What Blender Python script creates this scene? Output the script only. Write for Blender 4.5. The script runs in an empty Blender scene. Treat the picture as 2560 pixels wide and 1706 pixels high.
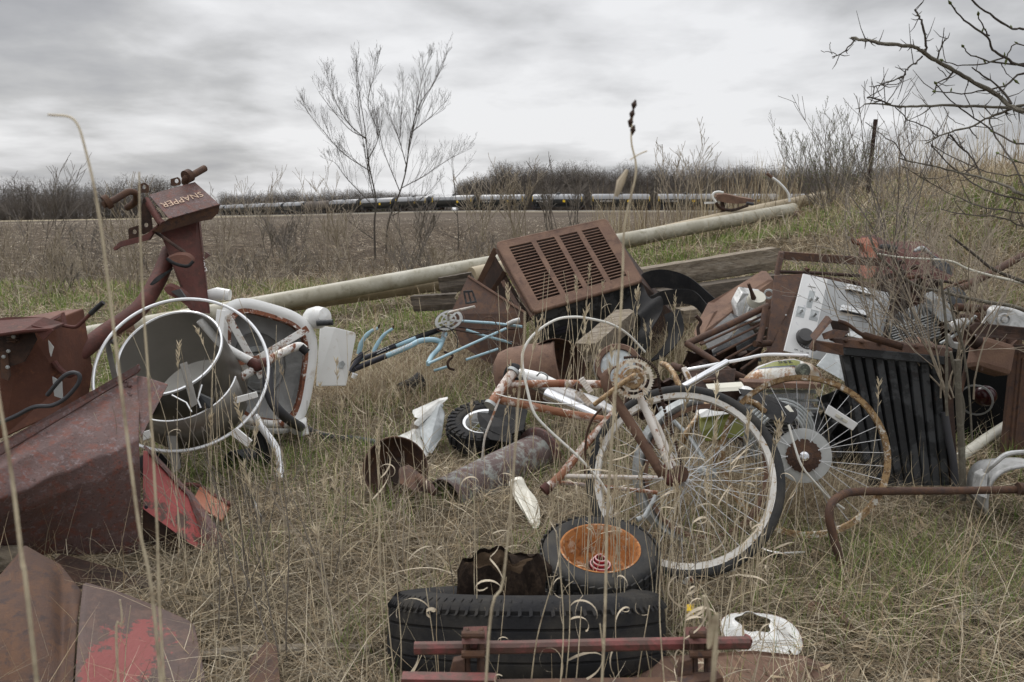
import bpy, math, random
import numpy as np
from mathutils import Vector as V, Matrix
R = math.radians
sc = bpy.context.scene
# ---------------- camera, sky, sun, exposure ----------------
F = 1991.0; PITCH = R(9.41); CAM = V((0, 0, 1.3))
cd = bpy.data.cameras.new("camera"); cam = bpy.data.objects.new("camera", cd); sc.collection.objects.link(cam)
cam.location = CAM; cam.rotation_euler = (R(90) - PITCH, 0, 0)
cd.sensor_width = 36; cd.lens = F / 2560 * 36; cd.clip_end = 3000; cd.clip_start = 0.05
cd.dof.use_dof = True; cd.dof.focus_distance = 3.6; cd.dof.aperture_fstop = 8
sc.camera = cam
sc.view_settings.view_transform = 'Standard'; sc.view_settings.look = 'None'; sc.view_settings.exposure = 0.12; sc.view_settings.gamma = 1
SUN_EL, SUN_AZ = R(52), R(-25)          # azimuth from +Y towards +X
w = bpy.data.worlds.new("World"); sc.world = w; w.use_nodes = True
nt = w.node_tree; N = nt.nodes; L = nt.links; N.clear()
def nd(t, **k):
    n = N.new(t)
    for a, b in k.items(): setattr(n, a, b)
    return n
def mth(op, a, b=None, c=None):
    n = nd('ShaderNodeMath', operation=op)
    for i, x in enumerate((a, b, c)):
        if x is None: continue
        if isinstance(x, (int, float)): n.inputs[i].default_value = x
        else: L.new(x, n.inputs[i])
    return n.outputs[0]
tc = nd('ShaderNodeTexCoord'); sep = nd('ShaderNodeSeparateXYZ'); L.new(tc.outputs['Generated'], sep.inputs[0])
den = mth('ADD', mth('MAXIMUM', sep.outputs[2], 0.0), 0.17)
cx = mth('DIVIDE', sep.outputs[0], den); cy = mth('DIVIDE', sep.outputs[1], den)
cmb = nd('ShaderNodeCombineXYZ'); L.new(mth('MULTIPLY', cx, 1.0), cmb.inputs[0]); L.new(mth('MULTIPLY', cy, 1.0), cmb.inputs[1]); cmb.inputs[2].default_value = 3.7
n1 = nd('ShaderNodeTexNoise'); n1.inputs['Scale'].default_value = 0.62; n1.inputs['Detail'].default_value = 7; n1.inputs['Roughness'].default_value = 0.55; n1.inputs['Distortion'].default_value = 0.1
L.new(cmb.outputs[0], n1.inputs['Vector'])
n2 = nd('ShaderNodeTexNoise'); n2.inputs['Scale'].default_value = 2.6; n2.inputs['Detail'].default_value = 6; n2.inputs['Distortion'].default_value = 0.2
L.new(cmb.outputs[0], n2.inputs['Vector'])
nn = mth('ADD', mth('MULTIPLY', n1.outputs[0], 0.72), mth('MULTIPLY', n2.outputs[0], 0.28))
# thinner cloud ahead where the light comes through
vd = nd('ShaderNodeVectorMath', operation='DOT_PRODUCT'); L.new(tc.outputs['Generated'], vd.inputs[0])
d0 = V((0.04, 1, 0.24)).normalized(); vd.inputs[1].default_value = d0
glow = nd('ShaderNodeMapRange'); glow.interpolation_type = 'SMOOTHSTEP'; L.new(vd.outputs['Value'], glow.inputs[0]); glow.inputs[1].default_value = 0.87; glow.inputs[2].default_value = 1.0; glow.inputs[3].default_value = 0.0; glow.inputs[4].default_value = 0.15
nn = mth('ADD', nn, glow.outputs[0])
ramp = nd('ShaderNodeValToRGB'); L.new(nn, ramp.inputs[0])
e = ramp.color_ramp.elements; e[0].position = 0.37; e[0].color = (0.32, 0.327, 0.35, 1); e[1].position = 0.65; e[1].color = (0.80, 0.805, 0.82, 1)
for p, c in ((0.45, (0.40, 0.407, 0.425, 1)), (0.515, (0.50, 0.505, 0.515, 1)), (0.575, (0.65, 0.655, 0.67, 1))):
    q = e.new(p); q.color = c
sc10 = nd('ShaderNodeVectorMath', operation='SCALE'); L.new(ramp.outputs[0], sc10.inputs[0]); zen = nd('ShaderNodeMapRange'); zen.interpolation_type = 'SMOOTHSTEP'; L.new(sep.outputs[2], zen.inputs[0]); zen.inputs[1].default_value = 0.22; zen.inputs[2].default_value = 0.85; zen.inputs[3].default_value = 10; zen.inputs[4].default_value = 27; L.new(zen.outputs[0], sc10.inputs['Scale'])
sky = nd('ShaderNodeTexSky'); sky.sky_type = 'NISHITA'; sky.sun_disc = False; sky.sun_elevation = SUN_EL; sky.sun_rotation = SUN_AZ; sky.dust_density = 4
mx = nd('ShaderNodeMix', data_type='RGBA'); mx.inputs[0].default_value = 0.94; L.new(sky.outputs[0], mx.inputs[6]); L.new(sc10.outputs[0], mx.inputs[7])
bg = nd('ShaderNodeBackground'); bg.inputs[1].default_value = 0.1; L.new(mx.outputs[2], bg.inputs[0])
wo = nd('ShaderNodeOutputWorld'); L.new(bg.outputs[0], wo.inputs[0])
sd = bpy.data.lights.new("sun", 'SUN'); sd.energy = 1.5; sd.angle = R(22); sd.color = (1, 0.97, 0.93)
so = bpy.data.objects.new("sun", sd); sc.collection.objects.link(so)
sdir = V((math.sin(SUN_AZ) * math.cos(SUN_EL), math.cos(SUN_AZ) * math.cos(SUN_EL), math.sin(SUN_EL)))
so.rotation_euler = sdir.to_track_quat('Z', 'Y').to_euler(); so.location = (0, 0, 30)

# ---------------- geometry helpers ----------------
fw = V((0, math.cos(PITCH), -math.sin(PITCH))); upv = V((0, math.sin(PITCH), math.cos(PITCH)))
def at(px, py, Y):
    d = fw + V((1, 0, 0)) * ((px - 1280) / F) + upv * ((853 - py) / F)
    return CAM + d * (Y / d.y)
def A(*t): return [at(*p) for p in t]
def sst(x): x = np.clip(x, 0, 1); return x * x * (3 - 2 * x)
BX = ([-9, -4, -2.5, -1.4, -0.3, 1.4, 2.7, 4.0, 5.2, 7, 10, 16], [0, 0, 0.02, 0.10, 0.38, 0.62, 0.80, 1.02, 1.30, 1.72, 1.95, 2.1])
SY = ([0, 4.2, 5.2, 6.3, 8, 10, 13, 40], [0, 0, 0.09, 0.26, 0.60, 1, 1, 1])
def gz(x, y):
    x = np.asarray(x, float); y = np.asarray(y, float)
    b = np.interp(x, *BX); s = np.interp(y, *SY)
    k = np.clip((x - 3.2) / 2.0, 0, 1)                    # the berm on the right runs on farther back
    fall = 1 - sst((y - 12.2 - 5 * k) / (9 + 8 * k))
    h = b * s * fall
    h = h + 0.016 * np.minimum(0, x + 20) * sst((y - 20) / 120)
    h = h + 0.65 * sst((x + 90) / 90) * sst((y - 150) / 45)
    near = 1 - sst((y - 16) / 10)
    h = h + near * (0.022 * np.sin(2.1 * x + 1.3 * y) * np.sin(1.7 * y - 0.6 * x) + 0.012 * np.sin(5.3 * x + 1) * np.sin(4.7 * y + 2))
    return h
def gzf(x, y): return float(gz(x, y))
def ground(px, py):
    d = fw + V((1, 0, 0)) * ((px - 1280) / F) + upv * ((853 - py) / F)
    t = 1.0
    while t < 400:
        p = CAM + d * t
        if p.z <= gzf(p.x, p.y): return p
        t += max(0.02, t * 0.004)
    return CAM + d * t
class MB:
    def __init__(s): s.v = []; s.f = []
    def add(s, vs, fs):
        o = len(s.v); s.v += [V(p) for p in vs]; s.f += [tuple(i + o for i in f) for f in fs]; return s
    def tube(s, pts, r, n=8, caps=True, closed=False, prof=None, up=None):
        pts = [V(p) for p in pts]; m = len(pts)
        if not hasattr(r, '__len__'): r = [r] * m
        elif len(r) != m: r = list(np.interp(np.linspace(0, 1, m), np.linspace(0, 1, len(r)), r))
        ts = []
        for i in range(m):
            a = pts[(i - 1) % m] if (closed or i > 0) else pts[i]; b = pts[(i + 1) % m] if (closed or i < m - 1) else pts[i]
            t = (b - a); ts.append(t.normalized() if t.length > 1e-9 else V((0, 0, 1)))
        u = V(up) if up is not None else (V((0, 0, 1)) if abs(ts[0].z) < 0.9 else V((1, 0, 0)))
        vs = []; 
        for i in range(m):
            t = ts[i]; u = u - t * u.dot(t)
            if u.length < 1e-6: u = t.orthogonal()
            u.normalize(); w_ = t.cross(u)
            if prof is None: vs += [pts[i] + (u * math.cos(2 * math.pi * k / n) + w_ * math.sin(2 * math.pi * k / n)) * r[i] for k in range(n)]
            else: vs += [pts[i] + (u * q[1] + w_ * q[0]) * r[i] for q in prof]
            if up is not None: u = V(up)
        if prof is not None: n = len(prof)
        fs = []
        for i in range(m if closed else m - 1):
            j = (i + 1) % m
            for k in range(n):
                l = (k + 1) % n; fs.append((i * n + k, i * n + l, j * n + l, j * n + k))
        if caps and not closed:
            fs.append(tuple(range(n))[::-1]); fs.append(tuple((m - 1) * n + k for k in range(n)))
        return s.add(vs, fs)
    def strip(s, pts, side, wd):
        # thin ribbon: side vector(s), width(s)
        m = len(pts)
        if not hasattr(wd, '__len__'): wd = [wd] * m
        vs = []
        for i in range(m):
            sv = side[i] if isinstance(side, list) else side
            vs += [pts[i] - sv * wd[i] * .5, pts[i] + sv * wd[i] * .5]
        return s.add(vs, [(2 * i, 2 * i + 1, 2 * i + 3, 2 * i + 2) for i in range(m - 1)])
    def box(s, c, a, b, d):       # centre and three half-edge vectors
        c = V(c); a = V(a); b = V(b); d = V(d)
        vs = [c + a * i + b * j + d * k for i in (-1, 1) for j in (-1, 1) for k in (-1, 1)]
        return s.add(vs, [(0, 1, 3, 2), (4, 6, 7, 5), (0, 4, 5, 1), (2, 3, 7, 6), (0, 2, 6, 4), (1, 5, 7, 3)])
    def slab(s, poly, vec):
        poly = [V(p) for p in poly]; n = len(poly); vec = V(vec)
        vs = poly + [p + vec for p in poly]
        return s.add(vs, [tuple(range(n)), tuple(range(2 * n - 1, n - 1, -1))] + [(i, i + n, (i + 1) % n + n, (i + 1) % n) for i in range(n)])
    def lathe(s, o, ax, prof, n=32, a0=0, a1=2 * math.pi, squash=None, ref=None, wob=0):
        o = V(o); ax = V(ax).normalized(); u = (V(ref) if ref is not None else ax.orthogonal()); u = (u - ax * u.dot(ax)).normalized(); w_ = ax.cross(u)
        full = abs(a1 - a0 - 2 * math.pi) < 1e-6; k = n if full else n + 1; vs = []
        for r_, z in prof:
            for i in range(k):
                t = a0 + (a1 - a0) * i / n
                q = r_ * (1 + wob * math.sin(3 * t + 1) * .5 + wob * math.sin(5 * t) * .3)
                vs.append(o + ax * z + u * (q * math.cos(t)) + w_ * (q * math.sin(t) * (squash or 1)))
        fs = []
        for j in range(len(prof) - 1):
            for i in range(n):
                l = (i + 1) % k; fs.append((j * k + i, j * k + l, (j + 1) * k + l, (j + 1) * k + i))
        return s.add(vs, fs)
    def grid(s, fn, nu, nv):
        vs = [fn(i / nu, j / nv) for j in range(nv + 1) for i in range(nu + 1)]
        return s.add(vs, [(j * (nu + 1) + i, j * (nu + 1) + i + 1, (j + 1) * (nu + 1) + i + 1, (j + 1) * (nu + 1) + i) for j in range(nv) for i in range(nu)])
def link(o, parent=None):
    sc.collection.objects.link(o)
    if parent is not None: o.parent = parent
    return o
def tag(o, label=None, cat=None, group=None, kind=None):
    for k, x in (('label', label), ('category', cat), ('group', group), ('kind', kind)):
        if x: o[k] = x
    return o
def thing(name, label, cat, loc, group=None):
    o = bpy.data.objects.new(name, None); link(o); o.location = V(loc); o.empty_display_size = .1
    o['org'] = tuple(V(loc)); return tag(o, label, cat, group)
def org(o):
    while o.parent: o = o.parent
    return V(o.location)
def part(m, name, mat, parent, smooth=True, bevel=0, solid=0, sub=0, label=None, off=None):
    g = org(parent) if parent is not None else V((0, 0, 0))
    if parent is None and off is not None: g = V(off)
    me = bpy.data.meshes.new(name); me.from_pydata([tuple(p - g) for p in m.v], [], m.f); me.update()
    if smooth: me.polygons.foreach_set('use_smooth', [True] * len(me.polygons))
    me.materials.append(mat); o = bpy.data.objects.new(name, me); link(o, parent)
    if parent is None: o.location = g
    if solid: q = o.modifiers.new('s', 'SOLIDIFY'); q.thickness = solid; q.offset = 0
    if sub: q = o.modifiers.new('u', 'SUBSURF'); q.levels = q.render_levels = sub
    if bevel: q = o.modifiers.new('b', 'BEVEL'); q.width = bevel; q.segments = 2; q.limit_method = 'ANGLE'; q.angle_limit = R(35)
    if smooth and not sub:
        try: me.set_sharp_from_angle(angle=R(42))
        except Exception: pass
    if label: o['label'] = label
    return o
def solo(m, name, mat, label, cat, group=None, **k):
    c = sum(m.v, V((0, 0, 0))) / len(m.v); c.z = min(p.z for p in m.v)
    return tag(part(m, name, mat, None, off=c, **k), label, cat, group)
class QP:
    """flat frame from three points: origin, along-a, along-b; n points to the viewer side"""
    def __init__(s, o, a, b):
        s.o = V(o); s.a = V(a) - s.o; s.b = V(b) - s.o; s.n = s.a.cross(s.b).normalized()
        if s.n.dot(CAM - s.o) < 0: s.n = -s.n
        s.la = s.a.length; s.lb = s.b.length; s.ua = s.a.normalized(); s.ub = s.b.normalized()
    def p(s, a, b, h=0): return s.o + s.a * a + s.b * b + s.n * h
    def rect(s, m, a0, a1, b0, b1, h0, h1): return m.slab([s.p(a0, b0, h0), s.p(a1, b0, h0), s.p(a1, b1, h0), s.p(a0, b1, h0)], s.n * (h1 - h0))
def text(body, q, a, b, size, rot, mat, parent, h=0.002, ext=0.0008, sx=1.0):
    cu = bpy.data.curves.new('t', 'FONT'); cu.body = body; cu.size = size; cu.extrude = ext; cu.align_x = 'CENTER'; cu.align_y = 'CENTER'; cu.resolution_u = 2
    o = bpy.data.objects.new('t', cu); sc.collection.objects.link(o); bpy.context.view_layer.update()
    me = bpy.data.meshes.new_from_object(o); bpy.data.objects.remove(o); me.name = 'lettering'; me.materials.clear(); me.materials.append(mat)
    n = q.n; x = (q.ua * math.cos(rot) + (n.cross(q.ua)) * math.sin(rot)).normalized(); y = n.cross(x)
    M = Matrix((x * sx, y, n)).transposed().to_4x4(); M.translation = q.p(a, b, h) - org(parent)
    me.transform(M); return link(bpy.data.objects.new('lettering', me), parent)
def spl(pts, n=6):
    """Catmull-Rom through points"""
    P = [V(p) for p in pts]; P = [P[0] * 2 - P[1]] + P + [P[-1] * 2 - P[-2]]; out = []
    for i in range(1, len(P) - 2):
        for k in range(n):
            t = k / n; a, b, c, d = P[i - 1], P[i], P[i + 1], P[i + 2]
            out.append(0.5 * ((2 * b) + (c - a) * t + (2 * a - 5 * b + 4 * c - d) * t * t + (3 * b - a - 3 * c + d) * t ** 3))
    return out + [P[-2]]
# ---------------- materials ----------------
def mat(name, base, layers=(), rough=.8, metal=0, bump=.25, bscale=60, spec=.4, attr=False, trans=0, var=.25, vscale=6, stretch=None, layrough=None):
    m = bpy.data.materials.new(name); m.use_nodes = True; t = m.node_tree; t.nodes.clear()
    def n(ty): return t.nodes.new(ty)
    out = n('ShaderNodeOutputMaterial'); p = n('ShaderNodeBsdfPrincipled'); t.links.new(p.outputs[0], out.inputs[0])
    tcn = n('ShaderNodeTexCoord'); vec = tcn.outputs['Object']
    if stretch:
        mp = n('ShaderNodeMapping'); mp.inputs['Scale'].default_value = stretch; t.links.new(vec, mp.inputs[0]); vec = mp.outputs[0]
    def noise(sca, det=8, ro=.65, dist=0, seed=0):
        x = n('ShaderNodeTexNoise'); x.noise_dimensions = '4D'; x.inputs['Scale'].default_value = sca; x.inputs['Detail'].default_value = det
        x.inputs['Roughness'].default_value = ro; x.inputs['Distortion'].default_value = dist; x.inputs['W'].default_value = seed
        t.links.new(vec, x.inputs['Vector']); return x.outputs[0]
    def mix(fac, a, b, mode='MIX'):
        x = n('ShaderNodeMix'); x.data_type = 'RGBA'; x.blend_type = mode
        for s_, i in ((fac, 0), (a, 6), (b, 7)):
            if isinstance(s_, (int, float)): x.inputs[i].default_value = s_
            elif isinstance(s_, tuple): x.inputs[i].default_value = (*s_, 1)
            else: t.links.new(s_, x.inputs[i])
        return x.outputs[2]
    if attr:
        at_ = n('ShaderNodeAttribute'); at_.attribute_name = 'tint'; col = at_.outputs['Color']
    else:
        rp = n('ShaderNodeValToRGB'); t.links.new(noise(vscale, 6, .6), rp.inputs[0])
        a, b = rp.color_ramp.elements; a.position = .3; b.position = .72
        a.color = (*[c * (1 - var) for c in base], 1); b.color = (*[min(1, c * (1 + var)) for c in base], 1); col = rp.outputs[0]
    rg = None
    for i, ly in enumerate(layers):
        c, th, sca = ly[:3]; soft = ly[3] if len(ly) > 3 else .03
        mr = n('ShaderNodeMapRange'); mr.inputs[1].default_value = th - soft; mr.inputs[2].default_value = th + soft
        t.links.new(noise(sca, 10, .72, .3, i * 3.7 + 1), mr.inputs[0]); col = mix(mr.outputs[0], col, c)
        if layrough and i == 0:
            r2 = n('ShaderNodeMapRange'); t.links.new(mr.outputs[0], r2.inputs[0]); r2.inputs[3].default_value = rough; r2.inputs[4].default_value = layrough; rg = r2.outputs[0]
            if metal:
                r3 = n('ShaderNodeMapRange'); t.links.new(mr.outputs[0], r3.inputs[0]); r3.inputs[3].default_value = metal; r3.inputs[4].default_value = 0; t.links.new(r3.outputs[0], p.inputs['Metallic'])
    t.links.new(col, p.inputs['Base Color']); p.inputs['Metallic'].default_value = metal
    p.inputs['Roughness'].default_value = rough; p.inputs['Specular IOR Level'].default_value = spec
    if rg: t.links.new(rg, p.inputs['Roughness'])
    if bump:
        bn = n('ShaderNodeBump'); bn.inputs['Strength'].default_value = bump; bn.inputs['Distance'].default_value = .01
        t.links.new(noise(bscale, 6, .7), bn.inputs['Height']); t.links.new(bn.outputs[0], p.inputs['Normal'])
    if trans:
        tr = n('ShaderNodeBsdfTranslucent'); t.links.new(col, tr.inputs[0]); ms = n('ShaderNodeMixShader'); ms.inputs[0].default_value = trans
        t.links.new(p.outputs[0], ms.inputs[1]); t.links.new(tr.outputs[0], ms.inputs[2]); t.links.new(ms.outputs[0], out.inputs[0])
    return m
K = {}
K['rust'] = mat('rust', (.085, .042, .03), [((.16, .075, .04), .52, 9, .12), ((.05, .028, .022), .58, 22, .06)], rough=.85, bump=.5, bscale=90)
K['rustlight'] = mat('rust_light', (.145, .085, .06), [((.20, .12, .08), .55, 7, .1), ((.085, .05, .038), .6, 14, .08)], rough=.85, bump=.5, bscale=90)
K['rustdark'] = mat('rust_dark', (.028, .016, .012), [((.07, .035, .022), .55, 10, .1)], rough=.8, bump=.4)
K['rustred'] = mat('rust_red', (.095, .030, .023), [((.055, .024, .018), .55, 12, .1), ((.14, .05, .03), .62, 30, .05)], rough=.75, bump=.35)
K['rustpurple'] = mat('rust_purple', (.12, .075, .07), [((.155, .06, .045), .54, 26, .05), ((.19, .145, .145), .585, 55, .05), ((.06, .035, .03), .60, 90, .05), ((.09, .045, .03), .62, 4, .1)], rough=.75, bump=.5, bscale=120)
K['rustbrown'] = mat('rust_brown', (.075, .042, .030), [((.11, .055, .03), .53, 14, .08), ((.05, .032, .028), .57, 30, .05)], rough=.8, bump=.4, bscale=150)
K['redpaint'] = mat('red_paint', (.26, .052, .048), [((.075, .04, .03), .56, 9, .015), ((.20, .06, .04), .6, 30, .03)], rough=.6, bump=.3)
K['redbar'] = mat('red_bar_paint', (.19, .055, .05), [((.09, .048, .038), .47, 16, .06)], rough=.6, bump=.3)
K['orangerust'] = mat('orange_rust', (.125, .048, .028), [((.08, .032, .022), .55, 5, .12), ((.18, .07, .035), .62, 18, .06)], rough=.7, bump=.3)
K['orange'] = mat('orange_paint', (.24, .08, .04), [((.15, .06, .035), .6, 15, .04)], rough=.6)
K['white'] = mat('white_enamel', (.72, .72, .70), [((.17, .065, .03), .70, 7, .01), ((.50, .44, .36), .63, 11, .06)], rough=.28, bump=.05, spec=.5, var=.04, layrough=.9)
K['whitedirt'] = mat('dirty_white_paint', (.60, .60, .57), [((.36, .35, .32), .56, 9, .08), ((.2, .15, .11), .64, 22, .03)], rough=.4, bump=.15, var=.08)
K['whiterust'] = mat('white_paint_with_rust', (.68, .67, .64), [((.17, .06, .03), .55, 16, .02), ((.45, .36, .28), .56, 24, .04)], rough=.4, bump=.15, var=.05, layrough=.9)
K['rimrust'] = mat('rust_rim_edge', (.20, .075, .04), [((.62, .58, .54), .56, 26, .02), ((.10, .04, .025), .55, 34, .04)], rough=.85, bump=.5)
K['bikerust'] = mat('bike_paint_rusted', (.27, .118, .062), [((.62, .56, .51), .535, 16, .03), ((.15, .055, .03), .60, 30, .03)], rough=.6, bump=.3)
K['bikewhite'] = mat('bike_paint_white', (.66, .62, .57), [((.27, .12, .06), .57, 24, .02), ((.52, .42, .33), .55, 9, .06)], rough=.5, bump=.2)
K['cream'] = mat('cream_chainring', (.58, .53, .44), [((.30, .16, .07), .54, 28, .04)], rough=.5, bump=.3)
K['goldrust'] = mat('rusted_chrome_rim', (.30, .20, .10), [((.16, .09, .04), .52, 60, .03), ((.55, .52, .46), .56, 35, .03)], rough=.45, metal=.3, bump=.3, bscale=200)
K['rim'] = mat('dull_rim', (.56, .54, .50), [((.30, .20, .10), .57, 45, .03)], rough=.35, metal=.25, bump=.1)
K['chrome'] = mat('chrome', (.72, .72, .73), [((.4, .36, .3), .66, 20, .03)], rough=.16, metal=1, bump=.03, var=.05, layrough=.6)
K['steel'] = mat('stainless', (.25, .24, .22), [((.15, .135, .115), .55, 5, .2)], rough=.42, metal=.75, bump=.04, var=.10, vscale=3)
K['steelrim'] = mat('polished_rim', (.82, .83, .84), rough=.3, metal=.4, bump=.02, var=.04)
K['galv'] = mat('galvanised', (.36, .38, .38), [((.48, .50, .50), .55, 18, .06), ((.2, .2, .19), .64, 9, .05)], rough=.5, metal=.35, bump=.15)
K['alu'] = mat('cast_aluminium', (.50, .50, .49), [((.30, .30, .28), .56, 14, .06)], rough=.5, metal=.35, bump=.3)
K['darkalu'] = mat('dull_fins', (.20, .205, .20), [((.12, .12, .115), .55, 12, .08)], rough=.55, metal=.3, bump=.3)
K['blue'] = mat('light_blue_paint', (.31, .46, .53), [((.10, .08, .06), .70, 40, .01)], rough=.4, bump=.05, var=.1)
K['black'] = mat('black_rubber', (.012, .012, .013), [((.03, .028, .026), .57, 8, .1)], spec=.25, rough=.75, bump=.25, bscale=40)
K['tyre'] = mat('tyre_rubber', (.013, .013, .0145), [((.040, .036, .030), .57, 6, .10), ((.09, .075, .055), .70, 22, .03)], spec=.25, rough=.8, bump=.3, bscale=70)
K['greytyre'] = mat('weathered_tyre', (.030, .031, .033), [((.065, .06, .052), .56, 6, .12)], spec=.25, rough=.85, bump=.3, bscale=70)
K['blackmetal'] = mat('soot_and_shade_black', (.013, .014, .015), [((.042, .044, .046), .52, 7, .02), ((.035, .02, .016), .62, 26, .04)], rough=.5, bump=.25)
K['hose'] = mat('grey_hose', (.045, .045, .05), rough=.6, bump=.1)
K['offwhite'] = mat('aged_white_plastic', (.56, .54, .46), [((.4, .33, .22), .68, 12, .04)], rough=.35, bump=.08, var=.06)
K['cable'] = mat('white_cable', (.70, .69, .64), [((.35, .2, .1), .74, 30, .02)], rough=.45, bump=0, var=.05)
K['pole'] = mat('weathered_pipe', (.34, .315, .245), [((.46, .44, .37), .56, 3, .1), ((.22, .2, .14), .6, 12, .08)], rough=.55, bump=.1, var=.12, vscale=3)
K['pole2'] = mat('weathered_pipe_tan', (.34, .28, .19), [((.42, .36, .26), .56, 3, .1)], rough=.6, bump=.1)
K['panel'] = mat('pale_grey_panel', (.40, .41, .41), [((.30, .31, .32), .66, 5, .05), ((.16, .10, .07), .74, 60, .01)], rough=.4, bump=.06, var=.05)
K['panelw'] = mat('white_control_panel', (.68, .68, .67), [((.35, .36, .42), .64, 9, .05), ((.16, .08, .05), .73, 60, .01)], rough=.4, bump=.05, var=.05)
K['louvre'] = mat('louvre_panel', (.60, .61, .61), rough=.4, bump=.03, var=.05)
K['dial'] = mat('dial_plastic', (.07, .068, .068), [((.16, .16, .16), .64, 50, .03)], rough=.5, bump=.1)
K['wood'] = mat('weathered_wood', (.24, .20, .15), [((.12, .095, .07), .54, 3, .06), ((.36, .33, .28), .6, 3, .08)], rough=.9, bump=.8, bscale=14, stretch=(1.2, 14, 14))
K['wooddark'] = mat('dark_wood', (.085, .07, .055), [((.16, .13, .10), .56, 3, .08)], rough=.9, bump=.8, bscale=14, stretch=(1.2, 14, 14))
K['char'] = mat('charred_wood', (.022, .016, .013), [((.06, .042, .03), .55, 20, .08)], spec=.05, rough=.95, bump=1, bscale=30)
K['yellow'] = mat('yellow_plastic', (.75, .50, .02), rough=.4, bump=0, var=.05)
K['green'] = mat('olive_green_paint', (.17, .18, .04), [((.26, .26, .08), .57, 8, .06)], rough=.4, bump=.1)
K['letter'] = mat('worn_pale_lettering', (.50, .36, .26), [((.14, .07, .05), .62, 60, .03)], rough=.7, bump=0)
K['letterw'] = mat('white_lettering', (.72, .70, .68), rough=.5, bump=0, var=.05)
K['ink'] = mat('black_ink', (.02, .02, .03), rough=.5, bump=0)
K['bark'] = mat('bark', (.13, .115, .09), [((.20, .19, .15), .56, 30, .06)], rough=.9, bump=.6, bscale=120)
K['barkdark'] = mat('bark_dark', (.075, .062, .052), [((.11, .11, .07), .58, 30, .06)], rough=.9, bump=.5, bscale=120)
K['twig'] = mat('pale_twig', (.34, .29, .22), [((.22, .18, .14), .55, 20, .08)], rough=.85, bump=.2)
K['twiggrey'] = mat('grey_twig', (.15, .13, .11), rough=.85, bump=.2)
K['stalk'] = mat('dry_stalk', (.56, .48, .34), [((.28, .22, .15), .56, 25, .08)], rough=.7, bump=.2, bscale=200)
K['leaf'] = mat('curled_dry_leaf', (.56, .48, .36), [((.40, .34, .25), .56, 40, .08)], rough=.7, bump=.2, trans=.25)
K['bud'] = mat('bud_green', (.13, .16, .045), rough=.6, bump=0, trans=.2)
K['wood_far'] = mat('bare_wood_far', (.14, .122, .107), rough=.95, bump=0, var=.25, vscale=.05)
K['cedar'] = mat('cedar_far', (.045, .055, .022), rough=.95, bump=0)
K['grass'] = mat('dry_grass_blades', (1, 1, 1), rough=.75, bump=0, attr=True, trans=.2, spec=.2)
K['tanksheen'] = mat('tank_sky_sheen', (.26, .265, .275), rough=.35, bump=0, var=.1, vscale=.3)  # pale grey holds the sky's reflection on the tank tops as colour
K['tankblack'] = mat('tank_black', (.025, .027, .03), rough=.38, bump=0, var=.2, vscale=.3)
K['spoke'] = mat('spoke_steel', (.50, .50, .50), rough=.4, metal=.5, bump=0)
K['void'] = mat('heap_shade_black', (.006, .006, .006), rough=.95, spec=.05, bump=0)  # near-black colour put in for deep shade inside the heap
K['redlens'] = mat('red_lens', (.025, .003, .004), rough=.2, bump=0)
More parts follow.
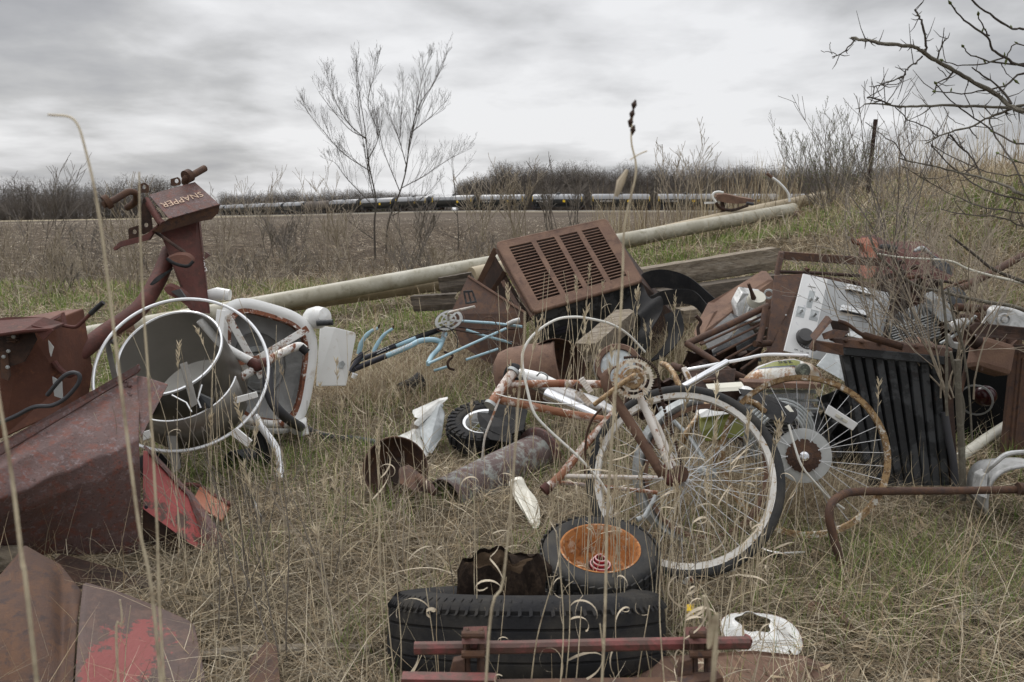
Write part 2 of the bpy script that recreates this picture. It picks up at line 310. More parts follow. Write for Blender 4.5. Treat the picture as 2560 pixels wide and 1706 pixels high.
# ---------------- setting: ground ----------------
def ground_mat():
    m = bpy.data.materials.new('ground'); m.use_nodes = True; t = m.node_tree; t.nodes.clear(); n = t.nodes.new; l = t.links.new
    out = n('ShaderNodeOutputMaterial'); p = n('ShaderNodeBsdfPrincipled'); l(p.outputs[0], out.inputs[0]); p.inputs['Roughness'].default_value = .95; p.inputs['Specular IOR Level'].default_value = .1
    g = n('ShaderNodeNewGeometry'); sp = n('ShaderNodeSeparateXYZ'); l(g.outputs['Position'], sp.inputs[0])
    def noise(s, st=None, d=8, seed=0, ro=.6):
        v = g.outputs['Position']
        if st: mp = n('ShaderNodeMapping'); mp.inputs['Scale'].default_value = st; mp.inputs['Location'].default_value = (seed, seed, 0); l(v, mp.inputs[0]); v = mp.outputs[0]
        x = n('ShaderNodeTexNoise'); x.inputs['Scale'].default_value = s; x.inputs['Detail'].default_value = d; x.inputs['Roughness'].default_value = ro; l(v, x.inputs['Vector']); return x.outputs[0]
    def rmp(f, *st):
        r = n('ShaderNodeValToRGB'); l(f, r.inputs[0]); e = r.color_ramp.elements
        e[0].position, e[0].color = st[0][0], (*st[0][1], 1); e[1].position, e[1].color = st[-1][0], (*st[-1][1], 1)
        for a, c in st[1:-1]: q = e.new(a); q.color = (*c, 1)
        return r.outputs[0]
    def mix(f, a, b):
        x = n('ShaderNodeMix'); x.data_type = 'RGBA'
        for s_, i in ((f, 0), (a, 6), (b, 7)):
            if isinstance(s_, (int, float)): x.inputs[i].default_value = s_
            else: l(s_, x.inputs[i])
        return x.outputs[2]
    def mr(f, a, b, c=0, d=1):
        x = n('ShaderNodeMapRange'); x.interpolation_type = 'SMOOTHSTEP'; l(f, x.inputs[0]); x.inputs[1].default_value = a; x.inputs[2].default_value = b; x.inputs[3].default_value = c; x.inputs[4].default_value = d; return x.outputs[0]
    def mm(op, a, b):
        x = n('ShaderNodeMath'); x.operation = op
        for i, s_ in enumerate((a, b)):
            if isinstance(s_, (int, float)): x.inputs[i].default_value = s_
            else: l(s_, x.inputs[i])
        return x.outputs[0]
    soil = rmp(noise(3.5, (.5, 1.6, 1)), (.38, (.035, .026, .018)), (.50, (.066, .049, .035)), (.58, (.11, .085, .06)), (.68, (.28, .23, .16)))
    soil2 = rmp(noise(.07, (.5, 3, 1)), (.42, (.068, .053, .04)), (.58, (.115, .092, .07)))
    far = mr(sp.outputs[1], 40, 110); soil = mix(far, soil, soil2)
    thatch = rmp(noise(28, None, 10, 0, .7), (.36, (.05, .036, .022)), (.5, (.13, .10, .062)), (.64, (.25, .20, .13)))
    green = rmp(noise(22, None, 8), (.4, (.05, .065, .018)), (.6, (.12, .145, .045)))
    gm = mm('MULTIPLY', mr(noise(.9, None, 5), .50, .60), mr(sp.outputs[1], 5, 9, .25, .85))
    turf = mix(gm, thatch, green)
    edge = mm('ADD', mm('SUBTRACT', sp.outputs[1], mm('MULTIPLY', mr(sp.outputs[0], -1, 7), 16)), mm('MULTIPLY', noise(.6), 3))
    f = mr(edge, 15.2, 17.0)
    margin = mm('MULTIPLY', mr(sp.outputs[1], 185, 192), 1)
    col = mix(f, turf, soil); dry = rmp(noise(.2), (.4, (.24, .20, .14)), (.6, (.30, .26, .18))); col = mix(margin, col, dry)
    l(col, p.inputs['Base Color'])
    b = n('ShaderNodeBump'); b.inputs['Strength'].default_value = .9; b.inputs['Distance'].default_value = .05; l(noise(9, None, 10, 0, .75), b.inputs['Height']); l(b.outputs[0], p.inputs['Normal'])
    return m
def axis_vals(*seg):
    o = []
    for a, b, k in seg: o += list(np.linspace(a, b, k, endpoint=False))
    return np.array(o + [seg[-1][1]])
gx = axis_vals((-900, -60, 24), (-60, -9, 34), (-9, 12, 190), (12, 60, 34), (60, 900, 24))
gy = axis_vals((-20, 0.5, 10), (0.5, 18, 200), (18, 60, 60), (60, 260, 50), (260, 1400, 20))
XX, YY = np.meshgrid(gx, gy); ZZ = gz(XX, YY)
rg = np.random.default_rng(5)
furr = np.where((YY > 19) & (YY < 90), rg.normal(0, .035, XX.shape), 0); ZZ = ZZ + furr * (1 - np.clip((XX - 3) / 3, 0, 1))
nx, ny = len(gx), len(gy)
idx = np.arange(nx * ny).reshape(ny, nx)
quads = np.stack([idx[:-1, :-1], idx[:-1, 1:], idx[1:, 1:], idx[1:, :-1]], -1).reshape(-1, 4)
def npmesh(name, verts, quads, material, tint=None, smooth=False, parent=None, off=None):
    me = bpy.data.meshes.new(name); verts = np.ascontiguousarray(verts, dtype=np.float32); k = quads.shape[1]
    me.vertices.add(len(verts)); me.vertices.foreach_set('co', verts.ravel())
    me.loops.add(quads.size); me.loops.foreach_set('vertex_index', np.ascontiguousarray(quads, dtype=np.int32).ravel())
    me.polygons.add(len(quads)); me.polygons.foreach_set('loop_start', np.arange(0, quads.size, k, dtype=np.int32)); me.polygons.foreach_set('loop_total', np.full(len(quads), k, dtype=np.int32))
    if smooth: me.polygons.foreach_set('use_smooth', np.ones(len(quads), dtype=bool))
    me.update(calc_edges=True)
    if tint is not None:
        a = me.color_attributes.new('tint', 'FLOAT_COLOR', 'POINT'); c = np.ones((len(verts), 4), dtype=np.float32); c[:, :3] = tint; a.data.foreach_set('color', c.ravel())
    me.materials.append(material); o = bpy.data.objects.new(name, me); link(o, parent); return o
o = npmesh('ground', np.stack([XX, YY, ZZ], -1).reshape(-1, 3), quads, ground_mat(), smooth=True); tag(o, kind='structure')
# ---------------- grass (stuff) ----------------
PAL = np.array([(.56, .47, .32), (.47, .38, .25), (.35, .27, .17), (.64, .56, .42), (.24, .175, .11), (.41, .34, .25)])
GPAL = np.array([(.16, .24, .05), (.20, .27, .07), (.11, .18, .04), (.27, .30, .10)])
def blades(name, x, y, length, width, elev, bend, col, rng, label, lift=0.0, seg=3, matn='grass'):
    n = len(x); az = rng.uniform(0, 2 * np.pi, n); z = gz(x, y) + lift
    base = np.stack([x, y, z], -1); pts = [base]; e = elev.copy(); p = base.copy(); a = az.copy()
    for i in range(seg):
        st = (length / seg)[:, None] * np.stack([np.cos(a) * np.cos(e), np.sin(a) * np.cos(e), np.sin(e)], -1)
        p = p + st; pts.append(p.copy()); e = e + bend / seg; a = a + rng.normal(0, .25, n)
    pts = np.stack(pts, 1)
    yaw = az + np.pi / 2 + rng.normal(0, .5, n); side = np.stack([np.cos(yaw), np.sin(yaw), rng.normal(0, .35, n)], -1)
    wd = width[:, None] * np.array([1, .95, .7, .15] if seg == 3 else np.linspace(1, .15, seg + 1))[None, :]
    low = gz(pts[..., 0], pts[..., 1]) + 0.002; pts[..., 2] = np.maximum(pts[..., 2], low)
    l_ = pts - side[:, None, :] * wd[..., None] / 2; r_ = pts + side[:, None, :] * wd[..., None] / 2
    vs = np.stack([l_, r_], 2).reshape(n, -1, 3); k = 2 * (seg + 1)
    q = np.array([[2 * i, 2 * i + 1, 2 * i + 3, 2 * i + 2] for i in range(seg)]); quads = (np.arange(n)[:, None, None] * k + q[None]).reshape(-1, 4)
    o = npmesh(name, vs.reshape(-1, 3), quads, K[matn], tint=np.repeat(col, k, 0)); return tag(o, label, None, None, 'stuff')
def fieldedge(x): return 13.6 + 16 * sst((x + 1) / 8)
def sample(n, y0, y1, rng, pw=1.0, margin=1.25):
    y = y0 * (y1 / y0) ** (rng.uniform(0, 1, n) ** pw)
    x = rng.uniform(-1, 1, n) * ((y + .25) * .643 * margin + .45)
    return x, y
EX = []
for pxs, r_ in (([(1500, 1400)], .2), ([(1010, 1690), (1320, 1700), (1640, 1690)], .12), ([(1320, 1540)], .30), ([(1100, 1310), (1250, 1240), (1350, 1190)], .11), ([(985, 1250)], .13), ([(1215, 1120)], .18), ([(420, 1110)], .2), ([(1300, 1330)], .05), ([(1905, 1625)], .10), ([(80, 1640), (200, 1640), (330, 1680), (440, 1690)], .17), ([(1700, 1700), (1900, 1700), (2050, 1706), (2150, 1720)], .08)):
    for a, b in pxs: g = ground(a, b); EX.append((g.x, g.y, r_))
def excl(x, y, rng):
    m = np.zeros(len(x), bool)
    for a, b, r_ in EX: m |= (x - a) ** 2 + (y - b) ** 2 < r_ * r_
    return m & (rng.uniform(0, 1, len(x)) > .12)
def vnoise(x, y, f, seed=0):
    return (np.sin(f * x + seed) * np.sin(f * 1.3 * y + seed * 2.1) + .6 * np.sin(2.3 * f * x + 1.7 * f * y + seed) + .4 * np.sin(4.1 * f * y - 3.3 * f * x + 2 * seed)) / 2
rng = np.random.default_rng(11)
n = 275000; x, y = sample(n, 1.25, 15, rng, .9); keep = (y < fieldedge(x)) & ~excl(x, y, rng); x, y = x[keep], y[keep]; n = len(x)
col = PAL[rng.integers(0, len(PAL), n)] * (.30 + .90 * rng.uniform(0, 1, (n, 1)) ** 1.5); dens = vnoise(x, y, 2.3)
col *= (0.9 + .22 * dens)[:, None]
ln = rng.uniform(.06, .26, n) * (1 + .2 * (rng.uniform(0, 1, n) > .85)); 
blades('matted_dry_grass', x, y, ln, np.maximum(.0022, .00075 * y) * rng.uniform(.6, 1.5, n), rng.uniform(-.05, .38, n) + .4 * (rng.uniform(0, 1, n) > .9), rng.uniform(-.8, .1, n), col, rng, 'tan dry grass lying flat and tangled over the ground', lift=rng.uniform(0, .035, n))
n = 130000; x, y = sample(n, 1.3, 15, rng, .6); g = vnoise(x, y, 1.4, 3) + .5 * vnoise(x, y, 5, 1) + .035 * y; keep = (g > rng.uniform(-.1, .9, n)) & (y < fieldedge(x)) & ~excl(x, y, rng); x, y = x[keep], y[keep]; n = len(x)
blades('green_grass', x, y, rng.uniform(.05, .15, n) * (1 + .03 * y), np.maximum(.002, .0008 * y), rng.uniform(.9, 1.5, n), rng.uniform(-.9, .2, n), GPAL[rng.integers(0, 4, n)] * rng.uniform(.8, 1.3, (n, 1)), rng, 'short fresh green grass coming up through the dead grass')
n = 9000; x, y = sample(n, 1.5, 14.5, rng, .8); keep = (y < fieldedge(x)) & ~excl(x, y, rng); x, y = x[keep], y[keep]; n = len(x)
blades('loose_dry_stems', x, y, rng.uniform(.15, .42, n), np.maximum(.0018, .0006 * y) * rng.uniform(.7, 1.4, n), rng.uniform(.3, 1.45, n), rng.uniform(-1.1, .2, n), PAL[rng.integers(0, 4, n)] * rng.uniform(.8, 1.2, (n, 1)), rng, 'thin dry grass stems leaning every way among the junk')
# tufts of longer dead grass: by the wheels, behind the pile and on the berm
cl = [(1.12, 3.35, .22, 4200, .34), (.75, 3.2, .2, 1200, .25), (-.1, 6.3, .5, 1500, .35), (1.1, 5.6, .5, 2200, .35), (-1.0, 5.4, .35, 2200, .28), (1.6, 6.2, .5, 1500, .4), (-.75, 5.2, .2, 900, .25), (-.8, 5.9, .45, 1800, .22), (-1.1, 5.6, .3, 1200, .2), (4.3, 8, 1.3, 4000, .3), (7, 12, 2.0, 6000, .5), (3.5, 6.8, .8, 2500, .4), (-3.8, 12.3, 2.2, 2500, .28), (-1.5, 12.6, 2, 2500, .28)]
xs, ys, ls = [], [], []
for a, b, s_, k, l_ in cl: xs.append(rng.normal(a, s_, k)); ys.append(rng.normal(b, s_ * .7, k)); ls.append(rng.uniform(.5, 1.2, k) * l_)
x = np.concatenate(xs); y = np.concatenate(ys); ln = np.concatenate(ls); n = len(x)
blades('tufted_dead_grass', x, y, ln, np.maximum(.0017, .0006 * y) * rng.uniform(.6, 1.3, n), rng.uniform(.5, 1.3, n), rng.uniform(-1.6, -.2, n), PAL[rng.integers(0, 6, n)] * rng.uniform(.7, 1.05, (n, 1)), rng, 'long dead grass in drooping tufts between the scrap')
n = 3600; y = rng.uniform(12.5, 19, n); x = rng.uniform(-13, 3.5, n); keep = (vnoise(x, y, .9, 2) > rng.uniform(-.7, .6, n)); x, y = x[keep], y[keep]; n = len(x)
blades('field_edge_weeds', x, y, rng.uniform(.2, .75, n), rng.uniform(.006, .012, n), rng.uniform(.6, 1.5, n), rng.uniform(-1.0, .2, n), PAL[rng.integers(0, 6, n)] * .5 * rng.uniform(.6, 1.15, (n, 1)), rng, 'tangled dead weeds along the near edge of the ploughed field')
# tall dry weeds along the far edge
n = 1500; px = np.concatenate([rng.uniform(1480, 1990, 900), rng.uniform(2050, 2750, 600)]); y = np.concatenate([rng.uniform(12.5, 17, 900), rng.uniform(12, 19, 600)]); x = (px - 1280) / F * y
blades('tall_dry_weeds', x, y, rng.uniform(.4, 1.25, n), rng.uniform(.007, .013, n), rng.uniform(1.2, 1.57, n), rng.uniform(-.5, .1, n), PAL[rng.integers(0, 6, n)] * .85 * rng.uniform(.7, 1.1, (n, 1)), rng, 'tall dry weeds standing along the edge of the field')
n = 52000; x, y = sample(n, 14, 130, rng, .9, 1.15); keep = y > fieldedge(x) - .5; x, y = x[keep], y[keep]; n = len(x)
blades('corn_stubble', x, y, rng.uniform(.04, .22, n), np.maximum(.012, .00075 * y) * rng.uniform(.5, 1.6, n), rng.uniform(-.1, .5, n), rng.uniform(-.4, .4, n), np.array([(.50, .43, .33)]) * rng.uniform(.35, 1.2, (n, 1)), rng, 'pale broken corn stubble strewn over the ploughed field', seg=1)
# leaf litter, lower right
n = 900; x = rng.uniform(.2, 2.6, n); y = rng.uniform(1.6, 4, n)
blades('leaf_litter', x, y, rng.uniform(.03, .08, n), rng.uniform(.008, .02, n), rng.uniform(0, .7, n), rng.uniform(-1.5, 1.5, n), np.array([(.42, .33, .22)]) * rng.uniform(.5, 1.3, (n, 1)), rng, 'curled brown leaves scattered in the grass', lift=.03)
# ---------------- woods ----------------
def tree_mesh(rng, h, wide, twigs):
    tr = []
    def seg(a, b, w0, w1):
        d = b - a; s = np.cross(d, [0, 1, 0]); s = s / (np.linalg.norm(s) + 1e-9); t = np.cross(d, s); t = t / (np.linalg.norm(t) + 1e-9)
        tr.append([a - s * w0, a + s * w0, b + s * w1, b - s * w1]); tr.append([a - t * w0, a + t * w0, b + t * w1, b - t * w1])
    top = np.array([rng.normal(0, .4), rng.normal(0, .4), h * .8]); seg(np.zeros(3), top, .2, .04); R_ = h * rng.uniform(.24, .34) * wide; cz = h * .56; rz = h * .44
    for i in range(26):
        f = rng.uniform(.12, .9); a = top * f; an = rng.uniform(0, 6.28); zt = rng.uniform(-.6, .9); rr = R_ * math.sqrt(1 - zt * zt) * .85
        b = np.array([np.cos(an) * rr, np.sin(an) * rr, max(a[2] + .3, cz + zt * rz)]); seg(a, b, .07, .025)
    for i in range(twigs):
        zt = rng.uniform(-1, 1); an = rng.uniform(0, 6.28); q = rng.uniform(.35, 1.0) ** .6; rr = R_ * math.sqrt(max(0, 1 - zt * zt)) * q; p = np.array([np.cos(an) * rr, np.sin(an) * rr, cz + zt * rz * q])
        d = np.array([np.cos(an), np.sin(an), .0]) * .6 + rng.normal(0, .5, 3); d[2] += .55; d = d / np.linalg.norm(d) * rng.uniform(.5, 1.4); s = np.cross(rng.normal(0, 1, 3), d); s = s / np.linalg.norm(s); wv = rng.uniform(.02, .045)
        tr.append([p - s * wv, p + s * wv, p + d + s * .01, p + d - s * .01])
    for i in range(twigs // 7):
        an = rng.uniform(0, 6.28); rr = rng.uniform(0, 2.2); p = np.array([np.cos(an) * rr, np.sin(an) * rr, rng.uniform(0, 2.5)]); d = rng.normal(0, .5, 3); d[2] = rng.uniform(.5, 1.6); s = np.cross(rng.normal(0, 1, 3), d); s = s / np.linalg.norm(s) * .06; tr.append([p - s, p + s, p + d + s * .3, p + d - s * .3])
    return np.array(tr)
rngw = np.random.default_rng(3)
protos = [tree_mesh(rngw, 15, 1.0, 900) for _ in range(6)]
def wood(name, label, spec, rows, rng, material):
    vs = []
    for x0p, x1p, Y0, Y1, step, hs, jit in spec:
        for r_ in range(rows):
            px = x0p + rng.uniform(0, step)
            while px < x1p:
                f = (px - x0p) / (x1p - x0p); Y = Y0 + (Y1 - Y0) * f + r_ * 14 + rng.uniform(-5, 5)
                X = (px - 1280) / F * Y; h = (hs[0] + (hs[1] - hs[0]) * f) / 15 * rng.uniform(1 - jit, 1 + jit * .7)
                P = protos[rng.integers(len(protos))]; a = rng.uniform(0, 6.28); c, s = np.cos(a), np.sin(a)
                Q = P @ np.array([[c, s, 0], [-s, c, 0], [0, 0, 1]]) * np.array([h, h, h]); Q = Q + np.array([X, Y, gzf(X, Y) - .3]); vs.append(Q)
                px += step * rng.uniform(.5, 1.5)
    vs = np.concatenate(vs); o = npmesh(name, vs.reshape(-1, 3), np.arange(len(vs) * 4).reshape(-1, 4), material); return tag(o, label, None, None, 'stuff')
wood('woodland', 'bare grey brown wood on the left beyond the ploughed field', [(-160, 480, 250, 262, 16, (12.8, 12.6), .24), (-160, 480, 245, 255, 9, (7.5, 7.5), .25), (480, 545, 262, 262, 14, (9, 5), .1)], 2, rngw, K['wood_far'])
wood('woodland', 'bare wood far behind the receding end of the train', [(566, 900, 440, 420, 8, (13, 12.5), .18), (900, 1130, 420, 400, 7, (13, 8), .1), (560, 1130, 430, 390, 5, (9, 6), .2)], 2, rngw, K['wood_far'])
wood('woodland', 'tall bare wood rising right behind the tank cars', [(1150, 1240, 300, 300, 14, (12, 15), .1), (1240, 2800, 300, 310, 13, (16.5, 16.5), .24), (1150, 2800, 290, 300, 8, (9, 9.5), .25)], 4, rngw, K['wood_far'])
# a few cedars before the far wood
for i, (px, Y, h) in enumerate([(1000 - 60, 380, 4.5), (968, 378, 5), (1098, 360, 5), (895, 385, 4), (760, 395, 5), (1205, 285, 4.5)]):
    X = (px - 1280) / F * Y; z = gzf(X, Y); m = MB(); k = 260
    for j in range(k):
        f = random.Random(i * 999 + j); t = f.random(); a = f.random() * 6.28; rr = (1 - t) * h * .55 * math.sqrt(f.random()) + .1; p = V((X + rr * math.cos(a), Y + rr * math.sin(a), z + t * h))
        d = V((math.cos(a), math.sin(a), .5)) * f.uniform(.3, .7); s_ = V((-math.sin(a), math.cos(a), f.uniform(-.5, .5))) * .14; m.add([p - s_, p + s_, p + d + s_ * .3, p + d - s_ * .3], [(0, 1, 2, 3)])
    cr = thing('cedar_tree', None, 'tree', (X, Y, z), 'small green cedars before the far wood'); tag(cr, ['small dark green cedar in front of the far bare wood'][0])
    part(m, 'crown', K['cedar'], cr, smooth=False); part(MB().tube([V((X, Y, z - .2)), V((X, Y, z + h * .8))], [.12, .03], 5), 'trunk', K['wood_far'], cr)
# ---------------- railway and train ----------------
bnd = [546, 577, 605, 635, 675, 721, 773, 832, 909, 997, 1083, 1196, 1323, 1466, 1628, 1786, 1944, 2102]
LEN = 15.6; pos = {}
pos[14] = V(((1628 - 1280) / F * 210, 210, 0))
for i in range(15, 18): pos[i] = V(((bnd[i] - 1280) / F * 209, 209, 0))
for i in range(13, -1, -1):
    u = (bnd[i] - 1280) / F; q = pos[i + 1]; best = None
    for k in range(0, 400):
        Y = q.y + k * .05; p = V((u * Y, Y, 0)); d = (p - q).length
        if d >= LEN: best = p; break
    pos[i] = best or V((u * (q.y + 12), q.y + 12, 0))
pts = [pos[i] for i in range(18)]
pts = [pts[0] + (pts[0] - pts[1]) * 3] + pts + [V((pts[-1].x + 90, 209, 0))]
for p in pts: p.z = gzf(p.x, p.y)
bed = MB()
ws = [V((0, 1, 0))] * len(pts)
for a, b, z in ((-2.6, 2.6, .32),):
    vs = []
    for p in pts: vs += [p + V((0, -4.2, -.1)), p + V((0, -2.4, .35)), p + V((0, 2.4, .35)), p + V((0, 4.2, -.1))]
    bed.add(vs, [(4 * i + k, 4 * i + k + 1, 4 * i + k + 5, 4 * i + k + 4) for i in range(len(pts) - 1) for k in range(3)])
tag(part(bed, 'railway_embankment', mat('ballast', (.20, .18, .15), bump=.5, bscale=3), None, off=(0, 0, 0)), kind='structure')
for s_ in (-.72, .72):
    rl = solo(MB().tube([p + V((0, s_, .48)) for p in pts], .07, 4), 'rail', K['rustdark'], 'steel rail on the near side of the track' if s_ < 0 else 'steel rail on the far side of the track', 'rail')
LET = ['GATX 202528', 'GATX 209076', 'GATX 202540', 'GATX 205117']
def tankcar(i, a, b):
    c = (a + b) / 2; d = (b - a); Lc = d.length - 1.5; d.normalize(); s = V((d.y, -d.x, 0)) if True else None
    if s.y > 0: s = -s          # s points to the camera side
    z = c.z + .5; old = (i == 6)
    where = ['at the far left end of the train'] * 3
    nm = {6: 'old matt dark grey tank car with ribs, shorter than its neighbours', 12: 'long black tank car with sky sheen painted on top, left of the tall seed head, yellow placard', 13: 'black tank car with sky sheen painted on top, crossed by the tall seed head stalk', 14: 'tank car with sky sheen painted on top, left of the rusty cultivator blade', 15: 'tank car behind the rusty blade and the curved white rod', 16: 'tank car behind the budding bush at the right end'}
    lab = nm.get(i, 'black tank car with sky sheen painted on top, car %s' % ['at the far left tip of the train', 'second from the far left tip', 'third from the far left tip', 'fourth from the far left tip', 'two left of the matt old car', 'just left of the matt old car', '', 'just right of the matt old car', 'second right of the matt old car', 'behind the left stem of the twin tree', 'behind the right stem of the twin tree', 'behind the lone sapling'][i] if i < 12 else 'x')
    t = thing('tank_car', lab, 'tank car', (c.x, c.y, z), 'tank cars in the train')
    r = 1.5; hz = z + 1.0 + r; n = 24; o = c.copy(); o.z = hz
    prof = [(0.01, -Lc / 2), (r * .6, -Lc / 2 + .12), (r * .9, -Lc / 2 + .4), (r, -Lc / 2 + .8), (r, Lc / 2 - .8), (r * .9, Lc / 2 - .4), (r * .6, Lc / 2 - .12), (0.01, Lc / 2)]
    rf = V((0, 0, 1)); side_sign = 1 if d.cross(rf).dot(s) > 0 else -1
    m = MB().lathe(o, d, prof, n, 0, math.pi * 2, ref=rf)
    part(m, 'tank', K['tankblack'] if not old else K['wood_far'], t)
    if not old:
        m = MB().lathe(o, d, [(r * .93, -Lc / 2 + .35), (r + .012, -Lc / 2 + .82), (r + .012, Lc / 2 - .82), (r * .93, Lc / 2 - .35)], 14, -1.45, 1.45, ref=rf); part(m, 'sky_sheen_shell', K['tanksheen'], t)  # pale shell over the black tank paints the sky's reflection on top
    dm = o + V((0, 0, r - .1)); m = MB().lathe(dm, (0, 0, 1), [(.6, 0), (.6, .38), (.3, .5), (.01, .5)], 12); part(m, 'dome', K['tankblack'], t)
    m = MB().box(o + V((0, 0, -r - .12)), d * (Lc / 2 + .2), s * .35, V((0, 0, .16))); m.box(o + V((0, 0, -r + .18)) - d * (Lc / 2 - 1.4), d * .25, s * 1.25, V((0, 0, .3))); m.box(o + V((0, 0, -r + .18)) + d * (Lc / 2 - 1.4), d * .25, s * 1.25, V((0, 0, .3))); part(m, 'underframe', K['tankblack'], t, smooth=False)
    for e_ in (-1, 1):
        bc = o + d * e_ * (Lc / 2 - 1.7); bc.z = z + .45; m = MB().box(bc + s * 1.0, d * 1.15, s * .08, V((0, 0, .16))); m.box(bc - s * 1.0, d * 1.15, s * .08, V((0, 0, .16)))
        bo = part(m, 'bogie', K['tankblack'], t, smooth=False)
        for w_ in (-.85, .85):
            mw = MB().lathe(bc + d * w_ + V((0, 0, -.02)) - s * .85, s, [(0.01, 0), (.45, 0), (.45, .12), (.1, .14), (.1, 1.56), (.45, 1.58), (.45, 1.7), (0.01, 1.7)], 14); part(mw, 'wheel', K['rustdark'], bo)
    m = MB()
    for u_ in (-.3, .3): m.tube([o + s * (r + .12) + d * u_ + V((0, 0, -r)), o + s * (r + .05) + d * u_ + V((0, 0, .6)), o + s * .6 + d * u_ + V((0, 0, r + .1))], .035, 4)
    part(m, 'ladder', K['tankblack'], t)
    if i >= 8:
        for u_ in (-Lc / 2 + .5, Lc / 2 - .5): part(MB().box(o + d * u_ * side_sign * 1 + s * (r + .04) + V((0, 0, .3)), d * .06, s * .03, V((0, 0, .65))), 'yellow_mark', K['yellow'], t, smooth=False)
        part(MB().box(o + d * (1.9 * side_sign) + s * (r + .03) * .985 + V((0, 0, -.3)), d * .32, s * .03, V((0, 0, .3))), 'placard', K['yellow'], t, smooth=False)
    if i >= 11:
        q = QP(o + s * (r + .02) + V((0, 0, -.35)), o + s * (r + .02) + V((0, 0, -.35)) + (d if d.x > 0 else -d), o + s * (r + .02) + V((0, 0, .65)))
        text(LET[i % 4], q, -3.9, 0, .55, 0, K['letterw'], t, h=.05)
for i in range(17): tankcar(i, pts[i + 1], pts[i + 2])
# ---------------- bare trees and brush ----------------
def grow(m, rng, p, d, l_, r_, depth, segs=4, kids=3, spread=.55, up=.12, n=4, taper=.75, minr=.0012, buds=None, klen=(.45, .75), start=.25):
    pts = [p.copy()]; rs = [r_]; dd = d.normalized()
    for i in range(segs):
        dd = (dd + V((rng.gauss(0, .10), rng.gauss(0, .10), rng.gauss(0, .08) + up * .3))).normalized(); pts.append(pts[-1] + dd * l_ / segs); rs.append(max(minr, r_ * (1 - (i + 1) / segs * taper)))
    m.tube(pts, rs, n if depth > 1 else 3, caps=False)
    if buds is not None and depth <= 1:
        for q in pts[1:]:
            if rng.random() < .45:
                s_ = V((rng.gauss(0, 1), rng.gauss(0, 1), rng.gauss(0, 1))).normalized() * buds[1]; u = V((rng.gauss(0, 1), rng.gauss(0, 1), 1)).normalized() * buds[1] * 1.3; buds[0].add([q - s_ * .5, q + u * .5 - s_.cross(u).normalized() * buds[1] * .3, q + s_ * .5 + u, q + u * .5 + s_.cross(u).normalized() * buds[1] * .3], [(0, 1, 2, 3)])
    if depth <= 0: return
    k = kids if isinstance(kids, int) else kids[min(depth, len(kids) - 1)]
    for j in range(k):
        f = start + (1 - start) * (j + rng.random()) / k; ii = min(segs - 1, int(f * segs)); q = pts[ii].lerp(pts[ii + 1], f * segs - ii)
        t = (pts[ii + 1] - pts[ii]).normalized(); a = rng.uniform(0, 6.283); o1 = t.orthogonal().normalized(); o2 = t.cross(o1); sd = o1 * math.cos(a) + o2 * math.sin(a)
        nd_ = t * (1 - spread * .4) + sd * spread * rng.uniform(.7, 1.3) + V((0, 0, up)); grow(m, rng, q, nd_, l_ * rng.uniform(*klen) * (1.15 - f * .5), max(minr, rs[ii] * .55), depth - 1, max(2, segs - 1), kids, spread, up, n, taper, minr, buds, klen, start)
def trunk_path(m, rng, path, r0, r1, kids, klen, depth, spread=.6, up=.25, start=.25, minr=.0015, buds=None, n=6, kk=3):
    pts = spl(path, 5); k = len(pts); rs = [r0 + (r1 - r0) * (i / (k - 1)) ** .8 for i in range(k)]; m.tube(pts, rs, n)
    for j in range(kids):
        f = start + (1 - start) * (j + rng.random() * .8) / kids; i = min(k - 2, int(f * (k - 1))); t = (pts[i + 1] - pts[i]).normalized(); a = rng.uniform(0, 6.283); o1 = t.orthogonal().normalized(); o2 = t.cross(o1)
        sd = o1 * math.cos(a) + o2 * math.sin(a); sd.y *= .7; grow(m, rng, pts[i], t * (1 - spread * .4) + sd * spread + V((0, 0, up)), klen * rng.uniform(.6, 1.15) * (1.25 - f * .8), max(minr, rs[i] * .45), depth, 4, kk, spread * .9, up * .6, 4, .8, minr, buds, (.4, .7))
rt = random.Random(7)
D = 12.0
def tp(px, py, Y=D): return at(px, py, Y)
base = ground(938, 652); D1 = base.y
t = thing('bare_tree', 'leafless young tree, left stem of the pair standing past the long pipes', 'tree', base)
trk = MB(); cr = MB()
trunk_path(trk, rt, [base + V((0, 0, -.1)), tp(936, 560, D1), tp(940, 500, D1), tp(922, 410, D1), tp(912, 320, D1), tp(898, 230, D1), tp(890, 130, D1)], .030, .005, 0, 0, 0); part(trk, 'trunk', K['barkdark'], t)
for pth, k in (([(936, 500), (915, 400), (895, 250), (890, 135)], 20), ([(928, 430), (860, 385), (810, 330), (770, 280), (760, 255)], 12), ([(916, 350), (865, 300), (830, 230), (815, 175)], 12), ([(920, 400), (945, 340), (920, 260), (935, 190), (948, 135)], 14), ([(938, 520), (870, 450), (840, 410), (822, 400)], 8), ([(915, 345), (870, 320), (800, 235), (810, 235)], 5), ([(936, 600), (880, 560), (840, 520)], 6)):
    trunk_path(cr, rt, [tp(a, b, D1 + rt.uniform(-.25, .25) * i) for i, (a, b) in enumerate(pth)], .013, .003, int(k * 2.2), .80, 2, .42, .38, .10, .0019)
part(cr, 'crown', K['barkdark'], t)
base = ground(965, 636); D1 = base.y
t = thing('bare_tree', 'leafless young tree, right stem of the pair standing past the long pipes', 'tree', base)
trk = MB(); cr = MB()
trunk_path(trk, rt, [base + V((0, 0, -.1)), tp(970, 560, D1), tp(1000, 480, D1), tp(1016, 420, D1), tp(1026, 340, D1), tp(1050, 260, D1), tp(1090, 200, D1), tp(1125, 118, D1)], .032, .004, 0, 0, 0); part(trk, 'trunk', K['barkdark'], t)
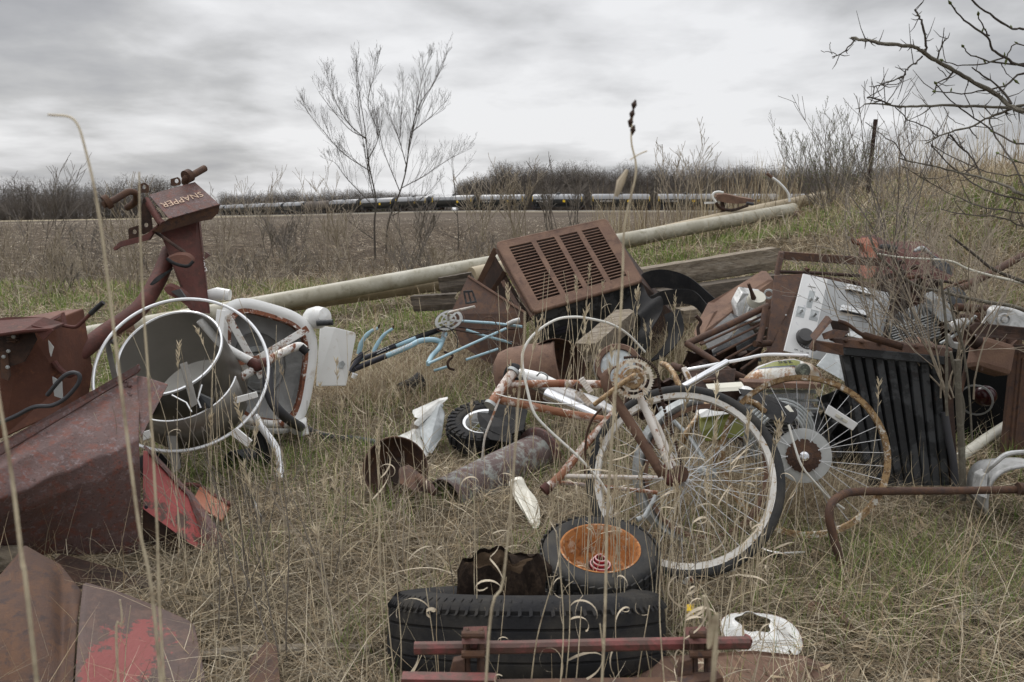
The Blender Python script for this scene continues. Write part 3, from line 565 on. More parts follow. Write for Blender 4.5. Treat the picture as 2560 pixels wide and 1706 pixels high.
for pth, k in (([(1012, 430), (1040, 300), (1080, 215), (1122, 120)], 18), ([(1016, 415), (995, 340), (975, 290), (958, 230)], 12), ([(1026, 360), (1045, 250), (1060, 180), (1078, 145)], 12), ([(1005, 470), (1060, 440), (1120, 400), (1180, 370)], 14), ([(1000, 480), (960, 380), (945, 310), (940, 290)], 10), ([(1030, 330), (1080, 290), (1118, 250)], 8), ([(980, 540), (1050, 500), (1110, 440)], 8), ([(1000, 345), (1005, 260), (1010, 190)], 8)):
    trunk_path(cr, rt, [tp(a, b, D1 + rt.uniform(-.25, .25) * i) for i, (a, b) in enumerate(pth)], .014, .003, int(k * 2.2), .80, 2, .42, .38, .10, .0019)
part(cr, 'crown', K['barkdark'], t)
base = ground(1145, 648); D1 = base.y
t = thing('sapling', 'thin leafless sapling growing left of the rusty slotted cabinet', 'tree', base)
trk = MB(); cr = MB(); trunk_path(trk, rt, [base, tp(1145, 560, D1), tp(1135, 450, D1), tp(1130, 380, D1)], .018, .003, 0, 0, 0); part(trk, 'trunk', K['barkdark'], t)
for pth, k in (([(1147, 600), (1090, 570), (1060, 500)], 7), ([(1147, 590), (1200, 550), (1235, 500)], 8), ([(1143, 540), (1110, 490), (1100, 440)], 6), ([(1135, 450), (1160, 420), (1190, 380)], 6), ([(1140, 500), (1130, 420), (1128, 385)], 6)): trunk_path(cr, rt, [tp(a, b, D1) for a, b in pth], .008, .002, k, .35, 1, .6, .3, .2, .0018)
part(cr, 'crown', K['barkdark'], t)
# brush: leafless weeds and shrubs past the pipes
bl = [(90, 690, 430, 15, .8), (330, 740, 480, 8.5, .55), (30, 700, 560, 12, .5), (230, 700, 560, 11, .5), (560, 660, 500, 13, .5), (640, 660, 470, 13, .45), (720, 680, 520, 12, .5), (810, 670, 470, 12.5, .5), (860, 640, 530, 13, .6), (1040, 640, 500, 13, .55), (1210, 600, 440, 14, .5), (1290, 590, 440, 14, .5), (1380, 580, 430, 14, .45), (480, 640, 520, 12, .4), (990, 660, 560, 11, .5), (700, 640, 560, 14, .5), (420, 700, 600, 9.5, .4), (150, 740, 600, 9, .5), (1430, 560, 440, 15, .5), (1690, 560, 360, 14.5, .4)]
for i, (px, yb, yt, Y, sp_) in enumerate(bl):
    g = ground(px, yb) if ground(px, yb).y < 22 else at(px, yb, Y); h = (yb - yt) / F * g.y
    m = MB(); k = 5 + i % 3
    for j in range(k + 3):
        a = rt.uniform(0, 6.28); grow(m, rt, g + V((rt.gauss(0, .08), rt.gauss(0, .08), -.03)), V((math.cos(a) * sp_, math.sin(a) * sp_, 1.2)), h * rt.uniform(.65, 1.05), .008, 2, 5, 4, .55, .2, 4, .75, .0042, klen=(.35, .6))
    lb = 'leafless ' + ['grey', 'pale', 'tan'][i % 3] + ' shrub ' + ['at the far left edge before the field', 'behind the rusty mower frame, branching wide', 'low at the left edge behind the mower', 'left of the tall mower column', 'between the mower column and the twin trees', 'with pale seed tips, left of the twin trees', 'past the left end of the white enamel tub', 'in front of the matt old tank car', 'tangled round the feet of the twin trees', 'just right of the twin trees', 'right of the lone sapling before the train', 'above the left corner of the slotted cabinet', 'behind the top edge of the slotted cabinet', 'just right of the mower cover plate', 'low between twin trees and pipe', 'small and thin among others in the field edge', 'right beside the mower column foot', 'at the left edge nearer the viewer', 'right of the slotted cabinet top', 'tall, with seed tips above the far train'][i]
    solo(m, 'bare_shrub', K['twig'] if i % 3 else K['twiggrey'], lb, 'shrub', 'leafless shrubs before the field')
for i in range(12):
    px = [60, 170, 270, 390, 520, 600, 680, 770, 840, 1010, 1090, 1200][i]; g = at(px, 690, 1); Y = 11 + 1.5 * (i % 4); x_ = (px - 1280) / F * Y; g = V((x_, Y, gzf(x_, Y))); m = MB()
    for j in range(10): a = rt.uniform(0, 6.28); grow(m, rt, g + V((rt.gauss(0, .25), rt.gauss(0, .2), -.03)), V((math.cos(a) * .6, math.sin(a) * .6, 1.0)), rt.uniform(.35, .75), .006, 2, 4, 4, .6, .12, 4, .75, .0038, klen=(.4, .7))
    solo(m, 'low_brush', K['twiggrey'] if i % 2 else K['twig'], 'low tangled brown brush ' + ['at the left edge under the wood', 'left of the two shrubs by the mower spindle', 'behind the mower spindle', 'behind the mower axle arm', 'right behind the mower column', 'halfway from mower column to the twin trees', 'left of the twin trees, pale', 'under the spread of the left twin stem', 'just left of the twin stem feet', 'just right of the twin stem feet', 'left of the lone sapling foot', 'right of the lone sapling foot'][i], 'brush', 'low brush at the field edge')
# budding bush and leaning post on the berm
base = ground(2065, 530); D1 = base.y; buds = MB(); m = MB()
t = thing('budding_bush', 'round bush with small green buds on the berm', 'bush', base)
for j in range(34):
    a = rt.uniform(0, 6.28); s_ = rt.uniform(.15, 1.25); grow(m, rt, base + V((rt.gauss(0, .15), rt.gauss(0, .15), -.05)), V((math.cos(a) * s_, math.sin(a) * s_, 1)), rt.uniform(.7, 1.15) * 1.25 * D1 / 12, .008, 2, 6, 6, .5, .2, 4, .7, .0022, buds=(buds, .017), klen=(.3, .5))
part(m, 'stems', K['twiggrey'], t); part(buds, 'buds', K['bud'], t, smooth=False)
solo(MB().tube(A((2168, 500, D1), (2178, 400, D1), (2189, 299, D1)), [.035, .034, .033], 6), 'fence_post', K['rustdark'], 'dark leaning post sticking out of the budding bush', 'post', smooth=False)
# ---------------- helpers for the junk ----------------
def gnd(px, py, k=.985):
    g = ground(px, py); return at(px, py, g.y * k)
class QB:
    def __init__(s, tl, tr, br, bl):
        s.c = [at(*tl), at(*tr), at(*br), at(*bl)]; s.n = (s.c[1] - s.c[0]).cross(s.c[3] - s.c[0]).normalized()
        if s.n.dot(CAM - s.c[0]) < 0: s.n = -s.n
        s.o = s.c[0]; s.ua = (s.c[1] - s.c[0]).normalized(); s.ub = (s.c[3] - s.c[0]).normalized()
    def p(s, a, b, h=0):
        c = s.c; return (c[0] * (1 - a) + c[1] * a) * (1 - b) + (c[3] * (1 - a) + c[2] * a) * b + s.n * h
    def rect(s, m, a0, a1, b0, b1, h0, h1): return m.slab([s.p(a0, b0, h0), s.p(a1, b0, h0), s.p(a1, b1, h0), s.p(a0, b1, h0)], s.n * (h1 - h0))
def tocam(p): return (CAM - V(p)).normalized()
def nrm(el, az=0):
    """unit vector: elevation in degrees, azimuth from -Y (towards the viewer) to +X"""
    e, a = R(el), R(az); return V((math.cos(e) * math.sin(a), -math.cos(e) * math.cos(a), math.sin(e)))
def tyre_prof(Ro, Ri, wd, k=10, sq=2.6, wall=.012):
    """closed section of a hollow tyre, list of (r, z)"""
    o = []; cR = (Ro + Ri) / 2; h = (Ro - Ri) / 2
    for i in range(k * 2 + 1):
        a = -2.65 + 5.3 * i / (k * 2); c, s_ = math.cos(a), math.sin(a)
        o.append((cR + h * math.copysign(abs(c) ** (2 / sq), c), wd / 2 * math.copysign(abs(s_) ** (2 / sq), s_)))
    inn = [(r - wall * 1.1 if r > cR else r + .001, z * .86) for r, z in o[::-1]]
    return o + inn + [o[0]]
def wheel(t, c, n, rr, tr, wd=.03, rim='rim', tyre=None, spokes=28, hub=.02, ref=None, th=.014, spm='spoke', hubl=.09):
    """spoked bicycle wheel: rim radius rr, tyre section tr"""
    n = V(n).normalized(); m = MB(); w_ = wd * .42
    m.lathe(c, n, [(rr, w_), (rr + th * .2, w_ * 1.06), (rr, w_ * .7), (rr - .006, 0), (rr, -w_ * .7), (rr + th * .2, -w_ * 1.06), (rr, -w_), (rr - th, -w_ * .8), (rr - th * 1.25, 0), (rr - th, w_ * .8), (rr, w_)], 64, ref=ref)
    ro = part(m, 'rim', K[rim], t)
    if tyre: part(MB().lathe(c, n, [(rr + tr * .9 + tr * 1.0 * math.cos(a), tr * math.sin(a)) for a in [2 * math.pi * i / 12 for i in range(13)]], 64, ref=ref), 'tyre', K[tyre], t)
    part(MB().lathe(c, n, [(.001, -hubl / 2 - .02), (.007, -hubl / 2 - .02), (.007, -hubl / 2), (hub, -hubl / 2), (hub, -hubl / 2 + .006), (.012, -hubl / 2 + .012), (.012, hubl / 2 - .012), (hub, hubl / 2 - .006), (hub, hubl / 2), (.007, hubl / 2), (.007, hubl / 2 + .025), (.001, hubl / 2 + .025)], 16), 'hub', K[spm], t)
    u = n.orthogonal().normalized(); v = n.cross(u)
    for i in range(spokes):
        a = 2 * math.pi * i / spokes; sg = 1 if i % 2 else -1; b = a + (.9 if (i // 2) % 2 else -.9)
        p0 = c + n * sg * (hubl / 2 - .003) + (u * math.cos(b) + v * math.sin(b)) * hub * .9; p1 = c + (u * math.cos(a) + v * math.sin(a)) * (rr - th)
        part(MB().tube([p0, p1], .0012, 4, caps=False), 'spoke', K[spm], t)
def bolt(m, q, a, b, r, h): m.lathe(q.p(a, b, 0), q.n, [(r, 0), (r, h), (r * .8, h * 1.2), (.0001, h * 1.2)], 6)
def plate_holes(pts, vec): return MB().slab(pts, vec)
# ---------------- left group: mower, sheets, tubs ----------------
# riding mower frame standing on end
t = thing('mower_frame', 'rusty red riding mower frame standing upside down, steering column and lettered cover in the air', 'mower', ground(300, 930))
q = QB((372, 487, 4.35), (487, 455, 4.5), (549, 511, 4.35), (422, 547, 4.2))
m = MB(); q.rect(m, 0, 1, 0, 1, -.004, 0); m.slab([q.p(0, 1, -.004), q.p(1, 1, -.004), q.p(1, 1, 0), q.p(0, 1, 0)], V((0, .03, -.001)))
pl = part(m, 'cover_plate', K['rustpurple'], t, bevel=.002)
m = MB().slab(A((422, 547, 4.21), (549, 511, 4.36), (545, 533, 4.37), (528, 549, 4.36), (505, 553, 4.33), (400, 583, 4.2), (380, 578, 4.2)), V((0, .006, 0))); part(m, 'cover_flange', K['rustbrown'], t)
text('SNAPPER', q, .48, .50, .070, math.pi + .0, K['letter'], pl, h=.003, sx=.80)
m = MB()
for a in ((.07, 1.02), (.34, 1.02), (.60, 1.02), (.86, 1.02)): m.slab([q.p(a[0], .96, .001), q.p(a[0] + .03, 1.0, .001), q.p(a[0] + .01, 1.0, .001)], q.n * .002)
part(m, 'slot', K['ink'], pl)
# column: open channel wedge
c0 = A((400, 580, 4.28), (492, 528, 4.42), (522, 785, 4.2), (480, 780, 4.1)); m = MB().slab(c0, V((0, .004, 0)))
part(m, 'column', K['rustred'], t, smooth=False)
m = MB().slab(A((492, 528, 4.42), (497, 530, 4.52), (524, 783, 4.3), (522, 785, 4.2)), V((.004, 0, 0))); part(m, 'column_side', K['rustred'], t, smooth=False)
m = MB().slab(A((400, 580, 4.28), (402, 583, 4.45), (470, 770, 4.25), (480, 780, 4.1)), V((.004, 0, 0))); part(m, 'column_side', K['rustred'], t, smooth=False)
qc = QP(at(490, 590, 4.38), at(520, 585, 4.40), at(505, 780, 4.2)); text("LIGHT", qc, .32, .37, .05, math.pi / 2 + .05, K['letterw'], t, h=.004, sx=.8)
# front axle arms with wheel spindles
part(MB().tube(spl(A((258, 513, 4.15), (290, 498, 4.2), (322, 480, 4.25), (340, 486, 4.3), (338, 505, 4.35), (318, 520, 4.4)), 5), .018, 10), 'spindle', K['rustbrown'], t)
part(MB().lathe(at(272, 503, 4.17), (at(300, 490, 4.2) - at(258, 513, 4.15)), [(.0, -.022), (.038, -.022), (.038, .005), (.0, .005)], 18), 'spindle_collar', K['rustbrown'], t)
part(MB().tube(spl(A((462, 458, 4.5), (465, 446, 4.48), (478, 440, 4.5), (512, 421, 4.6)), 5), .019, 10), 'spindle', K['rustbrown'], t)
part(MB().lathe(at(471, 440, 4.49), (at(512, 421, 4.6) - at(470, 441, 4.49)), [(.0, -.02), (.036, -.02), (.036, .012), (.0, .012)], 18), 'spindle_collar', K['rustbrown'], t)
def lug(pts, hc, hr, Y, mt='rustbrown'):
    # plate with a real hole: ring of quads between outline and hole
    c = at(hc[0], hc[1], Y); pp = A(*[(a, b, Y) for a, b in pts]); k = 20; m = MB(); outer = []; inner = []
    for i in range(k):
        a = 2 * math.pi * i / k; d = V((math.cos(a), 0, math.sin(a))); best = None
        for j in range(len(pp)):
            p, r_ = pp[j], pp[(j + 1) % len(pp)]; e = r_ - p; den = d.x * e.z - d.z * e.x
            if abs(den) < 1e-9: continue
            w_ = p - c; s_ = (w_.x * e.z - w_.z * e.x) / den; u_ = (w_.x * d.z - w_.z * d.x) / den
            if s_ > 0 and -1e-6 <= u_ <= 1 + 1e-6 and (best is None or s_ < best): best = s_
        outer.append(c + d * (best or hr * 2)); inner.append(c + d * hr)
    vs = outer + inner + [p + V((0, .008, 0)) for p in outer] + [p + V((0, .008, 0)) for p in inner]; fs = []
    for i in range(k):
        j = (i + 1) % k; fs += [(i, j, k + j, k + i), (2 * k + i, 3 * k + i, 3 * k + j, 2 * k + j), (i, 2 * k + i, 2 * k + j, j), (k + i, k + j, 3 * k + j, 3 * k + i)]
    return part(m.add(vs, fs), 'lug', K[mt], t, smooth=False)
lug([(344, 462), (362, 457), (371, 464), (371, 482), (344, 484)], (360, 468), .012, 4.38)
lug([(426, 448), (444, 443), (450, 449), (451, 462), (427, 467)], (441, 453), .012, 4.5)
lug([(350, 495), (372, 490), (381, 575), (352, 590)], (365, 563), .012, 4.30, 'rustdark')
lug([(320, 572), (352, 562), (352, 595), (322, 603)], (336, 580), .012, 4.28, 'rustdark')
part(MB().tube(A((365, 500, 4.33), (400, 555, 4.25), (410, 562, 4.22)), .019, 10), 'steering_rod', K['rustred'], t)
part(MB().slab(A((283, 621, 4.05), (300, 604, 4.1), (365, 588, 4.2), (395, 560, 4.22), (392, 572, 4.22), (372, 600, 4.2), (300, 618, 4.08), (286, 627, 4.04)), V((0, .02, 0))), 'axle_pivot_arm', K['rustred'], t)
part(MB().tube(A((385, 578, 4.25), (460, 630, 4.14), (468, 645, 4.12)), .009, 8), 'brake_rod', K['rustdark'], t)
pd = part(MB().slab(spl(A((418, 646, 4.10), (440, 638, 4.1), (468, 640, 4.1), (482, 655, 4.1), (470, 664, 4.08), (440, 660, 4.08), (420, 650, 4.1)), 4), V((0, .03, .012))), 'foot_pedal', K['orangerust'], t)
part(MB().tube(spl(A((418, 648, 4.09), (438, 660, 4.07), (468, 666, 4.07), (483, 654, 4.09)), 5), .009, 8), 'rubber_edge', K['black'], pd)
pd = part(MB().slab(spl(A((410, 720, 4.05), (425, 716, 4.05), (450, 728, 4.05), (470, 745, 4.05), (482, 775, 4.05), (450, 752, 4.03), (420, 736, 4.03), (410, 724, 4.05)), 4), V((0, .03, .012))), 'foot_pedal', K['rustred'], t)
part(MB().slab(A((430, 728, 4.04), (452, 722, 4.04), (468, 745, 4.04), (460, 750, 4.04)), V((0, -.015, 0))), 'bracket', K['dial'], pd)
part(MB().slab(A((513, 630, 4.3), (527, 639, 4.3), (512, 648, 4.3)), V((0, .01, 0))), 'tab', K['rustpurple'], t)
# main tube
part(MB().tube(spl(A((146, 924, 3.55), (260, 835, 3.8), (345, 775, 4.0), (395, 700, 4.25), (425, 628, 4.45)), 8), [.043] * 33, 16), 'main_tube', K['rustred'], t)
part(MB().slab(spl(A((374, 712, 4.1), (392, 692, 4.1), (430, 672, 4.15), (428, 676, 4.15), (395, 704, 4.1), (380, 714, 4.09)), 3), V((0, .01, 0))), 'strap', K['blackmetal'], t)
# deck body at left edge
b0 = A((-60, 830, 3.3), (60, 808, 3.35), (135, 800, 3.45), (160, 960, 3.45), (150, 1030, 3.4), (10, 1095, 3.3), (-60, 1110, 3.25))
part(MB().slab(b0, V((0, .25, .02))), 'body_shell', K['orangerust'], t, smooth=False, bevel=.006)
part(MB().slab(A((-60, 812, 3.25), (20, 799, 3.3), (110, 801, 3.35), (162, 815, 3.4), (130, 828, 3.3), (60, 832, 3.2), (-60, 850, 3.1)), V((0, .0, .012))), 'top_plate', K['rustred'], t, smooth=False, bevel=.003)
part(MB().slab(A((115, 803, 3.45), (155, 782, 3.45), (162, 812, 3.42), (156, 810, 3.42), (150, 792, 3.43), (122, 806, 3.43)), V((0, .02, 0))), 'bent_bracket', K['rustred'], t, smooth=False)
l_ = part(MB().tube(spl(A((155, 814, 3.42), (188, 818, 3.42), (205, 806, 3.42), (228, 783, 3.42)), 5), .008, 8), 'lever', K['rustred'], t)
part(MB().tube(A((226, 785, 3.42), (258, 756, 3.42)), .011, 10), 'lever_grip', K['blackmetal'], l_)
m = MB(); k = 60; m.tube([at(32 + 13 * math.cos(i * .62), 820 + i * .62 + 2 * math.sin(i * .62), 3.26 + .025 * math.sin(i * .62)) for i in range(k)], .0045, 6); part(m, 'coil_spring', K['rustbrown'], t)
part(MB().slab(A((-10, 812, 3.28), (75, 812, 3.28), (90, 850, 3.27), (60, 905, 3.26), (-10, 930, 3.24)), V((0, .01, 0))), 'recess', K['rustdark'], t, smooth=False)
part(MB().slab(A((78, 813, 3.25), (133, 826, 3.3), (108, 852, 3.27)), V((0, .008, 0))), 'gusset', K['rustred'], t, smooth=False)
part(MB().slab(A((0, 880, 3.25), (18, 877, 3.25), (24, 940, 3.24), (20, 952, 3.24), (2, 945, 3.24)), V((0, .01, 0))), 'clip', K['rustbrown'], t, smooth=False)
part(MB().slab(A((121, 850, 3.395), (135, 868, 3.40), (128, 892, 3.395), (124, 880, 3.395)), V((0, -.002, 0))), 'bare_paint_patch', K['white'], t, smooth=False)
part(MB().slab(A((132, 942, 3.38), (156, 955, 3.38), (158, 997, 3.38), (137, 990, 3.38)), V((0, -.004, 0))), 'label_plate', K['panel'], t, smooth=False)
part(MB().tube(spl(A((134, 905, 3.42), (150, 925, 3.42), (170, 938, 3.42), (186, 932, 3.42)), 4), .014, 8), 'tube_clamp', K['rustred'], t)
for a, b in ((20, 918), (10, 892), (22, 878), (35, 842)): part(MB().lathe(at(a, b, 3.235), (0, -1, 0), [(.008, 0), (.008, .006), (.001, .008)], 6), 'bolt', K['galv'], t)
solo(MB().tube(spl(A((-10, 1062, 3.1), (40, 1040, 3.1), (85, 1018, 3.1), (130, 1014, 3.12), (165, 995, 3.12), (195, 960, 3.12), (198, 938, 3.12), (180, 932, 3.12), (155, 945, 3.12), (118, 988, 3.14)), 6), .0085, 8), 'rubber_hose', K['hose'], 'black hose looped beside the orange mower body', 'hose')
# bicycle tyre arc behind the drum
solo(MB().tube(spl([gnd(150, 870, .96), at(165, 852, 5.6), at(200, 846, 5.8), at(250, 845, 5.9), at(290, 855, 5.9)], 6), .024, 10), 'tyre_fragment', K['hose'], 'dark curved piece of bicycle tyre under the long pipe by the mower', 'tyre')
# the large rusty panel
def panel_fn(u, v):
    # u along length, v from flange to ground
    L0 = [at(-90, 1178, 2.5), at(-90, 1215, 2.42), at(-90, 1290, 2.37), at(-90, 1330, 2.42), at(-90, 1392, 2.6)]
    L1 = [at(345, 935, 3.2), at(356, 1010, 3.05), at(357, 1095, 2.88), at(357, 1150, 2.84), at(357, 1385, 2.86)]
    x = v * 4; i = min(3, int(x)); f = x - i; a = L0[i].lerp(L0[i + 1], f); b = L1[i].lerp(L1[i + 1], f); p = a.lerp(b, u)
    p.y += .03 * math.sin(u * 5) * math.sin(v * 3) ; p.z += .004 * math.sin(u * 23 + v * 9); return p
t = thing('bent_sheet', 'large bent rusty steel panel with a pointed torn upper corner and rolled top edge', 'metal panel', ground(200, 1380))
part(MB().grid(panel_fn, 40, 40), 'sheet', K['rustpurple'], t, solid=.005, sub=1)
m = MB().slab(A((343, 942, 3.18), (360, 943, 3.15), (419, 962, 3.1), (352, 1094, 2.88), (345, 1000, 3.05)), V((0, .005, 0))); part(m, 'torn_corner', K['rustpurple'], t, smooth=False)
m = MB().slab(A((-90, 1160, 2.49), (330, 925, 3.18), (349, 910, 3.2), (354, 925, 3.2), (345, 934, 3.19), (-90, 1196, 2.47)), V((0, -.012, .004))); part(m, 'rolled_edge', K['rustpurple'], t, smooth=False, bevel=.004)
m = MB(); 
for k in range(16): f = k / 15; p = at(312 + 14 * math.sin(k), 955 + 65 * f, 3.12 - f * .1); m.lathe(p, (0, -1, .2), [(.008, -.004), (.007, .006), (.001, .008)], 6)
part(m, 'weld_beads', K['rustpurple'], t)
tag(t)
# red blade plate
t = thing('red_plate', 'red painted plate with rusty worn edge leaning beside the big rusty panel', 'metal plate', ground(500, 1400))
part(MB().slab(A((358, 1130, 3.05), (372, 1133, 3.05), (470, 1240, 3.05), (520, 1385, 2.9), (490, 1370, 2.85), (357, 1272, 2.86)), V((0, .006, .004))), 'painted_face', K['redpaint'], t, smooth=False)
part(MB().slab(A((358, 1118, 3.1), (380, 1135, 3.1), (480, 1240, 3.08), (545, 1330, 2.95), (585, 1408, 2.85), (562, 1415, 2.84), (520, 1385, 2.89), (470, 1240, 3.04), (372, 1133, 3.04)), V((0, .01, .006))), 'worn_edge', K['rustpurple'], t, smooth=False)
part(MB().slab(A((357, 1272, 2.87), (520, 1385, 2.91), (560, 1413, 2.86), (480, 1405, 2.86), (357, 1385, 2.87)), V((0, .12, .0))), 'underside_flange', K['rustdark'], t, smooth=False)
part(MB().lathe(at(366, 1268, 2.85), (0, -1, 0), [(.007, .0), (.007, .003), (.001, .003)], 10), 'hole', K['ink'], t)
t = thing('orange_plate', 'bright orange painted flat piece on the grass past the red plate', 'metal plate', ground(540, 1290))
part(MB().slab([gnd(a, b, k) for a, b, k in ((500, 1222, .93), (577, 1268, .94), (556, 1308, .95), (480, 1262, .93))], V((0, 0, .012))), 'plate', K['orange'], t, smooth=False, bevel=.003)
part(MB().tube(spl([gnd(a, b, .93) for a, b in ((445, 1218), (470, 1212), (500, 1216), (520, 1230), (577, 1262))], 5), .01, 6), 'raised_edge', K['rustred'], t)
# hood sheets bottom left
def hood_fn(u, v):
    top = [(-60, 1500, 2.10), (0, 1438, 2.25), (32, 1400, 2.32), (62, 1362, 2.38), (110, 1390, 2.36), (150, 1410, 2.36), (205, 1480, 2.28)]
    bot = [(-60, 1800, 1.72), (0, 1800, 1.74), (30, 1800, 1.76), (70, 1800, 1.78), (110, 1800, 1.8), (150, 1800, 1.82), (180, 1800, 1.82)]
    x = u * 6; i = min(5, int(x)); f = x - i; a = at(*top[i]).lerp(at(*top[i + 1]), f); b = at(*bot[i]).lerp(at(*bot[i + 1]), f); p = a.lerp(b, v)
    p.z += .035 * math.sin(v * 3.1) - .03 * math.exp(-((u - .86) / .07) ** 2) * math.sin(min(1, v * 1.2) * 3.1); return p
t = thing('rusty_hood', 'brown rusty bent hood panel with large flaking red paint patch, in the near left corner', 'hood panel', ground(200, 1700))
part(MB().grid(hood_fn, 36, 30), 'left_half', K['rustbrown'], t, solid=.004, sub=1)
def hood2(u, v):
    top = [(207, 1462, 2.27), (215, 1456, 2.28), (300, 1480, 2.3), (395, 1517, 2.3), (470, 1550, 2.26), (486, 1563, 2.24)]
    bot = [(182, 1800, 1.80), (200, 1800, 1.80), (300, 1800, 1.84), (395, 1800, 1.86), (480, 1800, 1.86), (530, 1790, 1.88)]
    x = u * 5; i = min(4, int(x)); f = x - i; a = at(*top[i]).lerp(at(*top[i + 1]), f); b = at(*bot[i]).lerp(at(*bot[i + 1]), f); p = a.lerp(b, v); p.z += .02 * math.sin(v * 3.1); return p
pm = mat('flaking_red_hood', (.075, .047, .04), [((.11, .065, .05), .55, 20, .06)], rough=.65, bump=.35)
nt_ = pm.node_tree; bs = [n_ for n_ in nt_.nodes if n_.type == 'BSDF_PRINCIPLED'][0]; src = bs.inputs['Base Color'].links[0].from_socket; tcx = [n_ for n_ in nt_.nodes if n_.type == 'TEX_COORD'][0]
ce = at(300, 1650, 2.0) - V(t.location); vs_ = nt_.nodes.new('ShaderNodeVectorMath'); vs_.operation = 'SUBTRACT'; nt_.links.new(tcx.outputs['Object'], vs_.inputs[0]); vs_.inputs[1].default_value = ce
vm = nt_.nodes.new('ShaderNodeVectorMath'); vm.operation = 'MULTIPLY'; nt_.links.new(vs_.outputs[0], vm.inputs[0]); vm.inputs[1].default_value = (1.9, .8, .8)
vl = nt_.nodes.new('ShaderNodeVectorMath'); vl.operation = 'LENGTH'; nt_.links.new(vm.outputs[0], vl.inputs[0])
nz = nt_.nodes.new('ShaderNodeTexNoise'); nz.inputs['Scale'].default_value = 30; nz.inputs['Detail'].default_value = 10; nz.inputs['Roughness'].default_value = .7; nt_.links.new(tcx.outputs['Object'], nz.inputs['Vector'])
ma = nt_.nodes.new('ShaderNodeMath'); ma.operation = 'MULTIPLY_ADD'; nt_.links.new(nz.outputs[0], ma.inputs[0]); ma.inputs[1].default_value = .55; nt_.links.new(vl.outputs['Value'], ma.inputs[2])
mr_ = nt_.nodes.new('ShaderNodeMapRange'); nt_.links.new(ma.outputs[0], mr_.inputs[0]); mr_.inputs[1].default_value = .425; mr_.inputs[2].default_value = .41
mxx = nt_.nodes.new('ShaderNodeMix'); mxx.data_type = 'RGBA'; nt_.links.new(mr_.outputs[0], mxx.inputs[0]); nt_.links.new(src, mxx.inputs[6]); mxx.inputs[7].default_value = (.21, .055, .05, 1); nt_.links.new(mxx.outputs[2], bs.inputs['Base Color'])
part(MB().grid(hood2, 30, 24), 'right_half', pm, t, solid=.004, sub=1)
solo(MB().slab(A((130, 1402, 2.6), (370, 1470, 2.55), (355, 1515, 2.5), (190, 1470, 2.5)), V((0, .06, .0))), 'rusty_strip', K['rustdark'], 'dark rusty strip lying behind the red patched hood panel', 'metal strip', smooth=False, bevel=.004)
t = thing('timber_end', 'grey weathered timber end at the left edge under the rusty panel', 'timber', ground(20, 1430)); part(MB().tube(A((-80, 1405, 2.55), (48, 1397, 2.62)), .048, 14), 'log', K['wood'], t)
solo(MB().tube([gnd(a, b, .97) for a, b in ((505, 1640), (600, 1630), (700, 1628), (800, 1622), (930, 1625))], [.016, .02, .02, .018, .016], 7), 'weathered_board', K['wood'], 'thin pale weathered board in the grass by the near tyre', 'board')
solo(MB().slab([gnd(a, b, .95) for a, b in ((625, 1680), (665, 1632), (690, 1645), (700, 1750), (620, 1750))], V((0, .01, .03))), 'rusty_scrap', K['rustbrown'], 'rusty scrap corner at the bottom edge left of the near tyre', 'scrap')
# stainless drum and hoop
t = thing('washer_drum', 'stainless steel washing drum lying open towards the viewer', 'drum', ground(440, 1110))
c = at(425, 880, 3.72); n = nrm(47, -6); Rr = .246; Lb = .37
part(MB().lathe(c, n, [(Rr, 0), (Rr, -Lb), (Rr * .96, -Lb - .02), (.001, -Lb - .02)], 64), 'outer_wall', K['steel'], t)
part(MB().lathe(c, n, [(Rr - .006, 0), (Rr - .008, -Lb + .05), (Rr - .03, -Lb + .012)], 64), 'inner_wall', mat('steel_inside', (.26, .245, .22), rough=.36, metal=.55, bump=.03, var=.1, vscale=4), t)
part(MB().lathe(c, n, [(Rr - .03, -Lb + .012), (Rr - .07, -Lb + .003), (.001, -Lb)], 64), 'drum_floor', mat('pale_steel_floor', (.62, .60, .55), rough=.5, metal=.2, bump=.04, var=.08), t)
part(MB().lathe(c, n, [(Rr - .007, .002), (Rr - .003, .008), (Rr + .004, .006), (Rr + .004, -.006)], 64), 'rolled_rim', K['steelrim'], t)
u = V((1, 0, 0)); u = (u - n * u.dot(n)).normalized(); v = n.cross(u)
if v.z > 0: v = -v
c2 = at(450, 935, 3.60); n2 = nrm(50, 0)
part(MB().lathe(c2 + n2 * -.02, n2, [(Rr * 1.02, 0), (Rr * 1.02, -.22), (Rr * .9, -.26)], 30, math.pi * .0, math.pi * 1.0, ref=V((-1, 0, 0))), 'front_apron', K['steel'], t, solid=.003)
part(MB().tube([c2 + n2 * -.02 + (V((-1, 0, 0)) * math.cos(a) + n2.cross(V((-1, 0, 0))) * math.sin(a)) * Rr * 1.02 for a in [math.pi * i / 30 for i in range(31)]], .0035, 6), 'apron_rim', K['steelrim'], t)
part(MB().slab(A((449, 911, 3.50), (467, 905, 3.50), (494, 1010, 3.42), (478, 1020, 3.42)), V((0, .004, 0))), 'upright_bracket', K['steel'], t, smooth=False, bevel=.001)
part(MB().tube(A((430, 988, 3.45), (466, 1007, 3.42), (479, 1030, 3.41)), .0035, 6), 'wire_stay', K['steelrim'], t)
part(MB().tube(A((505, 962, 3.45), (494, 1000, 3.42), (502, 1020, 3.41)), .0035, 6), 'wire_stay', K['steelrim'], t)
part(MB().slab(A((496, 985, 3.46), (530, 1000, 3.46), (528, 1022, 3.44), (492, 1022, 3.44)), V((0, .02, 0))), 'block', K['blackmetal'], t, smooth=False)
t = thing('steel_hoop', 'big thin white steel hoop standing round the washing drum', 'hoop', ground(460, 1120))
c = at(457, 930, 3.68); n = nrm(34, 12); Rh = .388
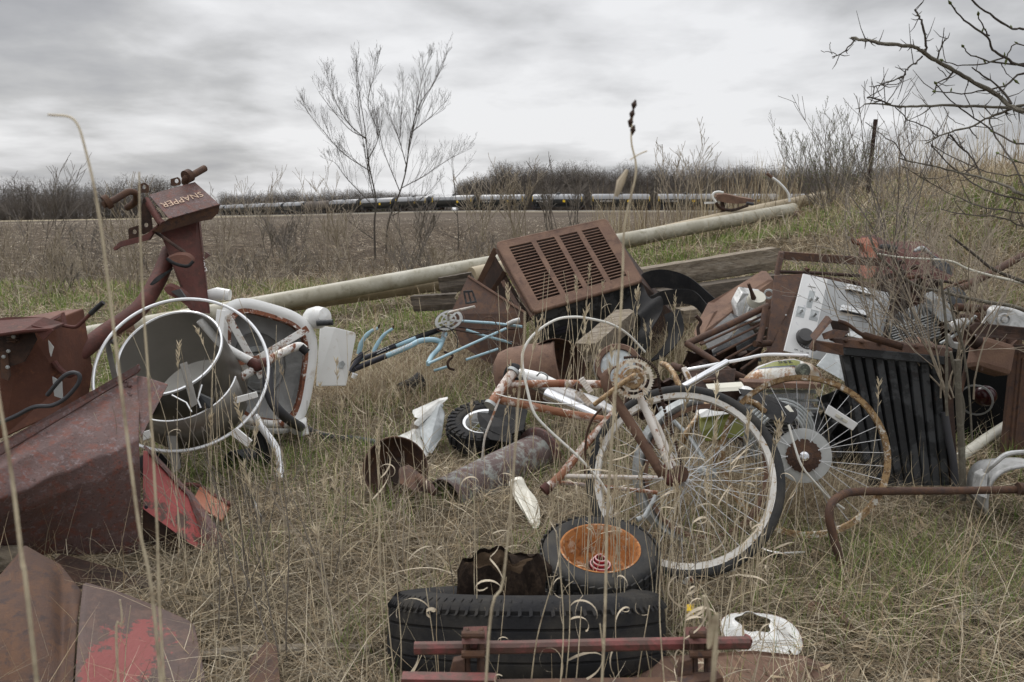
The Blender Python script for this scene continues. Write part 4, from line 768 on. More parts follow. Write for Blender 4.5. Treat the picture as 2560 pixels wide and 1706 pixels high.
u = V((1, 0, 0)); u = (u - n * u.dot(n)).normalized(); v = n.cross(u)
pts = [c + (u * math.cos(a) + v * math.sin(a)) * Rh for a in [2 * math.pi * i / 90 for i in range(90)]]
part(MB().tube(pts, .0075, 8, closed=True), 'ring', K['steelrim'], t)
part(MB().tube([p - n * .009 for p in pts], .0045, 6, closed=True), 'ring_lip', K['steel'], t)
for a, b in (((265, 845, 3.85), (290, 960, 3.7)), ((540, 1060, 3.6), (558, 980, 3.75))): part(MB().slab([at(a[0] - 7, a[1], a[2]), at(a[0] + 7, a[1], a[2]), at(b[0] + 7, b[1], b[2]), at(b[0] - 7, b[1], b[2])], V((0, .003, 0))), 'strap', K['steel'], t, smooth=False)
for ps in (((357, 1080, 3.4), (372, 1076, 3.4), (378, 1095, 3.4), (357, 1103, 3.4)), ((584, 995, 3.5), (640, 980, 3.5), (644, 994, 3.5), (586, 1011, 3.5)), ((572, 1085, 3.5), (590, 1070, 3.5), (630, 1103, 3.5), (618, 1118, 3.5))): part(MB().slab(A(*ps), V((0, .012, 0))), 'bracket', K['white'], t, smooth=False, bevel=.002)
for ps in (((412, 1118, 3.5), (422, 1117, 3.5), (430, 1143, 3.5), (418, 1146, 3.5)), ((440, 1130, 3.5), (450, 1130, 3.5), (452, 1180, 3.5), (446, 1182, 3.5))): part(MB().slab(A(*ps), V((0, .01, 0))), 'foot', K['chrome'], t, smooth=False)
part(MB().slab(A((415, 1080, 3.5), (440, 1075, 3.5), (452, 1170, 3.45), (432, 1185, 3.45)), V((0, .006, 0))), 'leg', K['steel'], t, smooth=False)
# white enamel tub turned over
t = thing('enamel_tub', 'overturned white enamel washing machine tub with rusty crossed frame and grey underside', 'washing machine', ground(660, 1090))
q = QB((548, 738, 4.25), (792, 808, 4.5), (748, 1082, 4.35), (566, 1052, 4.1))
def rsq(k, e=3.4): # rounded square loop
    o = []
    for i in range(k):
        a = 2 * math.pi * i / k; c_, s_ = math.cos(a), math.sin(a); o.append((.5 + .5 * math.copysign(abs(c_) ** (2 / e), c_), .5 + .5 * math.copysign(abs(s_) ** (2 / e), s_)))
    return o
lp = rsq(64); part(MB().tube([q.p(a, b, 0) for a, b in lp], 1, closed=True, up=q.n, prof=[(-.030, -.03), (-.030, .022), (-.015, .034), (.012, .034), (.030, .02), (.03, -.03)]), 'rim', K['white'], t)
part(MB().tube([q.p(.5 + (a - .5) * .90, .5 + (b - .5) * .90, .012) for a, b in lp], 1, closed=True, up=q.n, prof=[(-.012, -.03), (-.012, .012), (.016, .016), (.016, -.03)]), 'rusty_inner_edge', K['rimrust'], t)
# skirt behind
m = MB(); n_ = 64
rings = []
for sc_, h in ((1.02, 0), (1.0, -.1), (.92, -.26), (.80, -.3)): rings.append([q.p(.5 + (a - .5) * sc_, .5 + (b - .5) * sc_, h) for a, b in lp])
m.add(sum(rings, []), [(j * n_ + i, j * n_ + (i + 1) % n_, (j + 1) * n_ + (i + 1) % n_, (j + 1) * n_ + i) for j in range(3) for i in range(n_)]); part(m, 'skirt', K['white'], t)
cc = q.p(.44, .44, 0)
m = MB(); rings = []
for sc_, h in ((.94, -.02), (.86, -.045), (.66, -.06), (.64, -.05), (.62, -.06), (.36, -.085), (.34, -.07), (.31, -.07), (.29, -.09), (.02, -.1)): rings.append([q.p(.46 + (a - .5) * sc_ * (1 if sc_ > .7 else .9), .46 + (b - .5) * sc_ * (1 if sc_ > .7 else .8), h) for a, b in (lp if sc_ > .7 else rsq(64, 2.0))])
m.add(sum(rings, []), [(j * n_ + i, j * n_ + (i + 1) % n_, (j + 1) * n_ + (i + 1) % n_, (j + 1) * n_ + i) for j in range(9) for i in range(n_)]); part(m, 'underside', mat('dull_zinc', (.19, .19, .185), [((.27, .27, .26), .56, 6, .08)], rough=.55, metal=.3, bump=.1), t)
part(MB().lathe(q.p(.44, .5, -.075), q.n, [(.12, 0), (.12, .012), (.09, .016), (.08, .004), (.03, .004), (.03, .03), (.001, .03)], 40), 'gear_cover', K['darkalu'], t)
def bar(a, b, w_, d_, mt, nm, par=None, Y=None): 
    p, r_ = at(*a), at(*b); d = (r_ - p).normalized(); sd = d.cross(tocam(p)).normalized() * w_; return part(MB().slab([p - sd, p + sd, r_ + sd, r_ - sd], -tocam(p) * d_), nm, K[mt], par or t, smooth=False, bevel=.003)
bar((770, 822, 4.35), (582, 935, 4.15), .020, .02, 'whiterust', 'cross_bar'); bar((568, 788, 4.15), (655, 945, 4.2), .018, .02, 'whiterust', 'cross_bar'); bar((580, 912, 4.1), (650, 895, 4.2), .016, .02, 'rimrust', 'cross_bar'); bar((553, 775, 4.1), (545, 850, 4.05), .022, .01, 'white', 'strap')
part(MB().tube(spl(A((500, 800, 3.9), (560, 865, 3.95), (630, 905, 4.0), (650, 915, 4.0)), 5), .022, 12), 'leg_tube', K['white'], t)
part(MB().tube(spl(A((520, 995, 3.85), (580, 958, 3.92), (650, 915, 4.0), (700, 885, 4.1), (745, 866, 4.2), (762, 874, 4.22)), 5), .0225, 12), 'leg_tube', K['whiterust'], t)
part(MB().tube(A((625, 904, 3.985), (640, 915, 3.98), (672, 905, 4.02)), [.024, .034, .026], 12), 'rusty_joint', K['rustred'], t)
part(MB().tube(A((752, 868, 4.2), (768, 882, 4.2)), .022, 10), 'leg_cap', K['black'], t)
part(MB().lathe(at(797, 794, 4.5), nrm(10, 60), [(.001, .06), (.05, .05), (.065, .0), (.06, -.06), (.04, -.09)], 20), 'corner_socket', K['white'], t)
part(MB().tube(A((792, 808, 4.42), (832, 806, 4.42)), .018, 10), 'caster', K['blackmetal'], t)
part(MB().tube(A((518, 740, 4.3), (545, 735, 4.3), (575, 738, 4.3)), [.030, .036, .03], 16), 'corner_socket', K['white'], t)
part(MB().tube(A((735, 1072, 4.25), (752, 1060, 4.3), (760, 1090, 4.28)), [.04, .045, .03], 14), 'corner_socket', K['white'], t)
part(MB().tube(spl(A((565, 1040, 4.05), (650, 1058, 4.1), (720, 1062, 4.15), (735, 1060, 4.2)), 4), .022, 10), 'leg_tube', K['whiterust'], t)
solo(MB().tube(spl([at(668, 920, 3.95), at(675, 990, 3.9), at(710, 1040, 3.95), gnd(775, 1080, .96), gnd(830, 1095, .97), gnd(890, 1102, .97), gnd(950, 1112, .97)], 8), [.026] * 49, 12), 'drain_hose', K['hose'], 'dark grey drain hose running from the enamel tub to the right', 'hose')
qw = QB((800, 815, 4.7), (892, 832, 4.75), (866, 965, 4.7), (790, 966, 4.6))
t = thing('enamel_sheet', 'flat white enamel panel with chipped edge standing right of the overturned tub', 'enamel panel', ground(840, 970))
m = MB(); m.slab([qw.p(a, b) for a, b in ((0, 0), (.4, -.02), (.93, .0), (.99, .04), (1, .12), (.99, 1), (0, 1))], -qw.n * .012); part(m, 'sheet', K['white'], t, smooth=False, bevel=.004)
part(MB().slab([qw.p(a, b, .001) for a, b in ((.64, .58), (.75, .54), (.84, .6), (.78, .68), (.66, .68))], qw.n * .001), 'enamel_chip', K['galv'], t, smooth=False)
# chrome channel leg, black flap, small bits
t = thing('chrome_trim', 'bent chrome trim channel with a black flap, standing below the hoop', 'trim', ground(690, 1230))
part(MB().tube(spl(A((638, 1040, 3.75), (655, 1070, 3.72), (690, 1120, 3.68), (700, 1165, 3.65), (700, 1195, 3.62)), 5), 1, up=(0, -1, 0), prof=[(-.016, -.006), (-.016, .006), (-.006, .012), (.006, .012), (.016, .006), (.016, -.006)]), 'channel', K['steelrim'], t)
part(MB().slab(A((637, 1095, 3.78), (650, 1070, 3.78), (678, 1130, 3.75), (676, 1158, 3.75), (662, 1165, 3.75), (640, 1150, 3.75)), V((0, .02, 0))), 'flap', K['black'], t, smooth=False, bevel=.004)
t = thing('black_pail', 'small black pail on its side in the grass below the hoop', 'pail', ground(610, 1190))
part(MB().lathe(at(605, 1155, 3.8), nrm(5, -20), [(.062, .06), (.065, .05), (.055, -.06), (.001, -.06)], 24), 'body', K['blackmetal'], t, solid=.003)
t = thing('black_pail', 'black rounded rubber lump showing behind the torn corner of the rusty panel', 'rubber', ground(385, 1180)); t.name = 'rubber_lump'
part(MB().lathe(at(385, 1165, 3.5), nrm(20, 70), [(.001, .05), (.05, .04), (.07, 0), (.06, -.05), (.001, -.07)], 20), 'body', K['black'], t)
solo(MB().tube([gnd(a, b, .96) for a, b in ((620, 1228), (632, 1250), (640, 1275), (662, 1308))], [.009, .010, .008, .005], 6), 'chrome_strip', K['chrome'], 'short twisted chrome strip in the grass below the drum', 'trim')
# ---------------- long pipes, ties ----------------
PA, PB = at(128, 856, 7.75), at(1985, 524, 12.4)
t = thing('long_pipe', 'long pale weathered pipe lying across, nearer and lower of the two', 'pipe', PA)
part(MB().tube([PA.lerp(PB, i / 24) for i in range(25)], .098, 28), 'pipe_wall', K['pole'], t)
part(MB().tube([PA.lerp(PB, .055), PA.lerp(PB, .075)], .1005, 28), 'rusty_band', K['rustlight'], t)
PC, PD = at(1180, 690, 9.6), at(2058, 492, 13.6)
PE, PF = at(640, 772, 8.95), at(1250, 690, 10.3)
solo(MB().tube([PE.lerp(PF, i / 12) for i in range(13)], [.088] * 13, 24), 'long_pipe', K['pole2'], 'shorter tan pipe tucked below the long pale pipe left of the cabinet', 'pipe')
solo(MB().tube([PC.lerp(PD, i / 24) for i in range(25)], [.105] * 20 + [.1, .095, .09, .085, .08], 28), 'long_pipe', K['pole2'], 'long tan pipe lying behind, farther and steeper of the two', 'pipe')
def timber(nm, lab, c, e, hw, hh, mt, t_=None, up=V((0, 0, 1))):
    d = (e - c); L_ = d.length; d.normalize(); s_ = d.cross(up).normalized(); u_ = s_.cross(d); m = MB(); rr = random.Random(len(lab)); k = 14; vs = []
    ring = [(-1, -1), (-.3, -1.02), (.4, -.98), (1, -1), (1.02, -.2), (.98, .5), (1, 1), (.3, 1.03), (-.4, .97), (-1, 1), (-1.02, .2), (-.98, -.4)]
    off = [rr.uniform(.9, 1.07) for _ in ring]
    for i in range(k + 1):
        for j, (a, b) in enumerate(ring): f = off[j] * rr.uniform(.97, 1.03); vs.append(c + d * (L_ * i / k + (rr.uniform(-.02, .02) if i in (0, k) else 0)) + s_ * a * hw * f + u_ * b * hh * f)
    n_ = len(ring); m.add(vs, [(i * n_ + j, i * n_ + (j + 1) % n_, (i + 1) * n_ + (j + 1) % n_, (i + 1) * n_ + j) for i in range(k) for j in range(n_)] + [tuple(range(n_))[::-1], tuple(k * n_ + j for j in range(n_))])
    g = thing(nm, lab, 'timber', (c + e) / 2 - V((0, 0, hh)), 'weathered timbers'); part(m, 'beam', K[mt], g, smooth=False); return g
timber('timber', 'long split grey timber lying behind the black belt, topmost', at(1560, 705, 7.2), at(1938, 645, 7.5), .11, .10, 'wood')
timber('timber', 'dark timber lying under the long split grey one', at(1640, 748, 7.0), at(1940, 706, 7.25), .11, .085, 'wooddark')
timber('timber', 'pale lower timber behind the rusty rod rack', at(1700, 790, 6.6), at(1900, 765, 6.7), .1, .055, 'wood')
timber('timber', 'short dark timber block left of the rusty slotted cabinet', at(1100, 715, 7.4), at(1185, 700, 7.4), .1, .075, 'wooddark')
timber('timber', 'low weathered timber on the grass left of the rusty slotted cabinet', at(1035, 758, 7.1), at(1140, 752, 7.1), .1, .07, 'wooddark')
timber('fence_post', 'rough grey wooden post sloping up behind the white cable loop', at(1465, 880, 4.9), at(1565, 795, 5.5), .07, .06, 'wood')
# ---------------- middle group ----------------
t = thing('slotted_cabinet', 'big rusty heater cabinet on its side with a slotted grille facing up', 'cabinet', ground(1400, 930))
q = QB((1243, 607, 6.05), (1514, 548, 6.2), (1604, 700, 5.75), (1335, 778, 5.55))
cols = [(.075, .28), (.325, .49), (.535, .70), (.745, .90)]; rows = 19; b0, b1 = .095, .90
m = MB(); aa = [0] + [x for c_ in cols for x in c_] + [1]
for i in range(0, len(aa), 2): q.rect(m, aa[i], aa[i + 1], .0, 1, -.012, 0) if i else q.rect(m, aa[0], aa[1], 0, 1, -.012, 0)
part(m, 'grille_uprights', K['rustlight'], t, smooth=False, bevel=0)
m = MB()
for a0, a1 in cols:
    for u0, u1 in ((0, b0), (b1, 1)): m = MB(); q.rect(m, a0, a1, u0, u1, -.012, 0); part(m, 'grille_border', K['rustlight'], t, smooth=False)
m = MB(); st = (b1 - b0) / rows
for a0, a1 in cols:
    for r_ in range(rows):
        y0 = b0 + st * (r_ + .42); y1 = b0 + st * (r_ + 1); m.slab([q.p(a0, y0, -.010), q.p(a1, y0, -.010), q.p(a1, y1, .001), q.p(a0, y1, .001)], -q.n * .008)
part(m, 'grille_slats', K['rustlight'], t, smooth=False)
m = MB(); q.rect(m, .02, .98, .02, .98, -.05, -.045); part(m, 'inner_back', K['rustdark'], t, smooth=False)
bx = V((0, .04, -.46)); c = [q.p(0, 0), q.p(1, 0), q.p(1, 1), q.p(0, 1)]
# rounded edge round the grille
lp2 = [q.p(a, b, -.016) for a, b in [(0, 0), (.5, -.005), (1, 0), (1.004, .5), (1, 1), (.5, 1.004), (0, 1), (-.004, .5)]]
part(MB().tube([q.p(a, b, -.014) for a, b in [(0.0, .03), (.012, .006), (.03, 0), (.5, 0), (.97, 0), (.988, .006), (1, .03), (1, .5), (1, .97), (.988, .994), (.97, 1), (.5, 1), (.03, 1), (.012, .994), (0, .97), (0, .5)]], .016, 10, closed=True), 'rounded_edge', K['rustlight'], t)
f0, f1 = at(1348, 965, 5.75), at(1600, 925, 5.95)
part(MB().slab([q.p(0, 1, -.02), q.p(1, 1, -.02), f1, f0], V((0, .012, 0))), 'front_panel', K['blackmetal'], t, smooth=False)  # black colour puts the shade of this down-facing front into the panel
r0, r1 = at(1690, 790, 6.6), at(1655, 850, 6.35)
part(MB().slab([q.p(1, 0, -.02), q.p(1, 1, -.02), f1, r1, r0], V((-.012, 0, 0))), 'end_panel', K['rustdark'], t, smooth=False)
def bar2(a, b, w_, d_, mt, nm, par):
    p, r_ = at(*a), at(*b); d = (r_ - p).normalized(); sd = d.cross(tocam(p)).normalized() * w_; return part(MB().slab([p - sd, p + sd, r_ + sd, r_ - sd], -tocam(p) * d_), nm, K[mt], par, smooth=False, bevel=.002)
bar2((1246, 622, 6.05), (1335, 790, 5.56), .028, .01, 'rustbrown', 'end_flange', t)
bar2((1240, 622, 6.06), (1196, 712, 6.25), .022, .012, 'rustlight', 'frame_leg', t)
bar2((1262, 680, 6.1), (1222, 742, 6.2), .018, .012, 'rustbrown', 'frame_leg', t)
bar2((1256, 702, 5.95), (1298, 772, 5.7), .016, .012, 'rustbrown', 'frame_brace', t)
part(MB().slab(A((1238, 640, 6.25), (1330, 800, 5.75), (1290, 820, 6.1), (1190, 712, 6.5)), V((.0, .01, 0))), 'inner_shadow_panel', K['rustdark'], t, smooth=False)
m = MB(); 
for b in (.2, .35): m.slab([f0.lerp(q.p(0, 1), .75 - b * .3) + (q.p(1, 1) - q.p(0, 1)) * .18 + V((0, -.006, 0)), f0.lerp(q.p(0, 1), .75 - b * .3) + (q.p(1, 1) - q.p(0, 1)) * .33 + V((0, -.006, 0)), f0.lerp(q.p(0, 1), .72 - b * .3) + (q.p(1, 1) - q.p(0, 1)) * .33 + V((0, -.006, 0)), f0.lerp(q.p(0, 1), .72 - b * .3) + (q.p(1, 1) - q.p(0, 1)) * .18 + V((0, -.006, 0))], V((0, -.004, 0)))
part(m, 'vent_slots', K['ink'], t, smooth=False)
t = thing('rusty_plate', 'flat brown rusty steel plate leaning against the left of the slotted cabinet', 'metal plate', ground(1220, 900))
part(MB().slab(A((1170, 692, 6.066), (1312, 784, 5.644), (1310, 930, 5.539), (1215, 905, 5.644), (1150, 862, 5.750), (1126, 785, 5.908)), V((.01, .008, 0))), 'sheet', K['rustbrown'], t, smooth=False)
bar2((1170, 690, 6.056), (1313, 782, 5.623), .008, .03, 'rustlight', 'folded_edge', t)
# black belt
t = thing('rubber_belt', 'wide black rubber belt coiled between the cabinet and the timbers', 'belt', ground(1650, 850))
def ribbon(cps, wd, nm, mt, par, th=.006, up=V((0, 0, 1))):
    pts = spl(A(*cps), 8); return part(MB().strip(pts, up, wd) if not hasattr(wd, '__len__') else MB().strip(pts, up, [wd[min(len(wd) - 1, int(i / len(pts) * len(wd)))] for i in range(len(pts))]), nm, K[mt], par, smooth=False, solid=th)
ribbon(((1588, 730, 6.0), (1610, 705, 6.1), (1660, 697, 6.15), (1720, 715, 6.1), (1780, 765, 5.8), (1830, 810, 5.6)), .14, 'outer_run', 'black', t)
ribbon(((1590, 740, 5.85), (1620, 760, 5.8), (1660, 745, 5.9), (1730, 745, 5.9), (1775, 790, 5.7)), .11, 'inner_run', 'black', t)
ribbon(((1580, 735, 5.75), (1600, 770, 5.6), (1625, 765, 5.5), (1628, 800, 5.45), (1600, 850, 5.35), (1595, 890, 5.3)), .20, 'twisted_end', 'black', t, up=V((.75, 0, .65)))
ribbon(((1680, 780, 5.6), (1690, 830, 5.5), (1670, 870, 5.4), (1640, 900, 5.3)), .14, 'loose_end', 'black', t, up=V((.8, 0, .3)))
# rusty barrel half and dish
t = thing('rusty_barrel', 'brown rusty round barrel lying open behind the white cable loop', 'barrel', ground(1300, 1010))
c = at(1395, 925, 4.3); ax = (at(1240, 960, 4.35) - c).normalized(); 
part(MB().lathe(c, ax, [(.155, -.02), (.163, -.012), (.157, 0), (.172, .12), (.178, .24), (.165, .30), (.12, .335), (.001, .34)], 40), 'shell', K['rustlight'], t, solid=.004)
part(MB().lathe(at(1390, 920, 4.27), (at(1395, 925, 4.3) - at(1386, 900, 4.8)).normalized(), [(.160, 0), (.155, -.03), (.11, -.09), (.05, -.12), (.001, -.125)], 40), 'bowl', K['rustbrown'], t, solid=.004)
t = thing('round_lamp_ring', 'round rusty rimmed headlamp shell with grey glass half buried past the chainring', 'lamp', ground(1545, 930)); t.name = 'headlamp_shell'
c = at(1545, 915, 4.3); n = nrm(28, -10)
part(MB().lathe(c, n, [(.125, -.05), (.13, 0), (.122, .012), (.098, .01), (.096, -.004)], 40), 'rusty_rim', K['rustlight'], t)
part(MB().lathe(c, n, [(.096, -.003), (.06, .004), (.001, .008)], 32), 'grey_glass', K['galv'], t)
part(MB().lathe(c, n, [(.128, -.06), (.136, -.055), (.136, -.03), (.13, -.02)], 40), 'outer_band', K['alu'], t)
solo(MB().tube(A((1445, 868, 5.0), (1485, 845, 5.2)), .017, 10), 'wooden_handle', mat('orange_wood', (.34, .19, .08), bump=.2), 'short orange brown wooden handle under the cabinet', 'handle')
# blue bicycle
t = thing('blue_bicycle', 'light blue bicycle frame with black lettered tubes lying on the grass', 'bicycle frame', ground(1080, 960))
Y = 5.25
def tb(pts, r_, nm, mt='blue', par=None, n=10, sp=0): 
    p = A(*[(a_, b_, y_ * 1.06) for a_, b_, y_ in pts]); p = spl(p, sp) if sp else p; r_ = [x * .78 for x in r_] if hasattr(r_, '__len__') else r_ * .78; return part(MB().tube(p, r_, n), nm, K[mt], par or t)
tb(((1305, 817, 5.2), (1230, 808, 5.3), (1150, 803, 5.35)), .013, 'seat_stay'); tb(((1265, 822, 5.15), (1180, 860, 5.0), (1070, 910, 4.8)), .012, 'seat_stay')
tb(((1165, 825, 5.3), (1210, 840, 5.3), (1280, 858, 5.3)), .013, 'chain_stay'); tb(((1165, 900, 5.0), (1245, 873, 5.1)), .012, 'fork_blade'); tb(((1085, 927, 4.95), (1120, 917, 4.95)), .012, 'fork_blade')
tb(((1113, 835, 5.2), (1098, 870, 5.05), (1080, 890, 5.0), (1070, 910, 4.85)), .022, 'seat_tube', sp=4)
bt = tb(((880, 925, 4.95), (960, 893, 4.97), (1020, 868, 5.0), (1050, 853, 5.05), (1085, 850, 5.08), (1105, 857, 5.1)), .0235, 'down_tube', sp=6, n=14)
tb(((882, 925, 4.94), (925, 907, 4.955), (966, 890, 4.965)), .0245, 'decal_sleeve', 'ink', par=bt, sp=6, n=14)
tt = tb(((900, 900, 5.0), (960, 876, 5.05), (1040, 846, 5.1), (1110, 822, 5.2)), .0215, 'top_tube', sp=5, n=14)
tb(((910, 896, 5.0), (960, 876, 5.045), (990, 864, 5.06)), .0225, 'decal_sleeve', 'ink', par=tt, sp=4, n=14); tb(((1040, 846, 5.09), (1080, 831, 5.14), (1112, 820, 5.19)), .0235, 'decal_sleeve', 'black', par=tt, sp=4, n=14)
tb(((878, 930, 4.93), (895, 900, 4.96), (905, 885, 5.0)), .026, 'head_tube', 'ink'); tb(((888, 935, 4.9), (884, 945, 4.9)), .024, 'headset', 'steelrim')
tb(((897, 885, 5.0), (905, 855, 5.0), (925, 830, 5.0), (945, 821, 5.0)), [.021] * 5 + [.018] * 5 + [.013] * 6, 'fork_leg', sp=5); tb(((933, 880, 5.08), (950, 850, 5.1), (965, 833, 5.1), (982, 822, 5.1)), [.019] * 5 + [.016] * 5 + [.012] * 6, 'fork_leg', sp=5)
tb(((946, 821, 5), (949, 812, 5)), .008, 'fork_tip', 'rustdark'); tb(((982, 822, 5.1), (984, 814, 5.1)), .008, 'fork_tip', 'rustdark')
tb(((868, 945, 4.95), (900, 905, 4.9), (1000, 855, 4.95), (1080, 826, 5.0), (1120, 820, 5.05), (1142, 845, 5.0), (1143, 870, 4.95)), .0045, 'brake_cable', 'black', sp=8, n=6); tb(((862, 955, 4.9), (880, 905, 4.9), (925, 875, 4.95)), .0045, 'brake_cable', 'black', sp=8, n=6)
qd = QP(at(1000, 871, 5.253), at(960, 889, 5.226), at(1004, 885, 5.237)); text('MOUNTAIN', qd, -.1, .15, .030, 0, K['letterw'], bt, h=.012, ext=.004, sx=.92)
qd = QP(at(950, 876, 5.310), at(910, 893, 5.284), at(954, 890, 5.300)); text('SUMMIT', qd, -.15, .15, .028, 0, K['letterw'], tt, h=.012, ext=.004, sx=.9)
# chainring, crank, pedal
c = at(1122, 801, 5.459); n = nrm(52, -18); u = n.orthogonal().normalized(); v = n.cross(u); Rc = .099
cw = part(MB().lathe(c, n, [(Rc * .78, 0), (Rc, 0), (Rc, .003), (Rc * .78, .003), (Rc * .78, 0)], 44), 'chainring', K['darkalu'], t)
for i in range(5):
    a = i * 2 * math.pi / 5; d = u * math.cos(a) + v * math.sin(a); s_ = n.cross(d); part(MB().slab([c + d * .012 - s_ * .012, c + d * .012 + s_ * .012, c + d * Rc * .8 + s_ * .009, c + d * Rc * .8 - s_ * .009], n * .003), 'chainring_arm', K['darkalu'], cw, smooth=False)
part(MB().lathe(c + n * .002, n, [(Rc * .45, 0), (Rc * .56, 0), (Rc * .56, .002), (Rc * .45, .002), (Rc * .45, 0)], 30), 'inner_ring', K['darkalu'], cw)
part(MB().lathe(c - n * .006, n, [(Rc * 1.08, 0), (Rc * 1.12, .002), (Rc * 1.08, .005)], 44), 'chain_guard', K['rustbrown'], t)
tb(((1122, 801, 5.12), (1121, 787, 5.08), (1130, 780, 5.05), (1187, 767, 5.0)), .011, 'crank', 'bikewhite', sp=4)
m = MB(); q_ = QB((1158, 728, 5.3), (1182, 727, 5.3), (1193, 757, 5.28), (1164, 762, 5.28))
for a0, a1, b0_, b1_ in ((0, .16, 0, 1), (.84, 1, 0, 1), (.16, .84, 0, .14), (.16, .84, .86, 1), (.42, .58, .14, .86)): q_.rect(m, a0, a1, b0_, b1_, 0, .022)
part(m, 'pedal', K['blackmetal'], t, smooth=False, bevel=.003)
tb(((1120, 815, 5.15), (1180, 822, 5.2), (1240, 826, 5.25), (1295, 822, 5.25)), .008, 'chain', 'rustdark', n=5); tb(((1120, 822, 5.1), (1200, 835, 5.1), (1240, 822, 5.2), (1290, 808, 5.25)), .006, 'chain', 'rustdark', n=5, sp=3)
tb(((1268, 812, 5.2), (1285, 804, 5.2), (1300, 800, 5.2)), .022, 'rear_derailleur', 'alu'); tb(((1110, 880, 4.95), (1132, 890, 4.95), (1120, 905, 4.93), (1122, 920, 4.93), (1135, 925, 4.95)), .011, 'brake_caliper', 'rustdark', sp=3); tb(((1112, 826, 5.1), (1106, 838, 5.1), (1116, 845, 5.1)), .014, 'seat_clamp', 'galv')
tb(((1205, 800, 5.15), (1218, 793, 5.15), (1235, 798, 5.15), (1248, 830, 5.1), (1275, 855, 5.0), (1330, 870, 4.95)), .005, 'brake_wire', 'rustbrown', sp=6, n=6)
t = thing('rubber_boot', 'black rubber cone with open flared mouth lying in the grass', 'boot', ground(1030, 985))
c = gnd(1052, 975, .965); ax = (at(992, 968, c.y * .98) - at(1050, 955, c.y)).normalized(); part(MB().lathe(at(1047, 962, c.y), ax, [(.082, -.01), (.075, .0), (.055, .05), (.045, .1), (.035, .15), (.001, .16)], 24), 'cone', K['black'], t, solid=.004)
# white and grey bucket
t = thing('crushed_bucket', 'crushed white painted metal shroud with a grey flattened side', 'bucket', ground(1050, 1140))
part(MB().slab(A((968, 1110, 4.15), (1040, 1075, 4.2), (1062, 1040, 4.25), (1050, 1100, 4.15), (1072, 1140, 4.05), (1060, 1150, 4.0), (1010, 1120, 4.0), (968, 1118, 4.1)), V((0, .02, .01))), 'white_side', K['whitedirt'], t, smooth=False, bevel=.004)
part(MB().slab(A((1030, 1032, 4.3), (1098, 1002, 4.3), (1120, 998, 4.3), (1104, 1012, 4.28), (1046, 1068, 4.2), (1034, 1062, 4.2), (1048, 1048, 4.22), (1036, 1044, 4.24)), V((0, .02, .01))), 'white_top', K['whitedirt'], t, smooth=False, bevel=.004)
part(MB().slab(A((1048, 1066, 4.22), (1100, 1012, 4.27), (1112, 1040, 4.24), (1104, 1095, 4.15), (1080, 1135, 4.05), (1068, 1130, 4.05), (1052, 1090, 4.12)), V((0, .015, .01))), 'grey_side', K['galv'], t, smooth=False, bevel=.004)
part(MB().slab(A((1030, 1060, 4.24), (1046, 1068, 4.2), (1035, 1080, 4.2), (1026, 1072, 4.22)), V((0, .05, .01))), 'underlip', K['wood'], t, smooth=False)
part(MB().lathe(at(1105, 1015, 4.24), nrm(20), [(.009, 0), (.009, .01), (.001, .012)], 8), 'bolt', K['galv'], t)
# rusty bowl with hinge arm
t = thing('rusty_bowl', 'deep rusty steel bowl tipped towards the viewer with a hinged arm', 'bowl', ground(985, 1250))
c = at(990, 1172, 3.404); n = nrm(26, 18)
part(MB().lathe(c, n, [(.140, 0), (.144, -.004), (.138, -.04), (.118, -.11), (.075, -.15), (.001, -.16)], 44), 'bowl', K['rustbrown'], t, solid=.005)
part(MB().slab(A((960, 1150, 3.523), (1000, 1145, 3.523), (1010, 1200, 3.477), (985, 1215, 3.459)), V((0, .01, 0))), 'inner_bracket', K['rustdark'], t, smooth=False, bevel=.002)
part(MB().slab(A((995, 1180, 3.312), (1020, 1172, 3.312), (1060, 1205, 3.248), (1085, 1225, 3.203), (1075, 1235, 3.184), (1030, 1225, 3.203), (998, 1210, 3.257)), V((0, .03, .01))), 'hinge_arm', K['rustbrown'], t, smooth=False, bevel=.004)
part(MB().tube(A((1048, 1195, 3.248), (1060, 1210, 3.203), (1088, 1232, 3.166)), [.02, .02, .016], 10), 'hinge_pin', K['rustbrown'], t)
part(MB().lathe(at(1063, 1205, 3.221), nrm(20), [(.014, 0), (.014, .012), (.001, .016)], 10), 'bolt', K['rustlight'], t)
# pipe section with flange
t = thing('rusty_pipe', 'rust mottled wide pipe section lying on the grass, open end to the left', 'pipe', ground(1200, 1300))
a, b = at(1112, 1252, 3.38), at(1340, 1135, 3.92); ax = (a - b).normalized(); Lp = (a - b).length
part(MB().lathe(b, ax, [(.098, 0), (.100, Lp * .5), (.098, Lp)], 40), 'pipe_wall', mat('mottled_pipe', (.12, .085, .08), [((.26, .27, .25), .53, 18, .05), ((.09, .04, .03), .6, 9, .05)], rough=.75, bump=.4), t, solid=.005)
part(MB().lathe(b, ax, [(.098, .0), (.128, -.02), (.13, -.03), (.12, -.03)], 40), 'flange', K['rustpurple'], t, solid=.004)
solo(MB().slab(spl(A((1272, 1212, 3.330), (1282, 1203, 3.330), (1305, 1200, 3.330), (1318, 1225, 3.284), (1345, 1262, 3.191), (1350, 1312, 3.052), (1332, 1320, 3.034), (1310, 1285, 3.145), (1285, 1245, 3.238)), 3), V((0, .02, .006))), 'plastic_blade', K['offwhite'], 'long cream white plastic blade in front of the mottled pipe', 'plastic part', smooth=False, bevel=.004)
